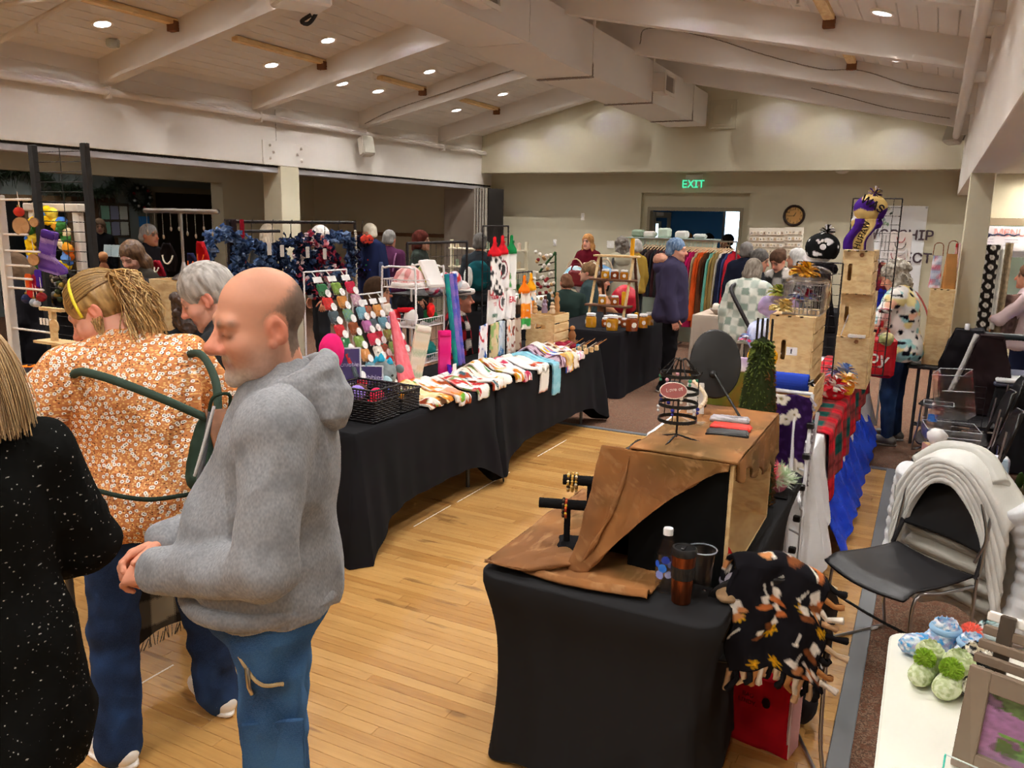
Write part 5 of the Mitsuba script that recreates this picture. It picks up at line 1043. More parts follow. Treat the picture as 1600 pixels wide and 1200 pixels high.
hang_towel('white towel with red words hanging below the leftmost red-topped towel',6.06,1.36,.17,.3,None,'#f3f1ed',['#f3f1ed'],'plain',seed=4,txt=[('FROM',.07,.03,'#b03040'),('TI',.13,.03,'#b03040'),('aley',.22,.035,'#4a6a5a')])
hang_towel('white towel with a round red badge in the second row of the grid panel',6.22,1.36,.18,.28,None,'#f1f0ee',['#b02a3a','#4a4a4c'],'oval',seed=5,txt=[('T',.12,.05,'#3a3a3c')])
hang_towel('white towel reading EAL in red in the second row of the grid panel',6.39,1.33,.17,.26,None,'#f2f0ee',['#b02a3a'],'plain',seed=6,txt=[('EAL',.08,.05,'#c03040')])
hang_towel('orange crochet-topped towel with an autumn print',6.62,1.45,.19,.34,'#f07a18','#efe9dc',['#f0922a','#e07a20','#3f9a4a'],'blocks',seed=7,x=GX+.08)
hang_towel('yellow crochet-topped towel with an orange and blue print',6.82,1.46,.18,.36,'#f2a81c','#efe9dc',['#e08a30','#3a8ac0','#8a6a3a'],'patch',seed=8)
for i,(y,c,lab)in enumerate(((5.84,['#2a5aa8','#c02a3a','#e8e4ec'],'white towel with red hearts and a blue figure, leftmost in the lowest row'),(6.0,['#8fae6a','#cdb27a','#3a4a5a'],'sand towel with green print in the lowest row'),(6.14,['#5a8ac0','#c8ccd2','#8aa0b8'],'grey-blue towel in the lowest row'),(6.28,['#8a4a3a','#c8b8a8','#e0602a'],'pale towel with brown print in the lowest row'),(6.44,['#7a4a3a','#b0a090','#5a3a2e'],'brown printed towel at the end of the lowest row'))):
 hang_towel(lab,y,1.08,.15,.3,None,['#f0eef0','#d8c49a','#ccd4da','#e4dcd2','#b8a490'][i],c,'patch',seed=10+i,x=GX+.09+.02*(i%2))
# crate with small goods, cards, mittens
crate('wooden crate turned on its end beside the towels, small goods on top',mat((-3.2,6.98,.745),rz=90),.34,.28,.33)
for i,(x,y,h,c)in enumerate(((-3.28,6.86,.07,'#c8a070'),(-3.2,6.9,.1,'#9a8aa0'),(-3.12,6.9,.08,'#d8c0a0'),(-3.25,7.02,.12,'#5a3a2c'),(-3.14,7.05,.16,'#b08050'))):
 k=thing('wooden_figure',f'small turned wooden figure, {ORD[i]} on the crate by the towels','figurine');part(k,'body',at(lathe([(0,0),(.028,0),(.03,h*.3),(.02,h*.55),(.028,h*.75),(.012,h),(0,h)],14),(x,y,1.085)),'matte',C(c),50);part(k,'head',ball(.018,2,(x,y,1.085+h+.012)),'matte',C(c)*.8)
k=thing('wooden_figure','stacked wooden figure on the table in front of the crate','figurine');part(k,'body',at(lathe([(0,0),(.04,0),(.045,.06),(.03,.08),(.04,.12),(.02,.16),(0,.17)],16),(-3.0,7.12,.745)),'matte',C('#8a5a36'),50);part(k,'head',ball(.026,2,(-3.0,7.12,.93)),'matte',C('#b98050'))
for x,y,i in ((-3.0,6.84,0),(-2.95,6.93,1)):single('mitten_pair',f'{"left" if i == 0 else "right"} dark red mitten bundle beside the towels','mittens',bump(ball(1,3,(x,y,.79),(.07,.055,.045)),.008,30),'cloth',mottle('#7a1f30','#a02f44',50))
single('blue_yarn','small blue yarn item beside the red mittens','craft item',bump(ball(.03,3,(-2.88,6.98,.775)),.006,40),'cloth',C('#3f8fb8'))
for i in range(9):
 x,y=-2.93+.1*(i//3),6.72+.13*(i%3)+.05*(i//3);k=thing('pen_stand',f'small stand with a slanted pen, {ORD[i]} at the far end of the towel table','stand');part(k,'block',cbox(.035,.03,.05,.004,(x,y,.77)),'pine',sm=False);part(k,'pen',rod((x,y,.79),(x+.09,y+.03,.86),.005,.003),'satin',C(['#b9b2a4','#7a5a48','#c0783a'][i%3]))
# ================================================================ honey stall
HT=(-3.95,-2.98,8.4,10.2)
folding_table('folding table under the honey stall',*HT);tablecloth('black cloth of the honey stall reaching the carpet',HT[0]-.02,HT[1]+.02,HT[2]-.02,HT[3]+.02,.742,(.735,.735,.6,.7),seed=5,flare=.02,amp=.012,corner=.15,col='#1c1b1f')
scene['honey']=pr(.18,.5,0,VC)
def jar(lab,p,r,h,col,grp='honey jars',lid='#f4f3f1',lz=20):
 k=thing('honey_jar',lab,'jar',grp)
 part(k,'honey',at(lathe([(0,.002),(r*.93,.002),(r*.95,h*.12),(r*.95,h*.74),(r*.8,h*.82),(0,h*.82)],20),p),'honey',C(col),40)
 part(k,'glass_wall',at(lathe([(r*.9,0),(r,h*.06),(r,h*.76),(r*.82,h*.88),(r*.8,h*.93)],20),p),'glass',(1,1,1),60)
 part(k,'lid',at(lathe([(0,h*.9),(r*.86,h*.9),(r*.87,h*1.06),(r*.8,h*1.08),(0,h*1.08)],20),p),'satin',C(lid),40)
 part(k,'label',at(tf(lathe([(0,0),(r*.42,0),(r*.42,.0015),(0,.0015)],20),frame3((r*1.01*math.sin(math.radians(lz)),-r*1.01*math.cos(math.radians(lz)),h*.42),(math.cos(math.radians(lz)),math.sin(math.radians(lz)),0),(0,0,1))),p),'satin',C('#efe9d6'),False)
HN=['#d89a20','#c98a18','#8a3a0c','#a4500f','#c07a14']
for i,(px,py,r,h,c,lz)in enumerate(((920,513,.062,.15,0,-60),(953,518,.068,.16,1,-10),(984,520,.07,.17,2,40),(1004,514,.055,.15,4,25),(1013,511,.05,.14,1,60))):
 p=np.array(eval('[(-3.409, 8.569, 0.745), (-3.110, 8.456, 0.745), (-2.906, 8.538, 0.745), (-2.886, 8.879, 0.745), (-2.897, 9.148, 0.745)]')[i]);p[1]+=.06;jar(f'large honey jar, {ORD[i]} from the left in the front row of the honey stall',tuple(p),r,h,HN[c],lz=lz)
for i,(x,y,c)in enumerate(((-3.42,8.72,1),(-3.28,8.75,3),(-3.18,8.8,4),(-3.08,8.85,2),(-3.5,8.9,2),(-3.35,8.98,1),(-3.2,9.0,2))):jar(f'smaller honey jar, {ORD[i]} behind the front row of the honey stall',(x,y,.745),.042,.1,HN[c])
k=thing('ladder_shelf','wooden step shelf of honey jars behind the front jars','shelf')
LY=9.15;lx0,lx1=-3.62,-3.18
for xx in (lx0,lx1):
 part(k,'front_leg',tube([(xx,LY-.1,.745),(xx,LY+.2,1.52)],.018,6),'pine',sm=30);part(k,'rear_leg',tube([(xx,LY+.5,.745),(xx,LY+.24,1.52)],.018,6),'matte',C('#5a3a28'),30)
for z,y,d in ((.95,LY+.0,.16),(1.25,LY+.12,.16),(1.53,LY+.22,.14)):part(k,'step',bx(lx0-.06,lx1+.06,y-d/2,y+d/2,z-.012,z+.012,.004),'matte' if z<1.5 else 'pine',C('#6b4a36'),False)
for i,(x,z)in enumerate(((-3.5,1.262),(-3.38,1.262),(-3.26,1.262),(-3.48,.962),(-3.32,.962))):jar(f'small honey jar, {ORD[i]} on the step shelf',(x,LY+(.12 if z>1 else 0),z),.05,.105,HN[(i*2)%5])
for i,(x,z,h)in enumerate(((-3.22,.962,.16),(-3.2,1.545,.2),(-3.05,.745,.14))):
 k=thing('beeswax_candle',f'yellow beeswax candle, {ORD[i]} at the honey stall','candle');part(k,'candle',at(lathe([(0,0),(.024,0),(.024,h),(.006,h+.004),(0,h+.004)],14),(x,LY+(.2 if z>1.5 else .02),z)),'satin',C('#e8a81c'),40);part(k,'wick',rod((x,LY+(.2 if z>1.5 else .02),z+h),(x,LY+(.2 if z>1.5 else .02),z+h+.015),.0015),'matte',C('#e8e0d0'))
chair('black chair behind the honey stall with a red bag on it',(-3.705,10.600,0.890)[0],10.62,10,h=.8)if 0 else None
k=thing('red_bag','round bright red bag seen between the legs of the honey step shelf','bag');part(k,'bag_body',bump(ball(1,3,(-3.705,10.600,0.890),(.2,.12,.2)),.02,8),'satin',mottle('#b81c30','#d82a3c',8));part(k,'handle',tube(bez([(-3.840,10.600,0.997),(-3.733,10.600,1.082),(-3.600,10.600,1.002)],5),.012,6),'satin',C('#a01828'))
# ================================================================ stalls along the back wall
folding_table('folding table of gift baskets along the back wall',-6.6,-5.0,11.2,12.0);tablecloth('white cloth on the gift basket table by the back wall',-6.62,-4.98,11.18,12.02,.742,(.7,.7,.7,.7),seed=15,col='#cfcac0')
k=thing('ladder_shelf','cream ladder shelf of small goods beyond the green-topped towel','shelf');q0,q1=np.array((-5.013,9.800,1.113)),np.array((-4.834,9.800,1.650));sx0,sx1,sy=-6.0,q1[0],9.8
for xx in (sx0,sx1):part(k,'rail',bx(xx-.02,xx+.02,sy-.02,sy+.02,.6,q1[2],.004),'satin',C('#e4dcc2'),False)
for i,z in enumerate((q1[2]-.12,q1[2]-.37,q1[2]-.6,.8)):
 part(k,'shelf_board',bx(sx0,sx1,sy-.1,sy+.08,z-.01,z+.01,.003),'satin',C('#e4dcc2'),False)
 for j in range(3):single('trinket',f'small figurine, {ORD[j]} on the {["top", "second", "third", "lowest"][i]} shelf of the cream ladder shelf','figurine',at(bump(lathe([(0,0),(.03,0),(.02,.05),(.028,.08),(0,.1)],10),.003,30,j),(sx0+.1+(sx1-sx0-.2)*j/2,sy-.02,z+.01)),'matte',C(['#c8b89a','#8fa08a','#d8c0b0'][(i+j)%3]))
folding_table('table under the wooden tree stand of the far left stall',-5.6,-4.6,9.2,10.1);tablecloth('black cloth under the wooden tree stand',-5.62,-4.58,9.18,10.12,.742,(.7,.7,.7,.7),seed=25)
k=thing('display_tree','slanted tree-shaped stand of white ornaments left of the seated man in green','display tree')
A_=[np.array(q)for q in ((-4.538,9.600,1.275),(-4.318,9.600,1.539),(-4.297,9.600,0.914),(-4.561,9.600,1.107))]
part(k,'trunk',tube([A_[1],A_[2],A_[2]+[0,0,-.3]],.012,6),'matte',C('#2c4a2c'));part(k,'upper_branch',tube([A_[1],A_[0]],.014,6),'matte',C('#2f5a30'))
for i in range(5):t=.2+.16*i;part(k,'branch',tube([A_[1]*(1-t)+A_[2]*t,A_[1]*(1-t)+A_[2]*t+[-.24-.02*i,0,-.05]],.008,6),'matte',C('#3a2a20'))
for i in range(46):p=A_[1]+(A_[2]-A_[1])*R.random()+np.array([-.28*R.random(),R.uniform(-.05,.0),R.uniform(-.08,.03)]);part(k,'hanging_ornament',at(bump(ball(.024,1),.005,60,i),p),'matte',C(['#f2efe8','#e4dccb','#c8a070','#f4f2ee','#8a2a2c'][i%5]))
k=thing('potted_plant','green leafy plant below the tree-shaped stand','plant');part(k,'pot',at(lathe([(0,0),(.06,0),(.08,.12),(.07,.12),(0,.1)],16),(-4.72,9.3,.745)),'satin',C('#5a4030'),40)
for i in range(34):
 a,l=R.uniform(0,6.28),R.uniform(.12,.24);e=np.array([math.cos(a)*l,math.sin(a)*l,R.uniform(.1,.32)]);m=grid(lambda u,v:np.stack([(u-.5)*.05*np.sin(np.pi*np.clip(v,.02,.98)),v*.13,.02*np.sin(v*3)],-1),4,6,.002)
 part(k,'leaf',at(m,np.array([-4.72,9.3,.86])+e*.6,rz=math.degrees(a)-90,rx=R.uniform(0,50)),'leaf',C('#2f7a34')*R.uniform(.6,1.3))
for i,(px,py,c,lab)in enumerate(((880,430,'#e9e4da','white candle on a tall holder beyond the hanging towels'),)):
 p=np.array((-4.928,10.200,1.139));k=thing('tall_candle',lab,'candle');part(k,'holder',at(lathe([(0,-.9),(.08,-.9),(.02,-.8),(.015,0),(.05,.02),(0,.02)],16),p-[0,0,.1]),'satin',C('#d8d2c4'),40);part(k,'candle',at(lathe([(0,-.08),(.045,-.08),(.045,.1),(0,.1)],16),p),'satin',C('#f2ece0'),40)
for i,(p,c1,c2,s)in enumerate((((-4.880,11.600,1.065),'#7fb8cc','#d8e4e8',.2),((-4.655,11.500,0.985),'#b8b0c0','#efe9ee',.17),((-4.635,11.700,1.101),'#e8e4ea','#c8b8c8',.16),((-4.350,11.500,1.145),'#5a86b0','#86aac8',.16))):
 k=thing('gift_basket',f'wrapped gift basket, {ORD[i]} from the left on the back table','gift basket');p=np.array(p);part(k,'wrap',bump(ball(1,3,p,(s,s*.7,s*.9)),.05,7,i),'satin',mottle(c1,c2,10));part(k,'handle',tube([p+[s*.8*math.cos(a),0,s*1.5*math.sin(a)]for a in np.linspace(0,math.pi,12)],.012,6),'matte',C('#c8b090'));part(k,'basket',at(lathe([(0,0),(s*.7,0),(s*.9,s*.5),(s*.84,s*.5),(0,.02)],16),(p[0],p[1],.745)),'matte',C('#8a6a48'),40)
k=thing('red_purse','dark red purse with handles in front of the smiling woman','purse');p=np.array((-4.722,11.350,1.086));part(k,'purse_body',at(bump(subdiv(cbox(.3,.12,.24,.03),.06),.006,20),p),'satin',C('#7a1c24'));part(k,'handle',tube([p+[.09*math.cos(a),-.05,.12+.1*math.sin(a)]for a in np.linspace(0,math.pi,12)],.01,6),'satin',C('#6a161e'))
single('serving_tray','white tray held up between the smiling woman and the shoppers','tray',cbox(.34,.2,.03,.008,(-4.826,12.300,1.265)),'matte',C('#e6d8c8'),False)
# clothing racks before the back door
def garment(lab,p,h,w,col,yaw=90,col2=None,grp='garments on the racks by the back door'):
 k=thing('garment',lab,'garment',grp);m=mat(p,rz=yaw)
 part(k,'hanger',tf(cat(tube([(-w*.42,0,-.07),(0,0,0),(w*.42,0,-.07)],.008,6),tube(bez([(0,0,0),(0,0,.05),(.02,0,.075),(.0,0,.09)],4),.003,5)),m),'satin',C('#d8b890'))
 part(k,'fabric',tf(bump(grid(lambda u,v:np.stack([w*(u-.5)*(.62+.38*np.clip(v*5,0,1))*(1+.15*v),.05*np.sin(u*17+v*2)*(.3+.7*v)+.01,-.03-.07*np.abs(u-.5)*2*(v<.1)-h*v],-1),26,18,.02),.01,8),m),'cloth',mottle(C(col)*.75,C(col2)if col2 else C(col)*1.2,9))
def rack_bar(lab,a,b):
 k=thing('garment_rack',lab,'rack');a,b=np.array(a),np.array(b);part(k,'rail',rod(a,b,.013),'metal',C('#b8bab8'))
 for q in (a,b):part(k,'post',rod((q[0],q[1],.03),q,.013),'metal',C('#b8bab8'));part(k,'foot',rod((q[0],q[1]-.25,.03),(q[0],q[1]+.25,.03),.013),'satin',C('#444444'))
RA,RB=np.array((-4.208,12.900,1.682)),np.array((-3.779,12.900,1.674));rack_bar('chrome clothes rail left of the woman in the purple coat',RA,RB+[.1,0,0])
for i in range(8):garment(f'dark garment, {ORD[i]} on the left clothes rail',tuple(RA+(RB-RA)*(i+.5)/8-[0,0,.1]),.8,.42,['#4a3434','#2a2a30','#5a4a44','#3a2a30','#2c3038','#4a2c30','#3a3a3c','#57343c'][i],78)
RA,RB=np.array((-3.486,12.600,1.677)),np.array((-2.657,12.600,1.673));rack_bar('chrome clothes rail in front of the back door with colourful garments',RA,RB)
GC=[('#4f5f34','olive green'),('#5a6a3c','moss green'),('#3a3a38','charcoal'),('#7a1c3c','burgundy'),('#c01c64','magenta'),('#a82050','raspberry'),('#b8a888','beige print'),('#d85a24','orange'),('#e06028','bright orange'),('#5a3420','brown'),('#3a2418','dark brown'),('#6ab0a0','mint green'),('#a88a50','gold camouflage'),('#8f7a48','tan camouflage'),('#d8d2c4','cream'),('#1c2038','navy'),('#3a4a78','blue plaid'),('#b02030','red')]
for i,(c,n)in enumerate(GC):garment(f'{n} garment on the clothes rail in front of the back door',tuple(RA+(RB-RA)*(i+.5)/18-[0,.02*(i%2),.1]),1.0+.1*(i%3),.45,c,70,grp=None)
k=thing('shelf_display','glass-topped shelf of folded goods behind the clothes rails','shelf');p=np.array((-3.768,13.300,1.690));part(k,'shelf_top',bx(-4.6,-3.1,13.1,13.45,p[2]-.02,p[2],.004),'satin',C('#a8b8b0'),False);part(k,'cabinet',bx(-4.55,-3.15,13.15,13.42,0,p[2]-.02,.004),'satin',C('#b8c8b8'),False)
for i,(x,c,h)in enumerate(((-4.45,'#8fa08a',.12),(-4.25,'#d8d4cc',.1),(-4.0,'#cfe0d0',.16),(-3.7,'#e8e6e0',.12),(-3.4,'#d0d4d0',.08))):single('folded_goods',f'folded pale goods, {ORD[i]} on the shelf behind the clothes rails','goods',bump(subdiv(cbox(.2,.2,h,.03,(x,13.28,p[2]+h/2)),.06),.01,12),'cloth',C(c))
folding_table('table with the pale patterned cloth left of the plaid shirt',-2.75,-1.95,10.7,12.2);tablecloth('pale brown patterned cloth on the table beside the plaid shirt',-2.77,-1.93,10.68,12.22,.742,(.7,.7,.7,.7),seed=31,amp=.008,flare=.02,col='#b8a898')
k=thing('ceramic_bowl','wide pale bowl of pottery on the patterned cloth','bowl');part(k,'bowl',at(lathe([(0,0),(.09,0),(.16,.07),(.15,.075),(.08,.012),(0,.012)],24),(-2.45,10.95,.745)),'satin',C('#a89c90'),40)
for i in range(4):part(k,'pottery',at(bump(ball(.06,2),.01,20,i),(-2.52+.07*i,10.95+.03*(i%2),.83)),'matte',C(['#e4dccb','#d8d0c0','#b0603a','#efe9dc'][i]))
# earring boards
for i in range(3):
 a,b=np.array([(-2.452,12.400,1.869),(-2.204,12.400,1.874),(-1.953,12.400,1.890)][i]),np.array([(-2.192,12.400,1.495),(-1.938,12.400,1.505),(-1.690,12.400,1.523)][i])
 k=thing('earring_board',f'white board with rows of earring cards, {ORD[i]} from the left under the clock','display board');part(k,'prop',bx(a[0]+.1,a[0]+.14,12.42,12.44,.745,a[2]-.1),'matte',C('#8a7a64'),False);part(k,'board',bx(a[0],b[0],12.4,12.42,b[2]-.1,a[2]+.02,.003),'matte',C('#ded6c6'),False)
 for r_ in range(5):
  z=a[2]-.05-r_*.088;part(k,'ledge',bx(a[0]+.01,b[0]-.01,12.385,12.4,z-.034,z-.03),'matte',C('#9a8a74'),False)
  for c in range(5):part(k,'earring_card',bx(a[0]+.02+c*.046,a[0]+.056+c*.046,12.388,12.392,z-.03,z+.02),'matte',C(['#f0e8da','#e8dcc8','#d8c8b4','#f4f0e8','#c8b49c'][(r_*2+c)%5]),False);part(k,'earring',bx(a[0]+.034+c*.046,a[0]+.042+c*.046,12.384,12.388,z-.015,z+.01),'gloss',C(['#3a2a22','#8a6a3a','#5a5a5c','#c8a84a'][(r_+c)%4]),False)
folding_table('table under the earring boards',-2.6,-.9,12.2,12.9)
tablecloth('dark cloth of the earring stall',-2.62,-.88,12.18,12.92,.742,(.7,.7,.7,.7),seed=33)
# garland and wreath in the far lobby, small blue notice
k=thing('pine_garland','dark pine garland draped on the lobby wall at top left','garland');pts=bez([(-14.8,8.0,2.35),(-14.75,8.7,2.5),(-14.75,9.4,2.62),(-14.75,10.0,2.35),(-14.75,10.9,2.3),(-14.75,11.35,2.6)],10)
part(k,'stem',tube(pts,.04,6),'leaf',C('#1a2a1c'))
part(k,'needles',cat([rod(pts[i%len(pts)]+R.normal(size=3)*.03,pts[i%len(pts)]+R.normal(size=3)*np.array([.09,.09,.11]),.012,.003,4)for i in range(900)]),'leaf',C('#1c2e1e'),False,kind='stuff')
k=thing('pine_wreath','dark Christmas wreath on the blue-grey lobby wall','wreath');wc=np.array([-14.8,11.74,2.23]);part(k,'ring',tube([wc+[0,.2*math.cos(a),.2*math.sin(a)]for a in np.linspace(0,6.283,28,endpoint=False)],.05,6,closed=True),'leaf',C('#16201a'))
ms=[]
for i in range(700):a=R.uniform(0,6.28);q=wc+[R.uniform(0,.06),.2*math.cos(a),.2*math.sin(a)];ms.append(rod(q,q+R.normal(size=3)*.06,.01,.003,4))
part(k,'needles',cat(ms),'leaf',C('#182419'),False,kind='stuff')
for i in range(9):a=i*.7;part(k,'bauble',ball(.03,2,wc+[.09,.2*math.cos(a),.21*math.sin(a)]),'gloss',C(['#b8bcc0','#8a1a20','#c8ccd0'][i%3]))
single('wall_notice','small bright blue notice on the blue-grey lobby wall','notice',bx(-15,-14.98,11.85,12.1,1.62,1.84),'matte',C('#3a8ad8'),False)
k=thing('notice_board','board of pale green notices behind the black rack','notice board');part(k,'board',bx(-14.99,-14.96,10.9,11.6,1.4,2.1,.004),'matte',C('#4a4640'),False)
for i in range(6):part(k,'sheet',bx(-14.96,-14.95,10.95+.21*(i%3),11.13+.21*(i%3),1.45+.32*(i//3),1.72+.32*(i//3)),'matte',C(['#7fb0a0','#8a90b0','#c8d0cc'][i%3]),False)
# ================================================================ right row: felt jewellery stall
SX0,SX1,SY0,SY1=-1.3,-.45,2.28,4.12
folding_table('folding table inside the black stretch cover in the foreground',SX0+.03,SX1-.03,SY0+.03,SY1-.03)
def stretch_cover(x0,x1,y0,y1,z,r=.09):
 """Tight cover: rounded top, waisted sides, pulled to the four feet, with shallow pleats."""
 n=240;pts=[];per=[]
 def rr_pt(e):
  q=sbox(x0+r,y0+r,x1-r,y1-r).buffer(r+e,16);L=q.exterior.length;return np.array([q.exterior.interpolate(L*i/n).coords[0]for i in range(n)])
 base=rr_pt(0);c=np.array([(x0+x1)/2,(y0+y1)/2]);h=np.array([x1-x0,y1-y0])/2
 nrm=base-np.clip(base,[x0+r,y0+r],[x1-r,y1-r]);nrm/=np.linalg.norm(nrm,axis=1,keepdims=True)+1e-9
 q=np.abs((base-c)/h);corner=np.clip((q.min(1)-.45)/.5,0,1)
 s=np.arange(n)/n*2*np.pi;pleat=(np.sin(s*34)*.6+np.sin(s*21+1))*(1-corner)
 rows=[np.column_stack([base-nrm*.04,np.full(n,z)]),np.column_stack([base-nrm*.008,np.full(n,z-.001)]),np.column_stack([base,np.full(n,z-.008)]),np.column_stack([base,np.full(n,z-.045)])]
 for j in range(1,21):
  t=j/20;zz=z-.05-t*(z-.055);inn=.028*np.sin(min(t*3,1)*np.pi/2)+.03*np.sin(np.pi*t);am=.007*min(1,t*2)
  zb=np.maximum(zz+(1-corner)*t**3*.03,.006);rows.append(np.column_stack([base-nrm*inn+nrm*(am*pleat)[:,None],zb]))
 V=np.vstack(rows+[[[c[0],c[1],z]]]);k=len(rows);i,j=np.meshgrid(np.arange(k-1),np.arange(n),indexing='ij');j2=(j+1)%n
 f=np.stack([i*n+j,(i+1)*n+j,(i+1)*n+j2,i*n+j2],-1).reshape(-1,4);qq=np.arange(n)
 return trimesh.Trimesh(V,np.vstack([f[:,[0,1,2]],f[:,[0,2,3]],np.stack([qq,(qq+1)%n,qq*0+k*n],1)]),process=False)
k=thing('tablecloth','black stretch table cover on the foreground table with the felt display','tablecloth');part(k,'cloth',stretch_cover(SX0,SX1,SY0,SY1,.74),'cloth',C('#242426'))
ZT=.742
# the tall display box
BX0,BX1,BY0,BY1,BZ=-.84,-.5,2.58,3.36,1.175
k=thing('display_box','tall wooden box with an open side and black velvet front under the felt','display box')
part(k,'front_panel',bx(BX0,BX1,BY0,BY0+.012,ZT,BZ,.002),'pine',sm=False);part(k,'velvet_front',bx(BX0-.003,BX1-.012,BY0-.006,BY0,ZT,BZ,.002),'cloth',C('#0c0c0d'),False)
part(k,'top_panel',bx(BX0,BX1,BY0,BY1,BZ-.012,BZ,.002),'pine',sm=False);part(k,'rear_panel',bx(BX0,BX1,BY1-.012,BY1,ZT,BZ,.002),'pine',sm=False)
part(k,'side_panel',bx(BX0,BX0+.012,BY0,BY1,ZT,BZ,.002),'pine',sm=False);part(k,'base_panel',bx(BX0,BX1,BY0,BY1,ZT,ZT+.01,.002),'pine',sm=False)
# brown felt: over the top, down the left and front, out over the table
def felt_sheet(u,v):
 s=v*1.42;y=BY0-.02+u*(BY1-BY0+.03);top=BX1-BX0+.02
 a=np.clip(s,0,top);b=np.clip(s-top,0,.40);c=np.clip(s-top-.40,0,9)
 x=BX1+.012-a-.16*(b/.40)**1.5-c*.75;z=BZ+.008-b*(BZ-ZT-.012)/.40+.006
 y=y-c*(.45+.35*(1-u))-.12*(b/.4)*(1-u)
 w=np.clip(b/.4,0,1);x=x+.045*np.sin(u*15+s*3)*w*(1-.6*(c>0));z=z+.012*np.abs(np.sin(u*17+s*9))*(c>0)*np.exp(-c*5)
 x=np.clip(x,SX0+.02,9);y=np.clip(y,SY0+.04,9)
 return np.stack([x,y,np.maximum(z,ZT+.006)],-1)
k=thing('felt_cloth','brown mottled felt draped over the display box and down onto the black table','cloth')
part(k,'felt',bump(grid(felt_sheet,70,120,.008),.014,7),'felt')
def felt_front(u,v):
 L=.02+.42*np.clip((1-u)*1.12,0,1)**1.35;x=BX1-.01-(1-u)*(BX1-BX0+.1);d=v*L
 x=x-.06*(1-u)*v;y=BY0-.022-.11*np.clip(d/.43,0,1)**1.4-.012*np.abs(np.sin(u*16+v))*v
 return np.stack([x,y,np.maximum(BZ+.008-d,ZT+.008+.004*np.sin(u*20))],-1)
part(k,'front_fall',bump(grid(felt_front,50,50,.008),.012,9),'felt')
def felt_pool(u,v):
 x0_,x1_=-1.27,-.70;x=x0_+(x1_-x0_)*u;yb=2.66-.0*u;yf=2.40-.055*np.sin(np.pi*np.clip(u*.9+.12,0,1))-.045*u
 y=yb+(yf-yb)*v;z=ZT+.007+.022*np.exp(-((v-.93)/.06)**2)*(.5+.8*u)+.012*np.abs(np.sin(u*13+v*4))*v*(1-v)*2
 return np.stack([x,y,z],-1)
part(k,'table_spread',bump(grid(felt_pool,70,44,.008),.009,11),'felt')
def felt_side(u,v):return np.stack([BX1+.008+.012*np.abs(np.sin(u*20))*v,BY0+.02+u*(BY1-BY0),BZ+.006-v*(.06+.3*np.clip(u-.15,0,1)*(1-.55*u)+.02*np.sin(u*23))],-1)
part(k,'side_fall',bump(grid(felt_side,40,16,.006),.004,18),'felt')
# bracelet stand
k=thing('bracelet_stand','black velvet stand with two padded bars holding bracelets','bracelet stand');bm_=mat((-1.06,2.62,ZT+.012),rz=18)
part(k,'base',tf(at(lathe([(0,0),(.115,0),(.11,.012),(.075,.03),(0,.03)],4),rz=45,s=1.0),bm_),'cloth',C('#131314'),False)
for (x,h,l)in ((.045,.235,.2),(-.035,.14,.17)):
 part(k,'post',tf(cbox(.022,.022,h,.003,(x,0,.02+h/2)),bm_),'cloth',C('#131314'),False)
 part(k,'bar',tf(tube([(x-l/2,0,h+.03),(x+l/2,0,h+.03)]if x>0 else [(x-l*.62,.0,h+.03),(x+l*.45,0,h+.03)],.0185,20),bm_),'cloth',C('#161617'),40)
def bracelet(lab,x,zc,cols,n=20,r=.026,tilt=0):
 k=thing('bracelet',lab,'bracelet','bracelets on the black velvet stand')
 for i in range(n):
  a=i/n*2*np.pi;part(k,'bead',tf(ball(.0055,1,(x+tilt*math.cos(a),r*1.02*math.sin(a),zc-.008+r*1.25*math.cos(a))),bm_),'gloss',C(cols[i%len(cols)]))
for i,(x,z,c)in enumerate(((-.035,.265,['#c9a24a','#e8d8a8','#3a2a1a']),(-.02,.265,['#d8b868','#b88a3a']),(-.006,.265,['#f0e6c8','#c9a24a','#7a5a2a']),(.065,.262,['#c8ccd0','#8a8f94','#d8c49a']),(.115,.262,['#d8d4cc','#efe9e0','#8a8a8c']),(-.05,.165,['#1c1a1a','#5a4a3a']),(-.04,.162,['#a02a1c','#d8602a','#e8c04a']))):bracelet(f'beaded bracelet, {ORD[i]} from the left on the {"upper" if z > .2 else "lower"} bar of the velvet stand',x,z,c)
k=thing('price_card','small white printed card on the felt behind the bracelet stand','card');mc=mat((-1.06,2.93,ZT+.03),rz=20,rx=8);part(k,'card',tf(cbox(.13,.09,.002),mc),'matte',C('#eeeeec'),False)
for i in range(3):part(k,'printed_line',tf(cbox(.08,.004,.0006,0,(-.005,.02-.015*i,.0014)),mc),'matte',C('#8a8a90'),False)
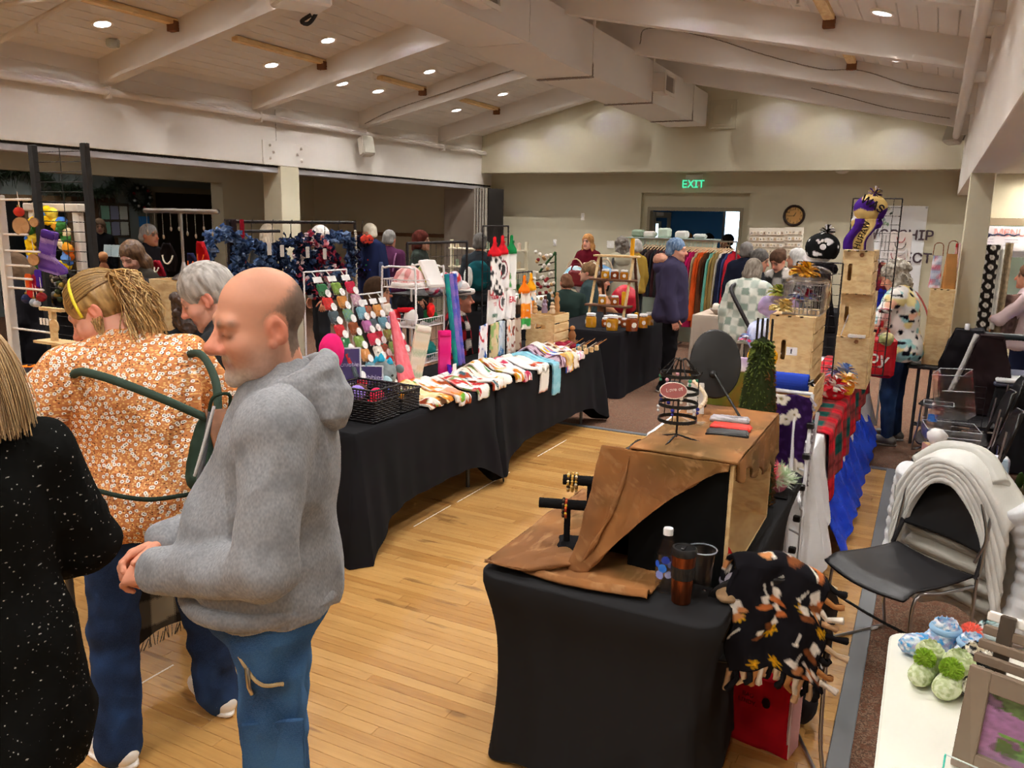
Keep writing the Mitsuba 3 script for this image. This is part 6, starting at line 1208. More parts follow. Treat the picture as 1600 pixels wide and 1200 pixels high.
# bottle, tumbler, cup
k=thing('water_bottle','clear plastic water bottle with blue dots, left of the copper tumbler','bottle');bp=(-.675,2.475,ZT)
part(k,'bottle_wall',at(lathe([(0,.002),(.03,0),(.034,.008),(.034,.11),(.031,.15),(.015,.185),(.013,.2)],28),bp),'film')
part(k,'water',at(lathe([(0,.004),(.031,.004),(.0325,.06),(0,.06)],24),bp),'film')
part(k,'cap',at(lathe([(0,.22),(.0155,.22),(.0165,.215),(.0165,.198),(.013,.198)],20),bp),'satin',C('#f2f3f5'),40)
part(k,'label',at(lathe([(.0346,.05),(.0346,.135)],28),bp),'film')
for i,(a,z,r,c)in enumerate(((-80,.12,.014,'#1f3fae'),(-130,.1,.012,'#2a5ad0'),(-95,.09,.015,'#2a78e0'),(-50,.105,.012,'#7a90d8'),(-110,.065,.015,'#8a9ae0'),(-60,.07,.013,'#b0b8e8'))):
 d_=frame3((bp[0]+.0352*math.cos(math.radians(a)),bp[1]+.0352*math.sin(math.radians(a)),ZT+z),(-math.sin(math.radians(a)),math.cos(math.radians(a)),0),(0,0,1));part(k,'dot',tf(lathe([(0,0),(r,-.001),(r,.0005),(0,.001)],16),d_),'satin',C(c),False)
def _copper(p,n,uv):return mix(K('#5a2a18'),K('#a85f3c'),fbm(dr.atan2(p.y-2.42,p.x+.6)*3,p.z*2,0,3))
scene['copper']={'type':'twosided','b':{'type':'principled','base_color':proc(_copper),'roughness':.25,'metallic':.85,'specular':.5}}
k=thing('travel_tumbler','copper travel tumbler with a black grip band and lid on the black table','tumbler');tp=(-.605,2.42,ZT)
part(k,'body',at(lathe([(0,.002),(.029,0),(.031,.004),(.0395,.165),(0,.165)],36),tp),'copper',(1,1,1),40);part(k,'grip_band',at(lathe([(.0366,.085),(.0375,.088),(.0395,.125),(.0385,.128)],36),tp),'satin',C('#1c1c1d'),40)
part(k,'lid',at(lathe([(.039,.163),(.0415,.165),(.0415,.178),(.037,.188),(.03,.189),(.028,.184),(0,.184)],36),tp),'satin',C('#161617'),40);part(k,'lid_tab',at(cbox(.014,.03,.006,.002,(0,-.008,.189)),tp),'satin',C('#202021'),False)
k=thing('plastic_cup','clear lidded plastic cup behind the copper tumbler','cup');cp=(-.565,2.50,ZT);part(k,'cup_wall',at(lathe([(0,.002),(.032,0),(.042,.155),(.046,.158)],32),cp),'film');part(k,'lid',at(lathe([(.046,.156),(.048,.16),(.046,.168),(.03,.172),(0,.172)],32),cp),'film');part(k,'rim',at(tube([(.0465*math.cos(a),.0465*math.sin(a),.16)for a in np.linspace(0,6.283,30,endpoint=False)],.0025,6,closed=True),cp),'gloss',C('#a9b4c4'))
# things inside and beside the box
for lab,p,s,c,am in (('red drawstring pouch inside the open side of the display box',(-.56,2.72,.79),(.05,.08,.045),'#c0201f',.01),('green drawstring pouch spilling from the open box',(-.5,2.74,.765),(.05,.07,.035),'#0f8a3c',.01),('grey plastic bag of small things beside the open box',(-.47,2.6,.775),(.05,.055,.04),'#8f8a94',.012),('beige bundle of ties at the foot of the open box',(-.475,2.5,.762),(.035,.04,.022),'#a88a68',.01)):
 k=thing('cloth_pouch',lab,'pouch');part(k,'pouch',bump(ball(1,3,p,s),am,18),'cloth' if 'plastic' not in lab else 'satin',mottle(C(c)*.75,C(c)*1.2,20));('bag' in lab or 'beige' in lab)or part(k,'cord',tube(bez([np.array(p)+[s[0]*.4,-s[1]*.7,s[2]*.6],np.array(p)+[s[0]*.6,-s[1]*.9,s[2]*.9],np.array(p)+[s[0]*.5,-s[1]*.6,s[2]*1.1]],5),.004,6),'cloth',C('#1c1c1c'))
single('leaflet','small stack of printed leaflets sticking out of the open box','leaflet',cat(at(cbox(.16,.1,.002),(-.455,2.68,.815),rz=15),at(cbox(.14,.09,.002),(-.46,2.66,.82),rz=30)),'matte',C('#d8c49a'),False)
# earring carousel
k=thing('earring_carousel','black revolving earring stand of four rings on a tripod foot','earring stand');ex,ey,ez=-.735,2.72,BZ+.012
for a in (20,140,260):part(k,'foot',rod((ex,ey,ez+.03),(ex+.1*math.cos(math.radians(a)),ey+.1*math.sin(math.radians(a)),ez),.0032,n=6),'satin',C('#151516'))
part(k,'post',rod((ex,ey,ez+.02),(ex,ey,ez+.29),.0035,n=8),'satin',C('#151516'))
for z in (.085,.14,.185,.245):part(k,'ring',at(lathe([(.066,z-.006),(.0685,z-.006),(.0685,z+.006),(.066,z+.006),(.066,z-.006)],40),(ex,ey,ez)),'satin',C('#151516'),30)
for a in (30,150,270):part(k,'upright',rod((ex+.067*math.cos(math.radians(a)),ey+.067*math.sin(math.radians(a)),ez+.08),(ex+.067*math.cos(math.radians(a)),ey+.067*math.sin(math.radians(a)),ez+.25),.002,n=5),'satin',C('#151516'))
for a in np.linspace(0,2*np.pi,6,endpoint=False):part(k,'scroll',tube(bez([(ex,ey,ez+.29),(ex+.02*math.cos(a),ey+.02*math.sin(a),ez+.3),(ex+.045*math.cos(a),ey+.045*math.sin(a),ez+.275),(ex+.07*math.cos(a),ey+.07*math.sin(a),ez+.25),(ex+.078*math.cos(a),ey+.078*math.sin(a),ez+.262)],5),.0022,5),'satin',C('#151516'))
for i in range(16):
 a=i/16*6.283;z=(.14,.185,.245)[i%3];c=['#2a2f8a','#e8e4dc','#3a8a6a','#c8ccd0','#1c2a6a','#d8a0b0'][i%6];part(k,'earring',cat(ball(.007,1,(ex+.069*math.cos(a),ey+.069*math.sin(a),ez+z-.012)),ball(.0055,1,(ex+.069*math.cos(a),ey+.069*math.sin(a),ez+z-.026))),'gloss',C(c))
k=thing('stall_tag','oval dusty pink tag with white script on the earring carousel','tag');mt_=frame3((ex,ey-.071,ez+.2),(1,.1,.08),(0,0,1));part(k,'tag_board',tf(np_ov:=tf(lathe([(0,0),(1,0),(1,.06),(0,.06)],32),np.diag([.046,.028,.04,1])),mt_),'satin',C('#b06868'),30);part(k,'tag_border',tf(tube([(.046*math.cos(a),.028*math.sin(a),.002)for a in np.linspace(0,6.283,36,endpoint=False)],.0018,5,closed=True),mt_),'satin',C('#efe4dc'));part(k,'lettering',tf(text('Love of',.012,.001,False),mt_@frame3((.004,.004,.0028),(1,.12,0),(0,1,0))),'satin',C('#f2e8e0'),False)
k=thing('glass_dish','clear folded glass dish on the felt behind the carousel','dish');part(k,'dish',at(grid(lambda u,v:np.stack([(u-.5)*.14,(v-.5)*.1,.012+.03*np.abs(u-.5)+.02*np.sin(v*3)],-1),8,8,.004),(-.74,2.92,BZ+.01),rz=-20),'film')
k=thing('table_mirror','round black-backed tabletop mirror on a tripod easel, seen from behind','mirror');mm_=frame3((-.755,3.33,1.375),(.95,.32,.05),(-.14,.2,.97))
sc_=np.diag([.105,.145,1,1]);part(k,'mirror_back',tf(tf(lathe([(0,.012),(.6,.012),(.96,.004),(1,-.004),(.97,-.01),(0,-.01)],48),sc_),mm_),'satin',C('#1b1c1d'),40);part(k,'mirror_glass',tf(tf(lathe([(0,0),(.94,0)],40),sc_),mm_@trimesh.transformations.translation_matrix([0,0,-.0115])),'metal',C('#d8dce0'))
for a,b in (((-.75,3.3,1.34),(-.585,3.14,BZ+.01)),((-.76,3.31,1.33),(-.785,3.32,BZ+.01)),((-.8,3.36,1.3),(-.82,3.3,BZ+.01))):part(k,'easel_leg',rod(a,b,.005,n=8),'satin',C('#191919'))
part(k,'easel_joint',ball(.016,2,(-.755,3.305,1.335)),'satin',C('#191919'))
k=thing('shell_necklace','pale shell necklace on a small white stand left of the mirror legs','necklace');part(k,'stand_card',at(cbox(.07,.006,.13,.002),(-.79,3.18,BZ+.075),rz=30,rx=-10),'satin',C('#d8d8d4'),False)
for i in range(14):part(k,'shell',ball(.009,1,(-.785+.045*math.sin(i*.24-.2),3.155-.002*i,BZ+.15-.0085*i)),'satin',C('#efe4c8'))
for lab,x,y,c,c2,rz in (('silver and white printed pouch at the back of the felt top',-.635,3.12,'#c8c4c8','#5a5458',8),('red zip pouch in the middle of the felt top',-.605,3.0,'#d8281c','#e8402c',4),('black zip pouch at the front of the felt top',-.595,2.9,'#232425','#303132',10)):
 k=thing('zip_pouch',lab,'pouch');part(k,'pouch',at(bump(subdiv(cbox(.15,.075,.022,.01),.03),.003,40),(x,y,BZ+.022),rz=rz),'satin',mottle(c,c2,60));part(k,'zip',at(cbox(.14,.004,.006),(x,y-.036,BZ+.024),rz=rz),'matte',C(c)*.6,False)
k=thing('moss_cone','mossy green felt cone tree behind the felt display','ornament tree');mp=np.array([-.60,3.5,.745])
part(k,'core',at(lathe([(0,.74),(.03,.72),(.07,.5),(.09,.2),(.09,0),(0,0)],24),mp),'cloth',C('#2c351c'))
ms,cs=[],[]
for i in range(1500):
 h=R.random()**.8*.72;r=.09-.06*(h/.72)**1.5;a=R.uniform(0,6.283);q=mp+[r*math.cos(a),r*math.sin(a),h];m=rod(q,q+np.array([math.cos(a)*.02,math.sin(a)*.02,R.uniform(-.02,.012)]),.0045,.001,4);ms.append(m)
 brown=math.cos(a-.2)>.35 and h<.6;cs.append(np.tile(C(['#4a5a2a','#2f3d1c','#6a7a3a'][i%3]if not brown else ['#6a4526','#4f351e'][i%2]),(len(m.vertices),1)))
part(k,'moss_tufts',cat(ms),'cloth',np.vstack(cs),False,kind='stuff')
single('hair_pick','small black comb-like pick stuck in the top of the moss cone','comb',cat([bx(mp[0]-.03+.02*i,mp[0]-.022+.02*i,3.49,3.5,1.4,1.56)for i in range(4)]+[bx(mp[0]-.03,mp[0]+.04,3.49,3.5,1.4,1.45)]),'satin',C('#151515'),False)
for lab,x0,x1,c1,c2,z0,z1 in (('orange and green felted panel standing behind the mirror',-.98,-.64,'#a85520','#6a6a2a',.745,1.27),('lilac and white felted strip above the orange panel',-.98,-.64,'#c8b0d8','#efe6ec',1.27,1.34)):single('felted_hanging',lab,'felted hanging',bump(subdiv(bx(x0,x1,3.78,3.8,z0,z1,.006),.06),.006,16),'cloth',mottle(c1,c2,12))
single('sequin_cloth','black sequined cloth bundle at the left edge behind the felt box','cloth',bump(ball(1,4,(-.98,3.1,.9),(.1,.2,.16)),.03,12),'gloss',mottle('#141416','#2a2c2e',60,0,.6,.7))
for y in (3.62,3.86):single('velcro_strip',f'{"nearer" if y < 3.7 else "farther"} black velcro strip on the black cover behind the box','strip',bx(-.56,-.46,y,y+.03,.742,.748),'cloth',C('#0e0e0e'),False)
k=thing('fluffy_yarn','fluffy pink, white and pale green yarn bundle behind the open box','yarn');ms,cs=[],[]
for i in range(900):
 v=R.normal(size=3);v/=np.linalg.norm(v);v[2]=abs(v[2]);q=np.array([-.53,3.75,.78])+v*[.05,.06,.05];m=rod(q,q+v*.03+R.normal(size=3)*.012,.0018,.0008,3);ms.append(m);cs.append(np.tile(C(['#f07090','#f6a0b0','#e85a7a'][i%3]if v[0]<.1 else ['#e8ece0','#b8d0a8'][i%2]),(len(m.vertices),1)))
part(k,'fibres',cat(ms),'cloth',np.vstack(cs),False,kind='stuff');part(k,'core',ball(1,3,(-.53,3.75,.78),(.052,.06,.05)),'cloth',C('#c86a80'))
# ================================================================ right row: fleece stall
FT=(-1.35,-.47,4.45,8.0)
folding_table('folding table of the fleece stall, nearer half',FT[0],FT[1],FT[2],6.2);folding_table('folding table of the fleece stall, farther half',FT[0],FT[1],6.24,FT[3])
tablecloth('white cloth under the plaid blanket on the fleece stall, hanging low at its near end',FT[0]-.02,FT[1]+.015,FT[2]-.02,FT[3]+.02,.738,(.6,.50,.6,.6),tip=.1,seed=41,col='#e4e6ea',flare=.10,amp=.02)
def plaid_fn(cols,n):
 def f(uv):
  K=[C(c)for c in cols];a=(uv[:,0]*n[0])%2;b=(uv[:,1]*n[1])%2
  ca=np.where((a<1)[:,None],K[0],K[1]);cb=np.where((b<1)[:,None],K[0],K[1]);c=(ca+cb)/2
  s=((a%1)>.44)&((a%1)<.56)|((b%1)>.44)&((b%1)<.56);c[s]=c[s]*.45;return c
 return f
def plaid_sheet(u,v):
 y=4.95+3.05*u;s=v*.75;over=np.clip(s-.32,0,9);x=-.8+np.minimum(s,.335)+.022+.02*(over>0)+.06*over+.016*np.sin(u*40)*np.clip(over*6,0,1)
 L=1-.25*u-.1*np.abs(np.sin(u*9));return np.stack([x,y,.752-over*L],-1)
k=thing('plaid_blanket','red, green and black plaid blanket over the aisle side of the fleece stall','blanket');uv_sheet(k,'fleece',plaid_sheet,190,60,.008,plaid_fn(['#b81c2a','#0f4a44'],(22,5)))
single('blue_tarp','bright blue plastic sheet hanging below the white cloth of the fleece stall','sheet',bump(sheet(lambda u,v:np.stack([-.43+.16*v+.012*np.sin(u*60),4.9+3.1*u,.34-.33*v*(1-.15*np.sin(u*9))],-1),120,14,.004),.012,14),'satin',mottle('#0f35c0','#1c4ad8',9))
single('white_drape','white cloth corner hanging beside the folding drying rack','cloth',bump(sheet(lambda u,v:np.stack([-.46+.1*u*v+.02*np.sin(u*9)*v,4.42+.45*u*(1-.35*v)-.02,.75-.62*v*(1-.3*u)],-1),30,30,.005),.008,8),'cloth',C('#e9eaee'))
k=thing('drying_rack','folded white metal drying rack with black joints at the near end of the fleece stall','rack')
for a,b in (((-.47,4.3,1.1),(-.42,3.95,.02)),((-.55,4.32,1.1),(-.49,4.02,.02)),((-.44,4.34,1.0),(-.50,4.4,.02)),((-.47,4.3,1.1),(-1.2,4.36,1.1)),((-.45,4.1,.55),(-.5,4.36,.55))):part(k,'tube',rod(a,b,.0095,n=10),'satin',C('#e6e8ec'))
for i,z in enumerate((.95,.8,.65,.5,.35)):part(k,'joint',bx(-.475-.002*i,-.44-.002*i,4.12-.05*i+.1,4.15-.05*i+.1,z-.015,z+.015,.004),'satin',C('#161616'),False)
for i in range(3):part(k,'stretcher',rod((-.44,3.98+.1*i,.12+.3*i),(-.52,4.05+.1*i,.12+.3*i),.006,n=6),'satin',C('#d8dade'))
part(k,'blue_yellow_clip',bx(-.52,-.44,4.0,4.05,.1,.22,.006),'satin',lambda v:np.where((v[:,2]>.14)[:,None],C('#1a3ac0'),C('#f0c820')),False)
def fleece_fn(base,flower,n=9,s0=3):
 rr=np.random.default_rng(s0);P=rr.random((n,2))
 def f(uv):
  c=np.tile(C(base),(len(uv),1));t=meshkit.noise(np.stack([uv[:,0]*14,uv[:,1]*26,uv[:,0]*0],1),s0);c[t>.62]*=1.7
  for q in P:
   d=(uv-q)*[.3,.55];r=np.hypot(d[:,0],d[:,1]);a=np.arctan2(d[:,1],d[:,0]);m=r<.045*(.65+.35*np.abs(np.cos(a*2.5)));c[m]=C(flower);c[r<.01]=C('#8a7a4a')
  return c
 return f
k=thing('fleece_blanket','purple fleece blanket with cream flowers hanging at the end of the fleece stall','blanket');uv_sheet(k,'fleece',lambda u,v:np.stack([-.72+.25*u+.012*np.sin(v*8),4.27+.02*np.sin(u*12)-.03*v,1.09-.44*v],-1),50,80,.012,fleece_fn('#2a1440','#e8e2d4',8,5))
part(k,'fringe',cat([at(cbox(.012,.004,.05,0),(-.47+R.uniform(-.01,.015),4.25,1.07-.44*i/26),ry=R.uniform(-70,-20))for i in range(26)]),'cloth',mottle('#16101e','#d8d0dc',30),False,kind='stuff')
k=thing('fleece_roll','rolled blue fleece with orange print beneath the crates','blanket');part(k,'roll',bump(tube([(-.86,4.36,1.145),(-.5,4.36,1.145)],.045,20),.005,20),'cloth',patches(['#2a44b0','#3450c0','#d8582a','#243a9a','#9a9aa8','#2c48b8'],16));
for i in range(8):part(k,'tie',at(cbox(.05,.012,.006,.002),(-.49,4.34,1.15),rz=R.uniform(-60,60),ry=R.uniform(-60,60)),'cloth',C(['#141414','#e8e8e8'][i%3==0]),False)
# crates
def xmat(x,y,z,sx=0):return mat((x,y,z))
crate('lower wooden crate of the near stack on the fleece stall',mat((-.72,5.47,.745),rz=90),.56,.30,.225,slats=3)
def crate_on_end(lab,x0,x1,y0,y1,z0,z1,slats=4,tagc=False,hole=.35,knot=False):
 """Crate lying on its long side: the end panel with its upright hand hole faces the camera, side slats run back along y."""
 k=thing('wooden_crate',lab,'crate');w,h=x1-x0,z1-z0;hx,hz=x0+w*hole,(z0+z1)/2
 for yy in (y0,y1-.016):
  p=sbox(x0,z0,x1,z1).difference(sbox(hx-.001,hz-.05,hx+.001,hz+.05).buffer(.013));m=tf(prism(p,.016),np.array([[1,0,0,0],[0,0,1,0],[0,1,0,0],[0,0,0,1.]]));m.apply_translation([0,yy,0]);part(k,'end_panel',m,'pine',sm=False)
 sh=(h-.01*(slats-1))/slats
 for xx in (x0-.008,x1):
  for i in range(slats):part(k,'slat',bx(xx,xx+.009,y0+.002,y1,z0+i*(sh+.01),z0+i*(sh+.01)+sh,.0015),'pine',sm=False)
 for zz in (z0,z1-.009):part(k,'side_board',bx(x0,x1,y0+.016,y1-.016,zz,zz+.009,.001),'pine',sm=False)
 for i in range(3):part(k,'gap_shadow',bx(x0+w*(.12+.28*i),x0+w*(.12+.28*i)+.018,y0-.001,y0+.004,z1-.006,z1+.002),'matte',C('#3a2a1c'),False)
 if tagc:part(k,'price_label',bx(hx+.02,hx+.085,y0-.003,y0,hz-.03,hz+.02),'matte',C('#eef0f2'),False);part(k,'printed_mark',bx(hx+.045,hx+.055,y0-.004,y0-.003,hz-.02,hz+.01),'matte',C('#5a5a6a'),False)
 if knot:part(k,'wood_knot',at(lathe([(0,0),(.016,0),(.013,.002),(0,.002)],20),(x0+w*.6,y0-.001,z1-.03),rx=90),'matte',C('#8a5f3c'))
 return k
crate_on_end('upper wooden crate with a white label on the near stack',-.855,-.60,5.2,5.75,.972,1.395,tagc=True)
crate_on_end('lowest wooden crate of the tall stack with a round knot',-.58,-.345,6.5,6.95,.745,1.13,knot=True,hole=-2)
crate_on_end('middle wooden crate of the tall stack',-.575,-.36,6.56,6.97,1.132,1.452,hole=.2);crate_on_end('topmost wooden crate of the tall stack with a knot and a hand slot',-.585,-.38,6.5,6.95,1.454,1.77,hole=.25,knot=True)
k=thing('paper_stack','small stack of white papers and a pen on the lowest crate of the tall stack','papers');part(k,'sheet',bx(-.5,-.38,6.47,6.55,1.132,1.15,.002),'matte',C('#f0efec'),False);part(k,'pen',rod((-.55,6.49,1.14),(-.51,6.49,1.3),.004),'satin',C('#e8e4e0'))
# foam heads with hats and scarves
def hat_head(lab,p,rz,bandf,hatc,textbits=(),scarf=None):
 k=thing('hat_display',lab,'hat display');B=Blob();M3=rz3(rz)
 head_prims(B,np.array(p),M3,1.0,'#f0f0f2',lip='#f0f0f2',brow='#f0f0f2',eye='#e4e4e6',ears=False);B.cap(np.array(p)+[0,0,-.1],np.array(p)+[0,0,-.25],.05,.07,.03)
 m=B.mesh(.007);part(k,'foam_head',m,'matte',C('#eeeef0'))
 H=Blob();W=lambda*q:np.array(p)+M3@np.array(q)
 H.ell(W(0,-.015,.055),(.1,.118,.1),.02,None,M3);H.cap(W(0,-.02,.02),W(0,-.03,.05),.098,None,.02);H.ell(W(0,.02,-.13),(.3,.3,.115),.01,None,cut=True)
 part(k,'hat',H.mesh(.007,folds(.006)),'cloth',hatc)
 pm,pc=[],[]
 for i in range(60):
  v=R.normal(size=3);v/=np.linalg.norm(v);q=W(0,-.04,.165);m=tf(cbox(.05,.012,.003),frame3(q+v*.028,v,np.cross(v,[.3,.2,.9])));pm.append(m);pc.append(np.tile(C(bandf[i%len(bandf)]),(len(m.vertices),1)))
 part(k,'fringe_pompom',cat(pm),'cloth',np.vstack(pc),False,kind='stuff');return k,W
PU,GO=C('#43207c'),C('#c8ab6a')
def husky(v):
 n=meshkit.noise(np.asarray(v)*9+3,4);return np.where((n>.5)[:,None],GO,PU)
k,W=hat_head('purple and gold fleece hat and scarf reading WAS, atop the tall crates',(-.46,6.6,2.02),60,['#43207c','#c8ab6a','#e8e4ec','#2a2030'],husky)
part(k,'lettering',tf(text('WAS',.055,.004),frame3((-.425,6.475,2.105),(.85,.2,-.5),(.5,.25,.82))),'cloth',C('#1c1420'),False)
def scarf_mesh(x0,x1,y,zt,zb,sway):return lambda u,v:np.stack([x0+(x1-x0)*u-sway*v+.012*np.sin(v*7),y-.015*np.sin(u*9)-.05*v*(1-v),zt+(zb-zt)*v],-1)
uv_sheet(k,'scarf',scarf_mesh(-.53,-.38,6.48,2.0,1.78,.07),30,40,.012,lambda uv:np.where(((uv[:,0]>.38)&(uv[:,0]<.92))[:,None],GO,PU));part(k,'scarf_lettering',tf(text('HUPAW',.04,.003),frame3((-.475,6.445,1.885),(.28,0,.96),(-.96,0,.28))),'cloth',C('#2a1c14'),False)
part(k,'scarf_wrap',tube([(-.46+.075*math.cos(a),6.6+.075*math.sin(a),1.97+.02*math.sin(a))for a in np.linspace(0,6.283,24,endpoint=False)],.035,8,closed=True),'cloth',husky)
def paws(v):
 v=np.asarray(v);c=np.tile(C('#101012'),(len(v),1));n=meshkit.noise(v*20+5,2);c[n>.73]=C('#e8e8ea');return c
k,W=hat_head('black fleece hat with white paw prints and a black scarf on a white foam head',(-.72,6.2,1.74),70,['#101012','#f0f0f2'],paws)
for c0 in ((-.70,6.09,1.80),):
 for q in ((0,0,0,.022),(-.028,.0,.03,.011),(-.008,0,.042,.012),(.016,0,.04,.011),(.034,0,.02,.011)):part(k,'paw_print',at(ball(q[3],2,s=(1,.25,1)),(c0[0]+q[0]+.01,c0[1]-.004,c0[2]+q[2])),'cloth',C('#eaeaec'))
part(k,'scarf',bump(sheet(lambda u,v:np.stack([-.76+.12*u+.09*v,6.12+.02*np.sin(u*8)-.03*v,1.66-.46*v],-1),20,40,.03),.01,14),'cloth',C('#0f0f11'));part(k,'scarf_wrap',tube([(-.72+.09*math.cos(a),6.2+.09*math.sin(a),1.64)for a in np.linspace(0,6.283,24,endpoint=False)],.045,8,closed=True),'cloth',C('#0f0f11'));part(k,'stand_pole',rod((-.72,6.2,.745),(-.72,6.2,1.5),.012),'satin',C('#1b1b1b'))
k=thing('grid_panel','black wire grid panel behind the hats on the fleece stall','rack');wire_grid(k,(-.62,7.2,.745),(1,0,0),(0,0,1),.36,1.42,7,22,.002,frame=.005)
k=thing('grid_panel','black wire grid panel between the near crates and the tall stack','rack');wire_grid(k,(-.84,6.0,.745),(1,0,0),(0,0,1),.3,.95,6,14,.002,frame=.005)
# bow packs in clear bags on the near crates
def pom(k,p,r,cols,n=70,nm='ribbon_loop'):
 for i in range(min(n,70)):
  v=R.normal(size=3);v/=np.linalg.norm(v);v[2]=abs(v[2])*.8;v/=np.linalg.norm(v);m=grid(lambda u,w:np.stack([(u-.5)*r*.32,w*r*.9,.25*r*np.sin(w*3)],-1),3,5,.002)
  part(k,nm,tf(m,frame3(np.array(p)+v*r*.25,np.cross(v,[.31,.2,.93]),v)),'satin',C(cols[i%len(cols)])*R.uniform(.7,1.25))
k=thing('pompom_pack','gold ribbon pompom in a clear bag on top of the wire basket','pompom');pom(k,(-.70,5.34,1.63),.085,['#d8a01c','#f0c030','#a8700f']);part(k,'bag',bump(ball(1,3,(-.68,5.36,1.64),(.15,.12,.06)),.012,12),'film')
k=thing('pompom_pack','pale gold ribbon pompom at the front of the near crate top','pompom');pom(k,(-.80,5.24,1.42),.07,['#d8c078','#efe0a8','#b09848'])
k=thing('pompom_pack','silver and red ribbon pompoms inside the wire basket','pompom');pom(k,(-.70,5.40,1.47),.085,['#c8ccd4','#a8b0bc','#3a4a8a','#a01c3a','#d8dce4'])
k=thing('wire_basket','clear-bagged chrome wire basket of pompoms on the near crates','basket');wx0,wx1,wy0,wy1,wz0,wz1=-.80,-.58,5.28,5.62,1.40,1.585
for a,b in (((wx0,wy0),(wx1,wy0)),((wx1,wy0),(wx1,wy1)),((wx1,wy1),(wx0,wy1)),((wx0,wy1),(wx0,wy0))):
 for t in np.linspace(0,1,10):q=(a[0]+(b[0]-a[0])*t,a[1]+(b[1]-a[1])*t);part(k,'wire',rod((*q,wz0),(*q,wz1),.0022,n=5),'metal',C('#c9ccd2'))
 for z in (wz0,(wz0+wz1)/2,wz1):part(k,'wire',rod((*a,z),(*b,z),.003,n=5),'metal',C('#c9ccd2'))
part(k,'bag',bump(subdiv(bx(wx0-.015,wx1+.02,wy0-.015,wy1+.02,wz0,wz1+.03,.03),.06),.01,12),'film')
k=thing('pompom_pack','blue, pink and white yarn pompom left of the near crates','pompom');pom(k,(-0.988,5.300,1.197),.07,['#8fb0d8','#c82a5a','#e8e8f0','#6a90c8'])
single('bagged_fleece','pale blue and lilac fleece in a clear bag left of the near crates','fleece',bump(ball(1,3,(-0.928,5.350,1.238),(.1,.12,.11)),.03,10),'satin',mottle('#8a9ad0','#c8d0ec',16))
single('bagged_fleece','lavender tulle bundle behind the near crates','fleece',bump(ball(1,3,(-0.931,5.900,1.386),(.14,.1,.09)),.03,10),'satin',mottle('#b8a0c8','#8a7aa0',14))
single('bagged_fleece','yellow fleece bundle below the blue one at the near crates','fleece',bump(ball(1,3,(-0.850,5.000,1.161),(.09,.1,.06)),.02,10),'cloth',mottle('#e8b020','#c8861c',14))
k=thing('pompom_pack','yellow-green pompom spray behind the wire basket','pompom');pom(k,(-0.917,5.800,1.466),.07,['#a0a03a','#c8c060','#7a8a2a'])
for lab,p,r,cols in (('red and white striped fleece bundle between the crate stacks',(-.52,5.98,.80),.085,['#c8202a','#f0eee8','#d83040']),('yellow and orange fleece bundle between the crate stacks',(-.46,6.12,.82),.08,['#f0c030','#f0e0b0','#e89030']),('blue, navy and white fleece bundle beside the tall crate stack',(-.5,6.3,.84),.09,['#6a8ac8','#e8ecf4','#3a2a5a','#a8c0e0'])):
 k=thing('fleece_bundle',lab,'fleece');part(k,'roll',bump(ball(1,3,p,(r*.9,r,r*.75)),.012,22),'cloth',patches(cols,22));pom(k,(p[0],p[1]-r*.3,p[2]+r*.2),r*1.1,cols,60,'fringe_strip')
# ---- beyond the tall crates
k=thing('necklace_board','white board of red necklaces behind the grey-haired woman','display board');a,b=np.array((-0.380,8.600,1.901)),np.array((-0.192,8.600,1.631));part(k,'prop',bx(a[0]+.05,a[0]+.07,8.62,8.63,0,b[2]+.1),'satin',C('#8a8a8a'),False);part(k,'board',bx(a[0],b[0],8.6,8.62,b[2],a[2],.002),'satin',C('#ece6e2'),False)
for i in range(4):part(k,'necklace',tube([((a[0]+b[0])/2+(.035+.012*i)*math.cos(t),8.59,a[2]-.05-.05*i+(.05+.01*i)*math.sin(t))for t in np.linspace(math.pi,2*math.pi,12)],.0035,5),'gloss',C(['#a01c2a','#3a3234','#a8a0a0','#8a2a34'][i]))
k=thing('necklace_board','second pale board of silver chains left of the red necklaces','display board');a2,b2=np.array((-0.480,8.700,1.898)),np.array((-0.361,8.700,1.620));part(k,'prop',bx(a2[0]+.04,a2[0]+.06,8.72,8.73,0,b2[2]+.1),'satin',C('#8a8a8a'),False);part(k,'board',bx(a2[0],b2[0],8.7,8.72,b2[2],a2[2],.002),'satin',C('#e2e0de'),False)
for i in range(3):part(k,'chain',rod((a2[0]+.03*(i+1),8.69,a2[2]-.03),(a2[0]+.03*(i+1),8.69,b2[2]+.05),.003,n=5),'gloss',C('#6a6664'))
k=thing('wire_shelf','white wire rack frame below the necklace boards','rack');a,b=np.array((-0.434,8.400,1.712)),np.array((-0.217,8.400,1.719));part(k,'frame',tube(bez([(a[0],8.4,.75),(a[0],8.4,a[2]-.03),(a[0]+.03,8.4,a[2]),(b[0]-.03,8.4,a[2]),(b[0],8.4,a[2]-.03),(b[0],8.4,.75)],5),.007,8),'satin',C('#f0f0f0'))
single('clothes_bundle','dark red and plaid scarves hanging below the necklace boards','scarves',bump(subdiv(bx(*((-0.439,8.300,1.608)[0],(-0.278,8.300,1.615)[0]),8.2,8.3,(-0.375,8.300,1.357)[2],(-0.403,8.300,1.621)[2],.02),.05),.02,14),'cloth',patches(['#5a1a2a','#7a2030','#2a1c22','#8a6a4a','#4a1420'],14))
single('blue_fleece','royal blue cloth hanging left of the grey-haired woman','cloth',bump(subdiv(bx((-0.419,8.200,1.361)[0],(-0.233,8.200,1.372)[0],8.2,8.24,.75,(-0.375,8.200,1.405)[2],.015),.06),.01,12),'cloth',mottle('#16207a','#2434a8',10))
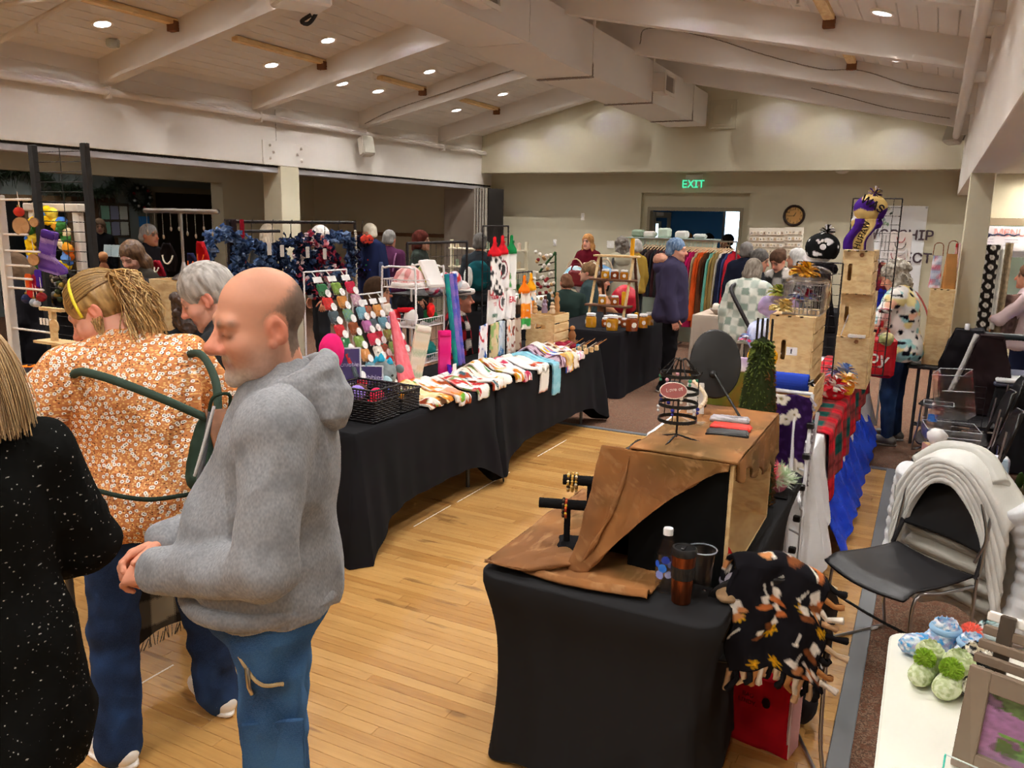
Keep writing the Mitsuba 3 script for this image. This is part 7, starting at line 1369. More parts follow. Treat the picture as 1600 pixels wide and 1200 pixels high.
k=thing('gift_jar','jar of red and white candy in front of the grey-haired woman','jar');gp=np.array((-0.309,7.600,1.162));part(k,'filling',at(bump(lathe([(0,-.06),(.05,-.06),(.055,.0),(.05,.06),(0,.06)],16),.006,40),gp),'gloss',patches(['#b01c24','#f0ece6','#8a1420'],30));part(k,'ribbon',at(bump(ball(1,2,s=(.06,.05,.025)),.015,30),gp+[0,0,.08]),'cloth',patches(['#141414','#e8e8e8','#a01c24'],40))
single('gift_bundle','small green and cream wrapped bundle below the candy jar','bundle',bump(ball(1,3,(-0.273,7.500,1.011),(.06,.05,.06)),.01,20),'satin',mottle('#8a9a5a','#c8c08a',18))
k=thing('tote_bag','red tote bag with large white letters held by the grey-haired woman','tote bag');tp0,tp1=np.array((-0.400,7.600,1.016)),np.array((-0.186,7.600,0.660));part(k,'bag_body',bump(subdiv(bx(tp0[0],tp1[0],7.56,7.64,tp1[2],tp0[2],.03),.05),.01,14),'satin',mottle('#b01420','#cc1c2a',10));part(k,'lettering',tf(text('oy',.1,.004),frame3(((tp0[0]+tp1[0])/2-.02,7.545,(tp0[2]+tp1[2])/2),(1,0,-.2),(.2,0,1))),'matte',C('#f2f0ee'),False);part(k,'handle',tube(bez([(tp0[0]+.04,7.6,tp0[2]),(tp0[0]+.08,7.6,tp0[2]+.12),(tp1[0]-.05,7.6,tp0[2])],6),.01,6),'satin',C('#b01420'))
for i,(px0,px1,py0,py1,yy)in enumerate(((1443,1475,447,545,8.4),)):crate_on_end('pale wooden crate right of the grey-haired woman under the paper bags',.02,.2,8.0,8.25,.75,1.42,hole=-3)
folding_table('small dark table beside the post holding the pale crate',-.1,.2,7.95,8.26,z=.745,col='#2a2a2c')
def paper_bag(lab,p,w,d,h,col,fn=None):
 k=thing('paper_bag',lab,'paper bag');m=mat(p,rz=8);b=grid(lambda u,v:np.stack([w/2*np.sign(np.cos(u*6.2832))*np.abs(np.cos(u*6.2832))**.4*(1-.25*v),d/2*np.sign(np.sin(u*6.2832))*np.abs(np.sin(u*6.2832))**.4*(1-.7*v),h*v],-1),32,12,.003,closed_u=True)
 part(k,'bag_body',tf(b,m),'matte',fn or mottle(C(col)*.85,C(col)*1.1,12));part(k,'handle',tf(tube(bez([(-.04,0,h),(-.03,0,h+.1),(.03,0,h+.1),(.04,0,h)],5),.004,5),m),'matte',C('#7a4a2c'));return k
paper_bag('brown kraft paper bag on the pale crate left of the post',(.15,8.12,1.425),.11,.1,.3,'#a8763f');paper_bag('blue and pink patterned gift bag left of the kraft bag',(.04,8.12,1.425),.09,.08,.28,'#9aa0b8',patches(['#8a94b0','#e8e4ec','#c83a4a','#b8bccc'],24))
k=thing('fabric_strip','red and white patterned fabric strip hanging left of the post','fabric');part(k,'strip',bump(subdiv(bx(.17,.212,8.22,8.26,.8,1.82,.008),.06),.005,20),'cloth',lambda v:np.where(((v[:,0]>.192)|(meshkit.noise(np.asarray(v)*40,3)>.68))[:,None],C('#ecd8d4'),C('#a81420')))
# ================================================================ behind the post: hanging fabrics, hatch
k=thing('fabric_stand','dark blue stand with a twisted arm hung with fabric strips right of the post','rack');fs=np.array((0.359,9.000,1.899));part(k,'post',bx(fs[0]-.015,fs[0]+.02,9.0,9.04,0,fs[2]+.03,.004),'satin',C('#1b1d4a'),False);part(k,'arm',tube([(fs[0]+.02*i,9.0+.008*math.sin(i*1.5),fs[2]-.005+.008*math.cos(i*1.5))for i in range(18)],.008,8),'satin',C('#3a3f5a'));part(k,'brace',rod((fs[0],9.0,fs[2]-.12),(fs[0]+.1,9.0,fs[2]-.01),.009),'satin',C('#1b1d4a'))
def dots(v):n=np.asarray(v);a=(n[:,0]*17)%1-.5;b=(n[:,2]*11+np.floor(n[:,0]*17)*.5)%1-.5;r=np.hypot(a/17,b/11);c=np.tile(C('#17100f'),(len(n),1));c[r<.021]=C('#d8d0c8');c[r<.012]=C('#8a8078');return c
for lab,x0,x1,zt,zb,cf in (('black fabric strip with cream rings hanging right of the post',.42,.56,1.80,.95,dots),('narrow brown fabric strip on a clip right of the ringed fabric',.60,.66,1.82,.9,mottle('#6a5a48','#8a7a62',40)),('pale fabric strip behind the brown one',.56,.6,1.76,1.0,mottle('#c8c8c4','#e0e0dc',20))):single('fabric_strip',lab,'fabric',grid(lambda u,v,x0=x0,x1=x1,zt=zt,zb=zb:np.stack([x0+(x1-x0)*u,8.98+.015*np.sin(u*7),zt+(zb-zt)*v],-1),24,90,.006),'cloth',cf)
folding_table('table behind the post with folded fabrics',.5,2.2,9.6,10.4,z=.9,col='#6a5a48')
for i in range(10):single('fabric_bolt',f'upright brown and tan fabric bolt, {ORD[i]} from the post on the hatch table','fabric',bx(.52+.055*i,.565+.055*i,9.62,9.9,.9,1.28-.01*(i%3),.006),'cloth',C(['#8a4a24','#a86a2e','#c8a058','#7a3a20','#b88a4a','#5a3a2a'][i%6]),False)
k=thing('metal_chair_frame','dark railing with a grey table top behind the black jackets','rail');part(k,'rail',rod((.5,8.45,1.0),(2.4,8.45,1.0),.03),'satin',C('#1f2a30'));part(k,'post',rod((.6,8.45,0),(.6,8.45,1.0),.02),'satin',C('#1f2a30'));part(k,'post',rod((2.2,8.45,0),(2.2,8.45,1.0),.02),'satin',C('#1f2a30'))
folding_table('grey folding table with papers at the right edge',.55,2.2,7.45,8.25,z=.74,col='#4a5060');tablecloth('black cloth under the grey table at the right edge',.57,2.18,7.48,8.22,.70,(.68,.6,.6,.6),seed=51)
k=thing('white_tray','white plastic tray edge with papers on the grey table at right','tray');part(k,'tray',bx(.56,1.4,7.44,7.7,.742,.77,.008),'satin',C('#d8dadc'),False);part(k,'paper',at(cbox(.3,.18,.01,.003),(.95,7.6,.778),rz=10),'matte',C('#f4f4f4'),False)
single('blue_bin','bright blue plastic bin edge behind the railing at right','bin',bx(.95,1.6,8.9,9.3,.7,1.02,.03),'satin',C('#1a50d8'),False)
# ================================================================ chairs and the white table in the foreground right
CHR='#b9bcc0'
def chair(lab,x,y,rz,z=.445,back=True,h=.84):
 """Stacking chair facing local +y: plastic seat and back, a chrome sled frame on each side."""
 k=thing('stacking_chair',lab,'chair');m=mat((x,y,0),rz=rz)
 def seat(u,v):
  X=.44*(u-.5)*(1-.08*v);Y=.22-.43*v;return np.stack([X,Y+.03*(1-(2*u-1)**2)*(1-v),z+.012-.035*np.exp(-((v-0)/.1)**2)-.012*np.sin(np.pi*v)+.014*(2*u-1)**2],-1)
 part(k,'seat',tf(grid(seat,20,24,.012),m),'satin',C('#1a1b1d'))
 if back:
  def bk(u,v):
   w=.43*(1-.55*np.clip((v-.55)/.45,0,1)**2.2);return np.stack([w*(u-.5),-.235-.07*v-.035*(1-(2*u-1)**2),z+.12+(h-z-.12)*v],-1)
  part(k,'backrest',tf(grid(bk,22,26,.012),m),'satin',C('#151618'))
 for s in (-1,1):
  X=s*.225;pts=[(X*.96,-.245,z+.3),(X,-.215,z+.06),(X,-.2,z-.0),(X*1.04,-.2,.4*z),(X*1.1,-.24,.03),(X*1.1,-.2,.012),(X*1.1,.14,.012),(X*1.1,.19,.03),(X*1.02,.17,.5*z),(X*.98,.15,z-.012),(X*.98,.0,z-.012),(X*.98,-.19,z-.01)]
  part(k,'sled_frame',tf(tube(bez(pts,5),.0075,8),m),'metal',C(CHR))
  for yy in (-.17,.12):part(k,'glide',tf(cbox(.02,.05,.016,.004,(X*1.1,yy,.008)),m),'satin',C('#d0d2d4'),False)
  if back:part(k,'back_bracket',tf(rod((X*.98,-.2,z+.02),(X*.93,-.25,z+.16),.011),m),'satin',C('#1a1b1d'))
 part(k,'cross_tube',tf(tube(bez([(-.23,.15,z-.18),(0,.13,z-.2),(.23,.15,z-.18)],6),.0065,8),m),'satin',C('#1c1c1e'))
 return k,m
k,mA=chair('black chair with a chrome sled frame under the pale puffer jacket',.02,3.80,140)
def puffer(u,v):
 w=.56;X=w*(u-.5)*(1+.16*np.abs(v-.45));s=v*1.25;top=.93-.22*np.abs(2*u-1)**2.4
 fl=.10+.42*np.abs(2*u-1)**2.2;f=np.clip((.38-s)/.38,0,9)*fl;b=np.clip(s-.5,0,9);mid=np.clip((s-.38)/.12,0,1)
 Z=top-f-b*.98+.03*np.sin(mid*np.pi);Y=-.23-.17*mid-.04*np.sin(b*4)+.05*np.clip(f,0,.1)*0-.04*np.abs(2*u-1)**2
 q=.007*np.abs(np.sin(s*40+6*np.abs(u-.5)));return np.stack([X*(1+q),Y-q*np.where(s>.44,1,-1),np.maximum(Z,.12)],-1)
k=thing('puffer_jacket','pale grey quilted puffer jacket hung over the black chair back','jacket')
part(k,'quilted_body',tf(bump(grid(puffer,50,130,.022),.006,14),mA),'satin',mottle('#cfd0ca','#dfe0da',9))
for s,lab in ((1,'sleeve'),(-1,'sleeve')):
 p=bez([(s*.27,-.33,.80),(s*.33,-.38,.62),(s*.34,-.38,.42),(s*.31,-.33,.2)],14);rr=.062+.010*np.abs(np.sin(np.arange(len(p))*.75));part(k,lab,tf(bump(tube(p,rr,16),.006,16),mA),'satin',mottle('#cdd0d2','#dfe3e6',9));part(k,'cuff',tf(tube(p[-3:],.045,14),mA),'satin',C('#a9aaa4'))
part(k,'collar',tf(bump(tube(bez([(-.2,-.30,.87),(-.1,-.34,.945),(.02,-.36,.96),(.14,-.34,.93),(.22,-.30,.85)],8),.04,12),.005,18),mA),'satin',C('#c4c5bd'));part(k,'zip',tf(tube(bez([(-.2,-.2,.80),(-.24,-.2,.66),(-.21,-.19,.54)],6),.006,6),mA),'metal',C('#b0b0b0'))
part(k,'lining',tf(bump(grid(lambda u,v:np.stack([.46*(u-.5),-.31-.02*np.sin(v*25),.60-.32*v],-1),20,40,.012),.004,16),mA),'satin',C('#a8a59a'))
k,mB=chair('black chair with the mushroom blanket, pushed against the black table',-.46,2.85,24)
def mush(uv):
 rr=np.random.default_rng(4);u,v=uv[:,0]*.5,uv[:,1]*1.0;c=np.tile(C('#131317'),(len(uv),1))
 for i in range(46):
  a,b,s,t=rr.random()*.5,rr.random(),rr.uniform(.028,.05),rr.uniform(-.9,.9);x,y=(u-a)*math.cos(t)+(v-b)*math.sin(t),-(u-a)*math.sin(t)+(v-b)*math.cos(t)
  if i%4==3:m=(np.hypot(x,y)<s*(.55+.3*np.cos(6*np.arctan2(y,x))));c[m]=C('#d8a01c')
  elif i%4==2:m=(np.abs(x)<.004)&(np.abs(y)<s);c[m]=C('#e8e4da');m=((x/.012)**2+((y-s)/.006)**2<1);c[m]=C('#efeae0')
  else:m=(np.abs(x)<s*.38*(1+.5*np.clip(-y/s,0,1)))&(y<.2*s)&(y>-s*1.2);c[m]=C('#e4ded4');m=(x/s)**2+((y-.3*s)/(s*.45))**2<1;c[m]=C(['#b86a3a','#7a4628','#c88a58'][i%3])
 return c
def mblanket(u,v):
 X=-.15+.30*u+.012*np.sin(v*20);s=v*.60;top=.885;f=np.clip(.2-s,0,9);b=np.clip(s-.25,0,9);mid=np.clip((s-.2)/.05,0,1)
 return np.stack([X,-.255-.085*mid-.05*b-.02*np.sqrt(b)+.02*f+.016*np.sin(u*14+s*3),top-f-b*.98+.018*np.sin(mid*np.pi)-.05*(2*u-.7)**2],-1)
k=thing('mushroom_blanket','black fleece blanket printed with brown mushrooms, draped over the chair back','blanket')
M_=tf(grid(mblanket,60,130,.016),mB);u_,v_=np.meshgrid(np.linspace(0,1,60),np.linspace(0,1,130),indexing='ij');uv_=np.stack([u_.ravel(),v_.ravel()],1);part(k,'fleece',M_,'cloth',np.vstack([mush(uv_)]*2))
for i in range(30):
 u=i/16 if i<16 else 1;v=1.0 if i<16 else (i-15)/15;q=np.array(mblanket(np.array(u),np.array(v)));d_=np.array([.0,.02,-.07])if i<16 else np.array([.06,.0,-.035]);pts=[q,q+d_*.5+R.normal(size=3)*.006,q+d_+R.normal(size=3)*.012]
 part(k,'fringe_knot',tf(tube(pts,[.011,.009,.013],5),mB),'cloth',C(['#c8a27c','#141416','#d8c0a0','#1a1a1c','#b8804c','#e4ddd0'][i%6]))
k=thing('tote_bag','red canvas tote bag on the floor under the mushroom blanket chair','tote bag');mT=mat((-.41,2.93,.0),rz=-12)
part(k,'bag_body',tf(bump(subdiv(trimesh.Trimesh([(x*w,y*d,z)for (z,w,d)in ((0.0,.15,.06),(.27,.135,.035))for x in (-1,1)for y in (-1,1)],process=False).convex_hull,.03),.008,12),mT),'cloth',mottle('#a00c1c','#c01626',9))
part(k,'side_gusset',tf(bx(.137,.152,-.055,.05,.0,.26,.004),mT),'cloth',lambda v:np.where(((np.asarray(v)[:,2]*45+np.asarray(v)[:,1]*30)%2<1)[:,None],C('#a01020'),C('#efeae8')));part(k,'side_gusset',tf(bx(-.15,-.137,-.055,.05,.0,.26,.004),mT),'cloth',lambda v:np.where(((np.asarray(v)[:,2]*45+np.asarray(v)[:,1]*30)%2<1)[:,None],C('#a01020'),C('#efeae8')))
for s,z in (('BAG',.2),('LINDY.',.172)):part(k,'lettering',tf(text(s,.016,.001,False),mT@frame3((-.02,-.053+.0,z),(1,0,0),(0,.1,1))),'cloth',C('#3a0810'),False)
part(k,'printed_bird',tf(at(ball(1,2,s=(.016,.002,.022)),(.05,-.05,.19)),mT),'cloth',C('#2a0a10'))
k=thing('shoulder_bag','dark bag on the floor behind the red tote','bag');part(k,'bag_body',bump(ball(1,3,(-.26,3.12,.1),(.05,.08,.1)),.01,12),'cloth',C('#232326'))
# chairs used as side tables
chair('black chair holding a tissue box and a patterned plate',.27,5.80,90);chair('second black chair along the right, holding a clear tray',.28,6.5,90);chair('third black chair at the right, farther back',.40,7.15,90);chair('black chair beside the post under the dark jackets',.33,7.85,150)
k=thing('tissue_box','patterned tissue box with a tissue pulled up, on the nearest chair seat at right','tissue box');mb=mat((.15,5.74,.455),rz=25);part(k,'carton',tf(cbox(.12,.12,.12,.003,(0,0,.06)),mb),'satin',patches(['#c89a9a','#d8b06a','#5a2a34','#e0c8b8','#b88a70'],14));part(k,'tissue',tf(bump(lathe([(.028,.118),(.05,.15),(.065,.19),(.03,.225),(0,.22)],14),.02,14),mb),'cloth',C('#f4f4f2'));part(k,'opening',tf(at(lathe([(0,.1205),(.035,.1215),(.035,.1205)],20),(0,0,0)),mb),'matte',C('#f0e8e0'))
k=thing('paper_plate','blue and white patterned plate stack on the nearest chair seat','plate');part(k,'plate',at(lathe([(0,.003),(.075,.003),(.115,.018),(.117,.022),(.075,.008),(0,.007)],32),(.34,5.68,.458)),'satin',mottle('#e8ecf0','#6a8ab0',40,0,.5,.66));single('napkin_stack','white folded napkins behind the patterned plate','napkins',at(bump(subdiv(cbox(.2,.12,.05,.015),.04),.006,16),(.29,5.9,.485),rz=15),'cloth',C('#f1f1f0'))
single('storage_tote','low clear plastic tub of printed papers under the nearest chair','tub',bump(subdiv(bx(.08,.46,5.62,5.98,.14,.3,.02),.08),.004,10),'satin',patches(['#8a9aa8','#c8ccd0','#2f6a9a','#7a8a70','#e0e4e8'],9));single('green_bag','dark green bag on the carpet under the nearest chair at right','bag',bump(ball(1,3,(.28,5.78,.09),(.2,.18,.09)),.02,9),'cloth',mottle('#123a2a','#1c4c38',9))
def acrylic(lab,p,w,d,h,rz,rx=0,n=2):
 k=thing('acrylic_stand',lab,'display stand');m=mat(p,rz=rz,rx=rx)
 for nm,b in (('front_sheet',bx(-w/2,w/2,-d/2,-d/2+.004,0,h)),('back_sheet',bx(-w/2,w/2,d/2-.004,d/2,0,h)),('side_sheet',bx(-w/2,-w/2+.004,-d/2,d/2,0,h)),('side_sheet',bx(w/2-.004,w/2,-d/2,d/2,0,h)),('base_sheet',bx(-w/2,w/2,-d/2,d/2,0,.004))):part(k,nm,tf(b,m),'film')
 part(k,'edge',tf(cat([rod(a,b,.003,n=5)for a,b in (((-w/2,-d/2,h),(w/2,-d/2,h)),((-w/2,d/2,h),(w/2,d/2,h)),((-w/2,-d/2,h),(-w/2,d/2,h)),((w/2,-d/2,h),(w/2,d/2,h)),((-w/2,-d/2,h*.5),(w/2,-d/2,h*.5)))]),m),'gloss',C('#c8d0d8'))
acrylic('clear acrylic stand leaning on the second chair at right',(.27,6.45,.62),.22,.16,.34,20,-28);acrylic('low clear acrylic tray on the second chair seat',(.25,6.42,.458),.34,.3,.1,8);acrylic('clear acrylic box on the second chair nearer the aisle',(.16,6.72,.458),.2,.16,.2,0)
k=thing('wire_cube','black wire grid cube side behind the acrylic stand','rack');wire_grid(k,(.12,6.8,.46),(1,0,0),(0,0,1),.34,.34,5,5,.002)
k=thing('water_bottle','clear water bottle with a blue label on the second chair at right','bottle');part(k,'bottle_wall',at(lathe([(0,0),(.032,0),(.032,.14),(.014,.19),(.014,.21)],20),(.13,6.58,.458)),'film');part(k,'label',at(lathe([(.0328,.09),(.0328,.135)],20),(.13,6.58,.458)),'satin',C('#3a7ad0'));part(k,'cap',at(lathe([(0,.225),(.014,.225),(.014,.205)],14),(.13,6.58,.458)),'satin',C('#f0f0f0'))
for lab,x,y,zt,zb,w,c in (('black jacket with a pale zip edge hung on the chair beside the post',.34,7.72,1.12,.5,.2,'#1b1a1e'),('brown-black coat hung on the chair right of the black jacket',.5,7.6,1.1,.45,.17,'#241a1c'),('black coat falling from the right edge of the picture above the carpet',.86,6.2,.95,.22,.13,'#141416')):
 k=thing('hanging_jacket',lab,'jacket');part(k,'jacket_body',bump(subdiv(trimesh.Trimesh([(x+sx*w*k_,y+sy*.08,z)for (z,k_)in ((zt,.5),((zt+zb)/2,1.0),(zb,.75))for sx in (-1,1)for sy in (-1,1)],process=False).convex_hull,.05),.03,7),'cloth',mottle(C(c)*.8,C(c)*1.5,9))
 if 'pale' in lab:part(k,'zip_edge',tube(bez([(x+.05,y-.14,zt-.02),(x-.01,y-.15,(zt+zb)/2+.06),(x-.09,y-.13,zb+.1)],6),[.022]*13,6),'cloth',C('#d0d0ce'));part(k,'bottle_top',cat(rod((x-.02,y-.05,zt),(x-.02,y-.05,zt+.05),.02)),'satin',C('#e8ecf4'))
k=thing('flower_pot','dark planter with greenery at the right edge of the carpet','planter');part(k,'pot',at(lathe([(0,0),(.1,0),(.13,.2),(.12,.2),(0,.18)],18),(.78,6.4,0)),'matte',mottle('#4a4a2a','#7a6a4a',20));
for i in range(14):part(k,'leaf',at(ball(1,1,s=(.03,.01,.07)),(.78+R.uniform(-.1,.1),6.4+R.uniform(-.1,.1),.24),rz=R.uniform(0,180),rx=R.uniform(-40,40)),'leaf',C('#4a6a34')*R.uniform(.6,1.3))
single('clear_tub','small lidded clear tub with pink and blue things on the carpet at right','tub',bump(bx(.5,.62,6.2,6.32,.28,.42,.015),.001,9),'satin',patches(['#c8d0d8','#8ab0c8','#d8a0a8','#e8ecf0'],20))
# white table, booties, framed picture
WT=(.015,1.0,.9,2.55)
k=thing('folding_table','white plastic table with knitted booties at bottom right','table');p=sbox(WT[0]+.06,WT[2]+.06,WT[1]-.06,WT[3]-.06).buffer(.06,10);part(k,'tabletop',prism(p,.04,.705),'satin',C('#dcdcd0'),40);part(k,'edge_lip',prism(p.buffer(.006).difference(p.buffer(-.012)),.05,.693),'satin',C('#d2d2c6'),40)
for yy in (1.15,2.3):
 for xx in (.14,.88):part(k,'leg',rod((xx,yy,0),(xx,yy,.705),.014),'satin',C('#55585c'))
def bootie(lab,x,y,rz,cols,pomc=None,s=1.0):
 k=thing('knit_bootie',lab,'bootie',None);m=mat((x,y,.746),rz=rz,s=s);B=Blob();B.ell((0,.035,.026),(.031,.05,.027),.02);B.ell((0,-.02,.03),(.03,.035,.032),.02);B.cap((0,-.025,.04),(0,-.03,.07),.027,.031,.02);B.ell((0,-.03,.09),(.02,.02,.03),.006,None,cut=True);B.ell((0,0,-.05),(.2,.2,.05),.004,None,cut=True)
 kn=lambda p_:.0026*np.sin(p_[:,1]*520+1.5*np.sin(p_[:,0]*400))*np.sin(p_[:,2]*420);part(k,'knit',tf(B.mesh(.0036,kn),m),'cloth',patches(cols,110 if len(cols)>2 else 60));part(k,'cuff',tf(tube([(.029*math.cos(a),-.03+.029*math.sin(a),.068)for a in np.linspace(0,6.283,24,endpoint=False)],.009,8,closed=True),m),'cloth',C(cols[0]))
 if pomc:
  ms,cs=[],[]
  for i in range(420):v=R.normal(size=3);v/=np.linalg.norm(v);q=np.array([0,.02,.066])+v*.016;t=rod(q,q+v*.013,.0016,.0008,3);ms.append(t);cs.append(np.tile(C(pomc)*R.uniform(.7,1.25),(len(t.vertices),1)))
  part(k,'pompom',tf(cat(ms,[ball(.02,2,(0,.02,.066))]),m),'cloth',np.vstack(cs+[np.tile(C(pomc)*.7,(162,1))]),False,kind='stuff')
GR=['#b8c498','#cdd6b4','#a4b480'];bootie('left pale green knit bootie with a lime pompom',.105,2.30,165,GR,'#8fb43a');bootie('right pale green knit bootie with a lime pompom',.17,2.265,160,GR,'#8fb43a',1.08)
BL=['#8fb4d0','#c8d4dc','#4a9ad0','#e0e4e8','#a8a4c0'];bootie('light blue and lilac knit bootie behind the green ones',.12,2.45,120,BL,None,1.15);bootie('second light blue knit bootie beside the first',.195,2.40,140,BL,None,1.05)
BW=['#17181a','#e4e0d4','#2a2a2c','#d8d0b8'];bootie('black and cream knit bootie against the picture frame',.222,2.31,175,BW,None,1.15);bootie('grey, teal and black speckled knit bootie with a coral flower at the back',.235,2.50,120,['#b8c8c8','#1a2a2c','#d8e0e0','#8ab0b0'],'#f07a68',1.1)
k=thing('picture_frame','grey slatted wooden frame with a garden photo behind glass at bottom right','picture frame');mF=frame3((.165,1.93,.747),(.95,-.3,0),(.05,.2,.98));W_,H_=.42,.235
_fc=lambda v:mottle('#6a5c4e','#8a7a68',22)(v)
for a,b,c,d in ((0,.045,0,H_),(W_-.045,W_,0,H_),(.045,W_-.045,H_-.045,H_),(.045,W_-.045,0,.045)):part(k,'frame_bar',tf(bx(a,b,c,d,-.012,.012,.002),mF),'matte',_fc,False)
for i in range(4):part(k,'slat',tf(bx(.0,W_,H_+.03*i+.006,H_+.03*i+.026,-.03-.018*i,-.008-.018*i,.002),mF),'matte',(lambda v:C('#efeee8')+0*v)if i==3 else _fc,False)
for xx in (.03,W_-.06):part(k,'slat_support',tf(bx(xx,xx+.03,H_-.02,H_+.12,-.06,-.04,.002),mF),'matte',C('#4a4036'),False)
gx,gy=np.meshgrid(np.linspace(0,1,90),np.linspace(0,1,60),indexing='ij');guv=np.stack([gx.ravel(),gy.ravel()],1)
def garden(uv):
 n=lambda s,o:meshkit.fbm(np.stack([uv[:,0]*s,uv[:,1]*s,uv[:,0]*0+o],1),3);c=np.tile(C('#77797a'),(len(uv),1));d=uv[:,1]-.5+.6*uv[:,0]-.25
 g=n(22,1)[:,None];pink=C('#9a6a98')*(.6+.9*g);green=C('#4f6a34')*(.5+1.0*g);m=(uv[:,0]<.6)&(d<.25);c[m]=pink[m];m=(uv[:,1]>.82-.4*uv[:,0])&(n(9,3)>.4);c[m]=green[m];m=(np.abs(uv[:,1]-.28)<.16)&(np.abs(uv[:,0]-.25)<.16)&(n(14,5)>.42);c[m]=(C('#5a8a3a')*(.6+.8*g))[m];m=n(6,9)>.66;c[m]*=.45;return c
pm_=grid(lambda u,v:np.stack([.045+(W_-.09)*u,.045+(H_-.09)*v,u*0-.006],-1),90,60);part(k,'photo',tf(pm_,mF),'satin',garden(guv));part(k,'glass_pane',tf(bx(.04,W_-.04,.04,H_-.04,.004,.006),mF),'film')
k=thing('acrylic_stand','clear acrylic sheet with a green edge standing before the picture frame','display stand');mG=frame3((.145,1.84,.747),(.95,-.3,0),(-.02,.05,.99));part(k,'sheet',tf(bx(0,.4,0,.07,-.002,.002),mG),'film');part(k,'sheet_edge',tf(bx(-.003,.0,0,.07,-.003,.003),mG),'gloss',C('#4fd8c4'),False);part(k,'top_edge',tf(bx(0,.4,.07,.072,-.002,.002),mG),'gloss',C('#c8d4d0'),False);part(k,'card',tf(bx(.14,.22,.0,.05,.004,.006),mG),'matte',C('#f2f2ee'),False)
# ================================================================ people
def band(c,name,pts,r,col,mt='satin',n=6):
 """A strap through points of the figure's own frame, flattened against the body."""
 part(c['key'],name,tf(tube(bez([c['V'](*q)for q in pts],8),r,n),c['M0']),mt,C(col))
def rag(v,lo,hi):return 1/(1+np.exp(-(v-lo)/hi))
# --- the man in the grey hoodie
def man_paint(v,col,hc,HM,s):
 q=((v-hc)@HM)/s;x,y,z=q.T;n=meshkit.fbm(q*np.array([260,260,120]),2,3);L=lambda a,w:1/(1+np.exp(-a/w))
 top=L(.058-.55*(y+.05)-z+(n-.5)*.02,.006);side=L(.028-y,.008)*L(z-np.where(y>-.035,.012,-.085),.008);ear=np.hypot((y+.008)/.03,(z+.01)/.042)<1
 h=(top*side*np.where(ear,0,1))[:,None]*.92;hc_=C('#4c443c')*(1-rag(y,-.01,.02)[:,None])+C('#8a7864')*rag(y,-.01,.02)[:,None];col=col*(1-h)+hc_*(.6+.8*n[:,None])*h
 g=(L(y-.055,.01)*L(-.082-z,.006)+L(y-.082,.006)*L(.010-np.abs(z+.054),.003)*L(.03-np.abs(x),.006)).clip(0,1)[:,None]*.9;col=col*(1-g)+C('#cfc9c0')*(.65+.6*n[:,None])*g
 j=(L(-.038-z,.012)*L(y+.01,.012)*L(.075-y,.02))[:,None]*.45;return col*(1-j)+C('#b3a598')*(.6+.7*n[:,None])*j
c=person('balding man with a white goatee in a grey hoodie and jeans in the foreground',(-1.42,1.455,0),128,1.82,1.06,1.02,'#cf9478','#888888','heather','#335577','denim','#3a3a3c',style=None,head=(12,26,0),lean=-2,armL=((-.26,-.01,1.10),(-.06,.25,1.02)),armR=((.25,.0,1.10),(.09,.26,1.03)),hem=.93,res=.009,hres=.0034,amp=.016,fine=True,loose=.022,belly=.075,hair_fn={'paint':man_paint},head_kw=dict(jaw=1.16,nose=1.28,lip='#b0736a',brow='#8a7060',chin=1.2),hand_kw={-1:dict(curl=55,nrm=np.array([-.5,.4,.8])),1:dict(curl=50,nrm=np.array([.5,.5,.7]))},scale_head=1.0)
V,up=c['V'],c['up']
B=Blob()
for a in np.linspace(-2.2,2.2,15):B.cap(up(.095*math.sin(a),-.035-.085*math.cos(a),1.415-.012*abs(a)+.03*math.cos(a)),up(.095*math.sin(a),-.03-.085*math.cos(a),1.475+.02*math.cos(a)-.02*abs(a)),.03*c['s'],.024*c['s'],.03)
B.ell(up(0,-.125,1.39),V(.11,.05,.055),.05)
part(c['key'],'hood',tf(B.mesh(.008,folds(.008,(14,14,20),3)),c['M0']),'heather')
band(c,'zip_placket',[(.02,.13,1.37),(.015,.165,1.2),(.01,.195,1.05),(.0,.195,.96)],.007,'#5e6064','cloth');band(c,'drawcord',[(-.05,.11,1.40),(-.055,.14,1.3),(-.05,.16,1.24)],.004,'#c9c9cb');
part(c['key'],'waistband',tf(tube([V(.186*math.cos(a),.028+.168*math.sin(a),.945)for a in np.linspace(0,6.283,40,endpoint=False)],.024*c['s'],8,closed=True),c['M0']),'heather')
for sd in (1,-1):
 e,w=c['arms'][sd];d_=(w-e)/np.linalg.norm(w-e);part(c['key'],'cuff',tf(tube([w-d_*.075,w-d_*.01],[.05,.046],16),c['M0']),'heather')
band(c,'jeans_pocket_seam',[(-.13,.10,.9),(-.185,.03,.80),(-.19,-.03,.79)],.005,'#b9a27a','cloth');part(c['key'],'clip',tf(cat(tube([V(-.178,.05,.83),V(-.19,.045,.79),V(-.185,.04,.77)],.006,8)),c['M0']),'metal',C('#b8b4a8'));part(c['key'],'jeans_pocket',tf(bump(subdiv(cbox(.012,.15,.15,.004,V(-.172,-.0,.62)),.04),.003,20),c['M0']),'denim')
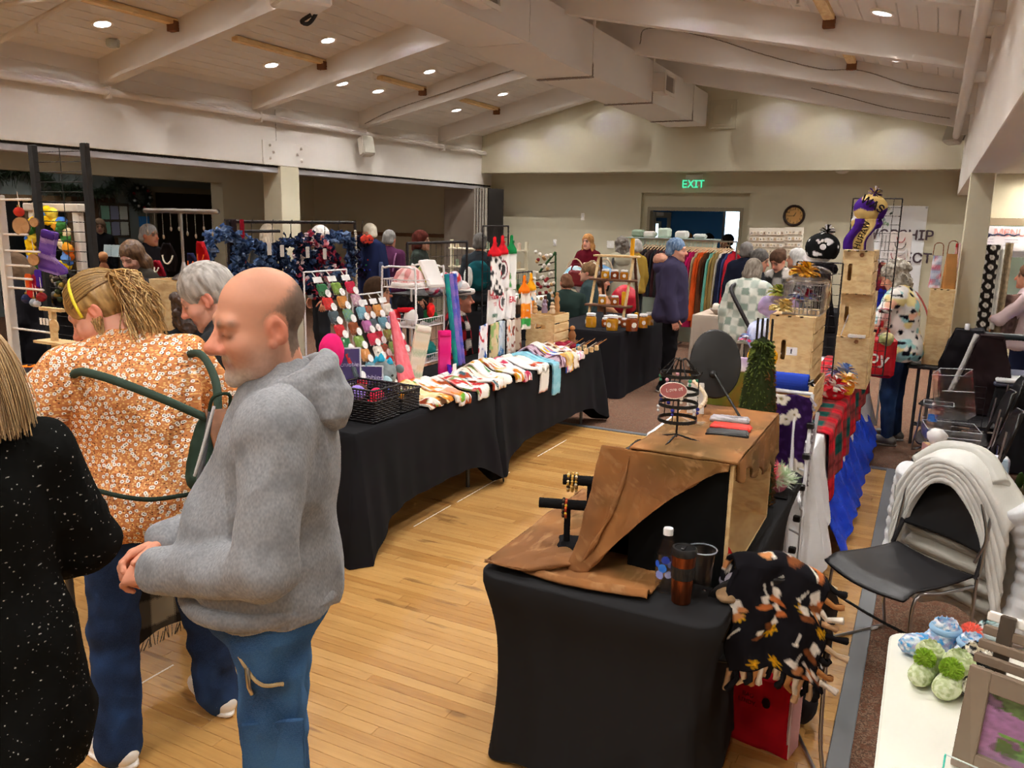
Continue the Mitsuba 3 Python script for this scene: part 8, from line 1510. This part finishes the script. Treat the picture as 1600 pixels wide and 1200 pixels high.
# --- the woman in the orange blouse
c=person('blonde woman in an orange floral blouse with a yellow headband and a green backpack',(-2.40,1.87,0),80,1.76,1.38,1.25,'#e0a58c','#c08050','floral','#223355','denim_dark','#e8e6e0','#f2f0ea',hair='#8a6a3c',hair2='#c9a468',style='ponytail',lean=13,head=(26,44,0),armL=((-.42,.12,1.10),(-.36,.38,1.0)),armR=((.43,.14,1.10),(.40,.34,.98)),hem=.84,sleeve=.55,res=.011,hres=.004,amp=.018,fine=True,loose=.028,belly=.05,stance=.05,flare=.05)
V,up,hc,HM,hs=c['V'],c['up'],c['hc'],c['HM'],c['hs']
for sd in (1,-1):
 e,w=c['arms'][sd];B=Blob();s0=c['sh'][sd];B.cap(s0,e+(w-e)*.15,.085,.105,.05);B.ell(e+(w-e)*.25,(.075,.075,.05),.03);part(c['key'],'puff_sleeve',tf(B.mesh(.01,folds(.014,(16,16,8),sd)),c['M0']),'floral')
part(c['key'],'headband',tf(tube([hc+HM@(np.array([.098*math.cos(a),.028-.02*math.sin(a),.03+.108*math.sin(a)])*hs)for a in np.linspace(-.35,math.pi+.35,30)],.0055,8),c['M0']),'satin',C('#e8d832'))
W=lambda*q:hc+HM@(np.array(q)*hs)
def curl(i):
 a=R.uniform(-1,1);st=W(a*.05,-.105+.02*abs(a),.045+R.uniform(-.03,.03));L=R.uniform(.10,.26);n=11;t=np.linspace(0,1,n)[:,None];ph=R.uniform(0,6.28);out=np.array([a*.10,-.10-R.uniform(0,.05),.02])
 base=st+t*(up(0,-.14,1.42)-up(0,-.05,1.5))*.3+(HM@out)*np.sqrt(t)*.9+np.array([0,0,-1])*t**1.6*L;w=.013*np.sqrt(t);return base+w*np.hstack([np.cos(ph+t*9),np.sin(ph+t*9),.5*np.cos(ph+t*7)])
strands(c,None,curl,620,.0032,['#b08a50','#c9a468','#8f6b3a','#d8ba80','#a07a44'])
def sleek(i):
 a=R.uniform(.1,math.pi-.1);t=np.linspace(0,1,9)[:,None];p0=np.array([.088*math.cos(a),.06,.03+.09*math.sin(a)]);p1=np.array([.03*math.cos(a),-.115,.05]);q=p0*(1-t)+p1*t;r_=np.linalg.norm((q-[0,-.018,.038])/[.094,.112,.104],axis=1,keepdims=True);q=[0,-.018,.038]+(q-[0,-.018,.038])/r_*1.015;return hc+(q*hs)@HM.T
strands(c,None,sleek,260,.0024,['#8a6a3c','#a8864e','#755730','#b8965a'],'sleek_hair')
def wisp(i):a=R.uniform(-1,1);t=np.linspace(0,1,7)[:,None];return W(-.085,.0+.02*a,-.03)+t*np.array([0,0,-.09])+(HM@np.array([-.01,-.03-.02*a,0]))*t+.008*np.sin(t*6+i)
strands(c,None,wisp,30,.0018,['#c9a468','#a8864e'],'loose_wisps')
bk=thing('backpack','small dark green backpack with a brown leather flap on the blonde woman','backpack');bmx=c['M0']@mat((.10,-.285,1.125),rx=-11,ry=8)
B=Blob();B.ell((0,0,.0),(.115,.06,.13),.03);B.ell((0,-.02,-.06),(.135,.06,.07),.05);B.ell((0,0,.11),(.07,.045,.05),.05);part(bk,'bag',tf(B.mesh(.007,folds(.006,(14,14,14),2)),bmx),'cloth',mottle('#26352a','#34443a',14))
part(bk,'flap',tf(grid(lambda u,v:np.stack([.15*(u-.5)*(1-.35*v**3),-.035-.045*np.sin(np.clip(v*1.15,0,1)*1.5),.165-.20*v-.02*(2*u-1)**2*v],-1),20,22,.008),bmx),'satin',mottle('#6a4228','#8a5a3a',18));part(bk,'buckle',tf(bump(cbox(.035,.012,.05,.006,(0,-.088,-.03)),.003,60),bmx),'metal',C('#c9c6be'));part(bk,'zip_pocket',tf(tube(bez([(-.10,-.075,-.05),(0,-.095,-.035),(.10,-.075,-.05)],6),.005,6),bmx),'satin',C('#17201a'));part(bk,'leather_tab',tf(cbox(.06,.012,.022,.005,(0,-.085,-.075)),bmx),'satin',C('#6a4228'))
T0_=np.linalg.inv(c['M0'])
def on_back(pts,r=.014):
 p=bez([np.array(q)for q in pts],8);m=tube(p,r,8);return tf(m,c['M0'])
part(bk,'shoulder_strap',on_back([(.06,-.285,1.27),(-.08,-.225,1.36),(-.20,-.10,1.43),(-.225,.02,1.42),(-.20,.12,1.30)]),'cloth',C('#3a4a40'));part(bk,'shoulder_strap',on_back([(.10,-.285,1.27),(.135,-.225,1.38),(.175,-.08,1.45),(.18,.05,1.43)]),'cloth',C('#3a4a40'))
part(bk,'side_strap',on_back([(.0,-.25,1.01),(-.14,-.205,1.02),(-.25,-.08,1.06),(-.27,.04,1.1)],.008),'cloth',C('#2a352e'));part(bk,'top_loop',on_back([(.06,-.29,1.28),(.07,-.31,1.345),(.13,-.31,1.345),(.14,-.29,1.28)],.006),'cloth',C('#26352a'))
# --- the blonde person in the speckled black cardigan
c=person('person with long blonde hair in a speckled black cardigan at the left edge',(-1.93,1.0,0),62,1.71,1.0,1.1,'#dba08a','#121312','speckle','#335577','denim',hair='#8f7450',hair2='#c2a57c',style='long',head=(14,20,0),armR=((.25,.06,1.10),(.20,.24,1.0)),hem=.60,res=.011,hres=.004,amp=.016,fine=True,loose=.035,flare=.03)
hc,HM,hs=c['hc'],c['HM'],c['hs']
def lock(i):
 a=R.uniform(0,math.pi)+math.pi;x0,y0=.098*math.cos(a),-.02+.115*math.sin(a);t=np.linspace(0,1,12)[:,None];top=np.array([x0*.25,y0*.25,.14]);mid=np.array([x0*1.05,y0*1.05,-.0]);bot=np.array([x0*1.25+R.normal()*.012,y0*1.2-.01,-.145-R.uniform(0,.04)])
 q=(1-t)**2*top+2*t*(1-t)*(mid*np.array([1.45,1.45,1])+[0,0,.10])+t**2*bot;return hc+(q*hs)@HM.T
strands(c,None,lock,900,.0026,['#a98c62','#8f7450','#c2a57c','#b89a6e','#7d6444'])
# --- everyone farther off
def pp(lab,tok,rz,seated=False,H=None,**kw):
 H=H or (tok[2]*1.7/1.29 if seated else tok[2]);far=math.hypot(tok[0],tok[1])>7;kw.setdefault('res',.018 if far else .013);kw.setdefault('hres',.01 if far else .0055);kw.setdefault('fine',not far)
 return person(lab,(tok[0],tok[1],0),rz,H,seated=seated,**kw)
def ck(c0,c1,c2,n):return checked(c0,c1,c2,n)
c=pp('grey-haired woman looking down between the blonde woman and the man',(-2.611,2.500,1.741),118,top='#2a2c30',hair='#8a8680',hair2='#c4c0ba',style='ponytail',head=(24,14,0),lean=5,skin='#d8a08a',hres=.004,res=.012,head_kw=dict(lip='#b06a64'),armL=((-.24,.1,1.1),(-.18,.3,1.0)))
pp('person with short dark curly hair in black behind the grey-haired woman',(-3.625,3.150,1.512),40,top='#15161a',hair='#2a1c16',hair2='#4a342a',style='curly',head=(15,0,0))
c=pp('woman with long brown hair looking down behind the jewellery stall',(-6.190,4.850,1.696),188,top='#3a352f',hair='#4a3224',hair2='#7a5c40',style='long',head=(30,0,0),skin='#d8a894',hres=.005,fine=True,armL=((-.24,.05,1.1),(-.1,.26,1.05)),armR=((.24,.05,1.1),(.1,.26,1.08)))
pp('grey-haired man in dark clothes facing right behind the jewellery stall',(-8.579,6.900,1.781),-80,top='#1d1e22',hair='#8d8f92',hair2='#b8babc',style='short',skin='#c08a70')
pp('person in dark clothes standing by the brown door at far left',(-13.731,10.000,1.781),215,top='#14161c',hair='#5a4a3c',style='long',head=(10,20,0),skin='#a88a78')
pp('person in a black coat bending behind the tall black rack',(-6.367,4.050,1.622),100,top='#17171a',hair='#4a3a2c',hair2='#6a5440',style='long',lean=15,head=(25,0,0),loose=.04,hem=.7)
c=pp('person in a purple shirt seen from behind beyond the wreaths',(-6.926,9.600,1.742),8,top='#4a2340',hair='#6a6864',hair2='#8f8c88',style='short',build=1.15,pants='#2a2c34');band(c,'bag_strap',[(.14,.06,1.42),(.15,-.10,1.38),(.13,-.15,1.15)],.014,'#8a5a80')
pp('woman with a dark red bob facing right behind the left stalls',(-6.126,9.200,1.754),-72,top='#2c332e',hair='#3a1712',hair2='#5a2820',style='bob',skin='#b88a72')
pp('person in a cream head wrap and pale top beyond the wreaths',(-8.019,10.600,1.811),100,top='#c9c2b2',hair='#d2c6b0',hair2='#e4dccb',style='short',skin='#c09078')
pp('grey-haired person half hidden behind the left wreaths',(-7.881,8.200,1.799),60,top='#3a3c40',hair='#c8bfae',style='bob');pp('white-haired person half hidden behind the middle wreaths',(-6.820,8.000,1.805),150,top='#8a8f98',hair='#d8d4cf',hair2='#efece8',style='short')
pp('seated seller with dark hair behind the scrubby racks',(-4.625,6.200,1.368),-60,seated=True,top='#1a1a1e',hair='#3a2a1e',style='bob',feet=False)
c=pp('person with a teal backpack beyond the towel panel',(-5.267,9.300,1.743),25,top='#2a3136',hair='#4a4846',hair2='#77746f',style='short',build=1.1);B=Blob();B.ell((0,-.22,1.22),(.17,.09,.2),.05);part(c['key'],'backpack',tf(B.mesh(.015,folds(.01)),c['M0']),'cloth',patches(['#0f4a50','#125a60','#0c3c44'],8));part(c['key'],'backpack_panel',tf(bump(ball(1,3,(-.12,-.3,1.2),(.06,.03,.14)),.006,12),c['M0']),'satin',C('#dfe6e2'))
c=pp('man in a red plaid shirt with a fur-trimmed hat behind the grid panel',(-3.818,6.350,1.343),-62,seated=True,style='short',hair='#6a6a66',top_col=ck('#a01c28','#1a1418','#d8cfc8',11),skin='#c08068',feet=False,hres=.006,fine=True);W=lambda*q:c['hc']+c['HM']@(np.array(q)*c['hs'])
part(c['key'],'hat_crown',tf(bump(ball(1,3,W(0,-.02,.10),(.105,.11,.07)),.006,20),c['M0']),'cloth',mottle('#b01c2c','#e8e0de',14));part(c['key'],'hat_fur',tf(bump(tube([W(.105*math.cos(a),-.015+.12*math.sin(a),.065)for a in np.linspace(0,6.283,28,endpoint=False)],.028,8,closed=True),.008,50),c['M0']),'cloth',C('#e4ded8'))
pp('smiling woman with long reddish blonde hair in a dark red jacket at the back',(-5.117,12.700,1.711),172,top='#5a0f1c',hair='#9a6a40',hair2='#c9985f',style='long',skin='#dfa890',head=(0,0,4),armL=((-.24,.1,1.12),(-.14,.36,1.14)),armR=((.24,.1,1.12),(.14,.36,1.14)))
c=pp('person in a long pale hooded coat with a dark shoulder strap at the back',(-4.237,11.900,1.693),28,top='#b5ae98',hair='#6f675e',hair2='#96908a',style='curly',hem=.62,pants='#2c3a5a',loose=.035,flare=.03);part(c['key'],'hood',tf(bump(ball(1,3,c['up'](0,-.13,1.36),(.12,.05,.09)),.012,12),c['M0']),'cloth',C('#aaa38c'));band(c,'bag_strap',[(-.14,.03,1.42),(-.15,-.12,1.36),(-.19,-.16,1.05),(-.22,-.12,.9)],.016,'#1d1a1a')
pp('white-haired person in a mustard jacket beside the pale coat',(-4.156,12.300,1.661),62,top='#a8873a',hair='#a8a49e',hair2='#d0ccc6',style='short')
pp('seated man in a dark green shirt seen from behind at the honey stall',(-4.276,9.900,1.239),22,seated=True,top='#2b3b37',hair='#6a4a38',style='crop',build=1.35,head=(12,20,0),skin='#c48a72')
pp('seated woman with light brown hair tied up, behind the woman in peach',(-4.285,10.700,1.350),105,seated=True,top='#37474a',hair='#6a4f38',hair2='#9a7a58',style='bun',skin='#dca68e')
pp('seated woman with straight dark brown hair in a peach sweater at the honey stall',(-4.220,10.969,1.224),-72,seated=True,top='#c99672',hair='#2c1c16',hair2='#4f362a',style='bob',skin='#d8a088',head=(18,4,0),armL=((-.2,.18,.72),(-.02,.36,.70)),armR=((.22,.18,.72),(.1,.38,.70)),hres=.007,fine=True)
chair('black chair behind the honey stall holding the man in green',-4.75,9.85,20);chair('second black chair behind the honey stall beside the woman in peach',-4.32,10.25,-60)
c=pp('woman in a purple hooded coat and blue patterned headwrap at the honey stall',(-2.628,9.150,1.756),-78,top='#37324a',hair='#3a5a80',hair2='#7f9ab8',style='short',pants='#0e0e10',hem=.80,loose=.045,build=1.15,skin='#d09a84',hres=.006,res=.012,fine=True,amp=.018,head=(4,-8,0),head_kw=dict(ears=False));U=c['up']
part(c['key'],'hood_lining',tf(bump(ball(1,3,U(0,-.135,1.475),(.125,.10,.075)),.008,30),c['M0']),'cloth',mottle('#b5806a','#c99a84',40));part(c['key'],'hood',tf(bump(ball(1,3,U(0,-.13,1.40),(.145,.10,.085)),.012,10),c['M0']),'cloth',C('#3b3650'))
c=pp('woman in a green and white checked shirt with a black crossbody strap, seen from behind',(-1.660,8.500,1.542),-8,H=1.60,top_col=lambda v:ck('#7f8f83','#c9ccc2','#a4afa4',13)(np.asarray(v)[:,[1,0,2]]*[0,1,1]),hair='#5f564c',hair2='#8f877c',style='bob',lean=10,pants='#77706a',hem=.80,loose=.035,build=1.15,head=(20,0,0),res=.012,amp=.014);band(c,'crossbody_strap',[(-.13,.02,1.42),(-.11,-.17,1.36),(.05,-.22,1.12),(.17,-.19,.92),(.22,-.1,.84)],.02,'#141416')
pp('grey-haired woman with glasses on her head beyond the checked shirt',(-1.842,9.900,1.643),-92,top='#22242a',hair='#3f3c3a',hair2='#6f6c68',style='bun',skin='#c48c74',head=(14,0,0))
pp('woman with brown hair pulled back in a black and white plaid jacket, looking down',(-1.599,10.100,1.654),152,top_col=lambda v:ck('#d4cfc8','#3a3836','#8f8b86',9)(np.asarray(v)[:,[1,0,2]]*[0,1,1]),hair='#3f2c22',hair2='#5f4636',style='bun',skin='#d49c86',head=(32,0,0),armL=((-.24,.08,1.1),(-.1,.3,1.0)),armR=((.24,.08,1.1),(.12,.3,1.0)))
pp('person in a dark navy coat with a hood seen from behind near the earring boards',(-2.254,11.300,1.688),12,top='#15192a',hair='#5f5c5a',hair2='#84807c',style='short',loose=.04);pp('white-haired person behind the black paw-print hat',(-1.530,10.900,1.638),90,top='#4a4c52',hair='#a8a6a2',hair2='#d0ceca',style='bob')
for px,lab,col,hcol,rz in (((-4.153,15.200,1.752),'person with auburn hair beyond the back door, leftmost of three','#3a4a5a','#7a4a24',-80),((-3.791,15.400,1.737),'person with dark tied hair beyond the back door, middle of three','#4a1c20','#1c1614',95),((-3.399,15.300,1.736),'dark-haired person beyond the back door, rightmost of three','#3a1218','#2a2420',95)):pp(lab,px,rz,top=col,hair=hcol,style='short' if 'auburn' not in lab else 'bob',skin='#c89078')
FLc=lambda v:np.where((meshkit.noise(np.asarray(v)*22+2,6)>.72)[:,None],C('#12141f'),patches(['#e8e6e0','#a8d8d4','#f0c0a4','#eedfa0','#f2f0ec','#9accd0','#f4f2ee'],9,4)(v))
c=pp('grey-haired woman in a pastel floral top and jeans reaching into the fleece stall',(-0.181,8.000,1.631),78,H=1.64,top_col=FLc,pants_mat='denim_dark',hair='#7a7468',hair2='#b8b0a2',style='curly',skin='#c88e74',sleeve=.62,build=1.25,lean=6,head=(22,8,0),armL=((-.25,.16,1.12),(-.2,.36,.98)),armR=((.27,.1,1.1),(.2,.34,.96)),res=.011,hres=.0055,fine=True,shoes='#5a5652',sole='#8a8884',loose=.03,hem=.82);band(c,'bag_strap',[(.1,.1,1.4),(.09,-.05,1.44),(.06,-.19,1.25),(.13,-.2,1.0),(.24,-.1,.86)],.008,'#b05048')
c=pp('person in a pinkish shirt and dark apron holding brown fabric at the right edge',(0.852,9.150,1.552),82,H=1.62,top='#c9b4b8',pants='#1a2038',hair='#5a4030',style='bun',armL=((-.22,.2,1.15),(-.15,.42,1.2)),armR=((.24,.2,1.15),(.16,.42,1.2)),sleeve=.6)
single('held_fabric','patterned brown fabric piece held up by the person at the right edge','fabric',bump(sheet(lambda u,v:np.stack([(0.600,9.000,1.395)[0]+.2*u+.02*np.sin(v*6),9.0+.03*np.sin(u*9),1.33-.44*v+.02*u],-1),20,30,.02),.008,14),'cloth',mottle('#4a3634','#7a605a',40))
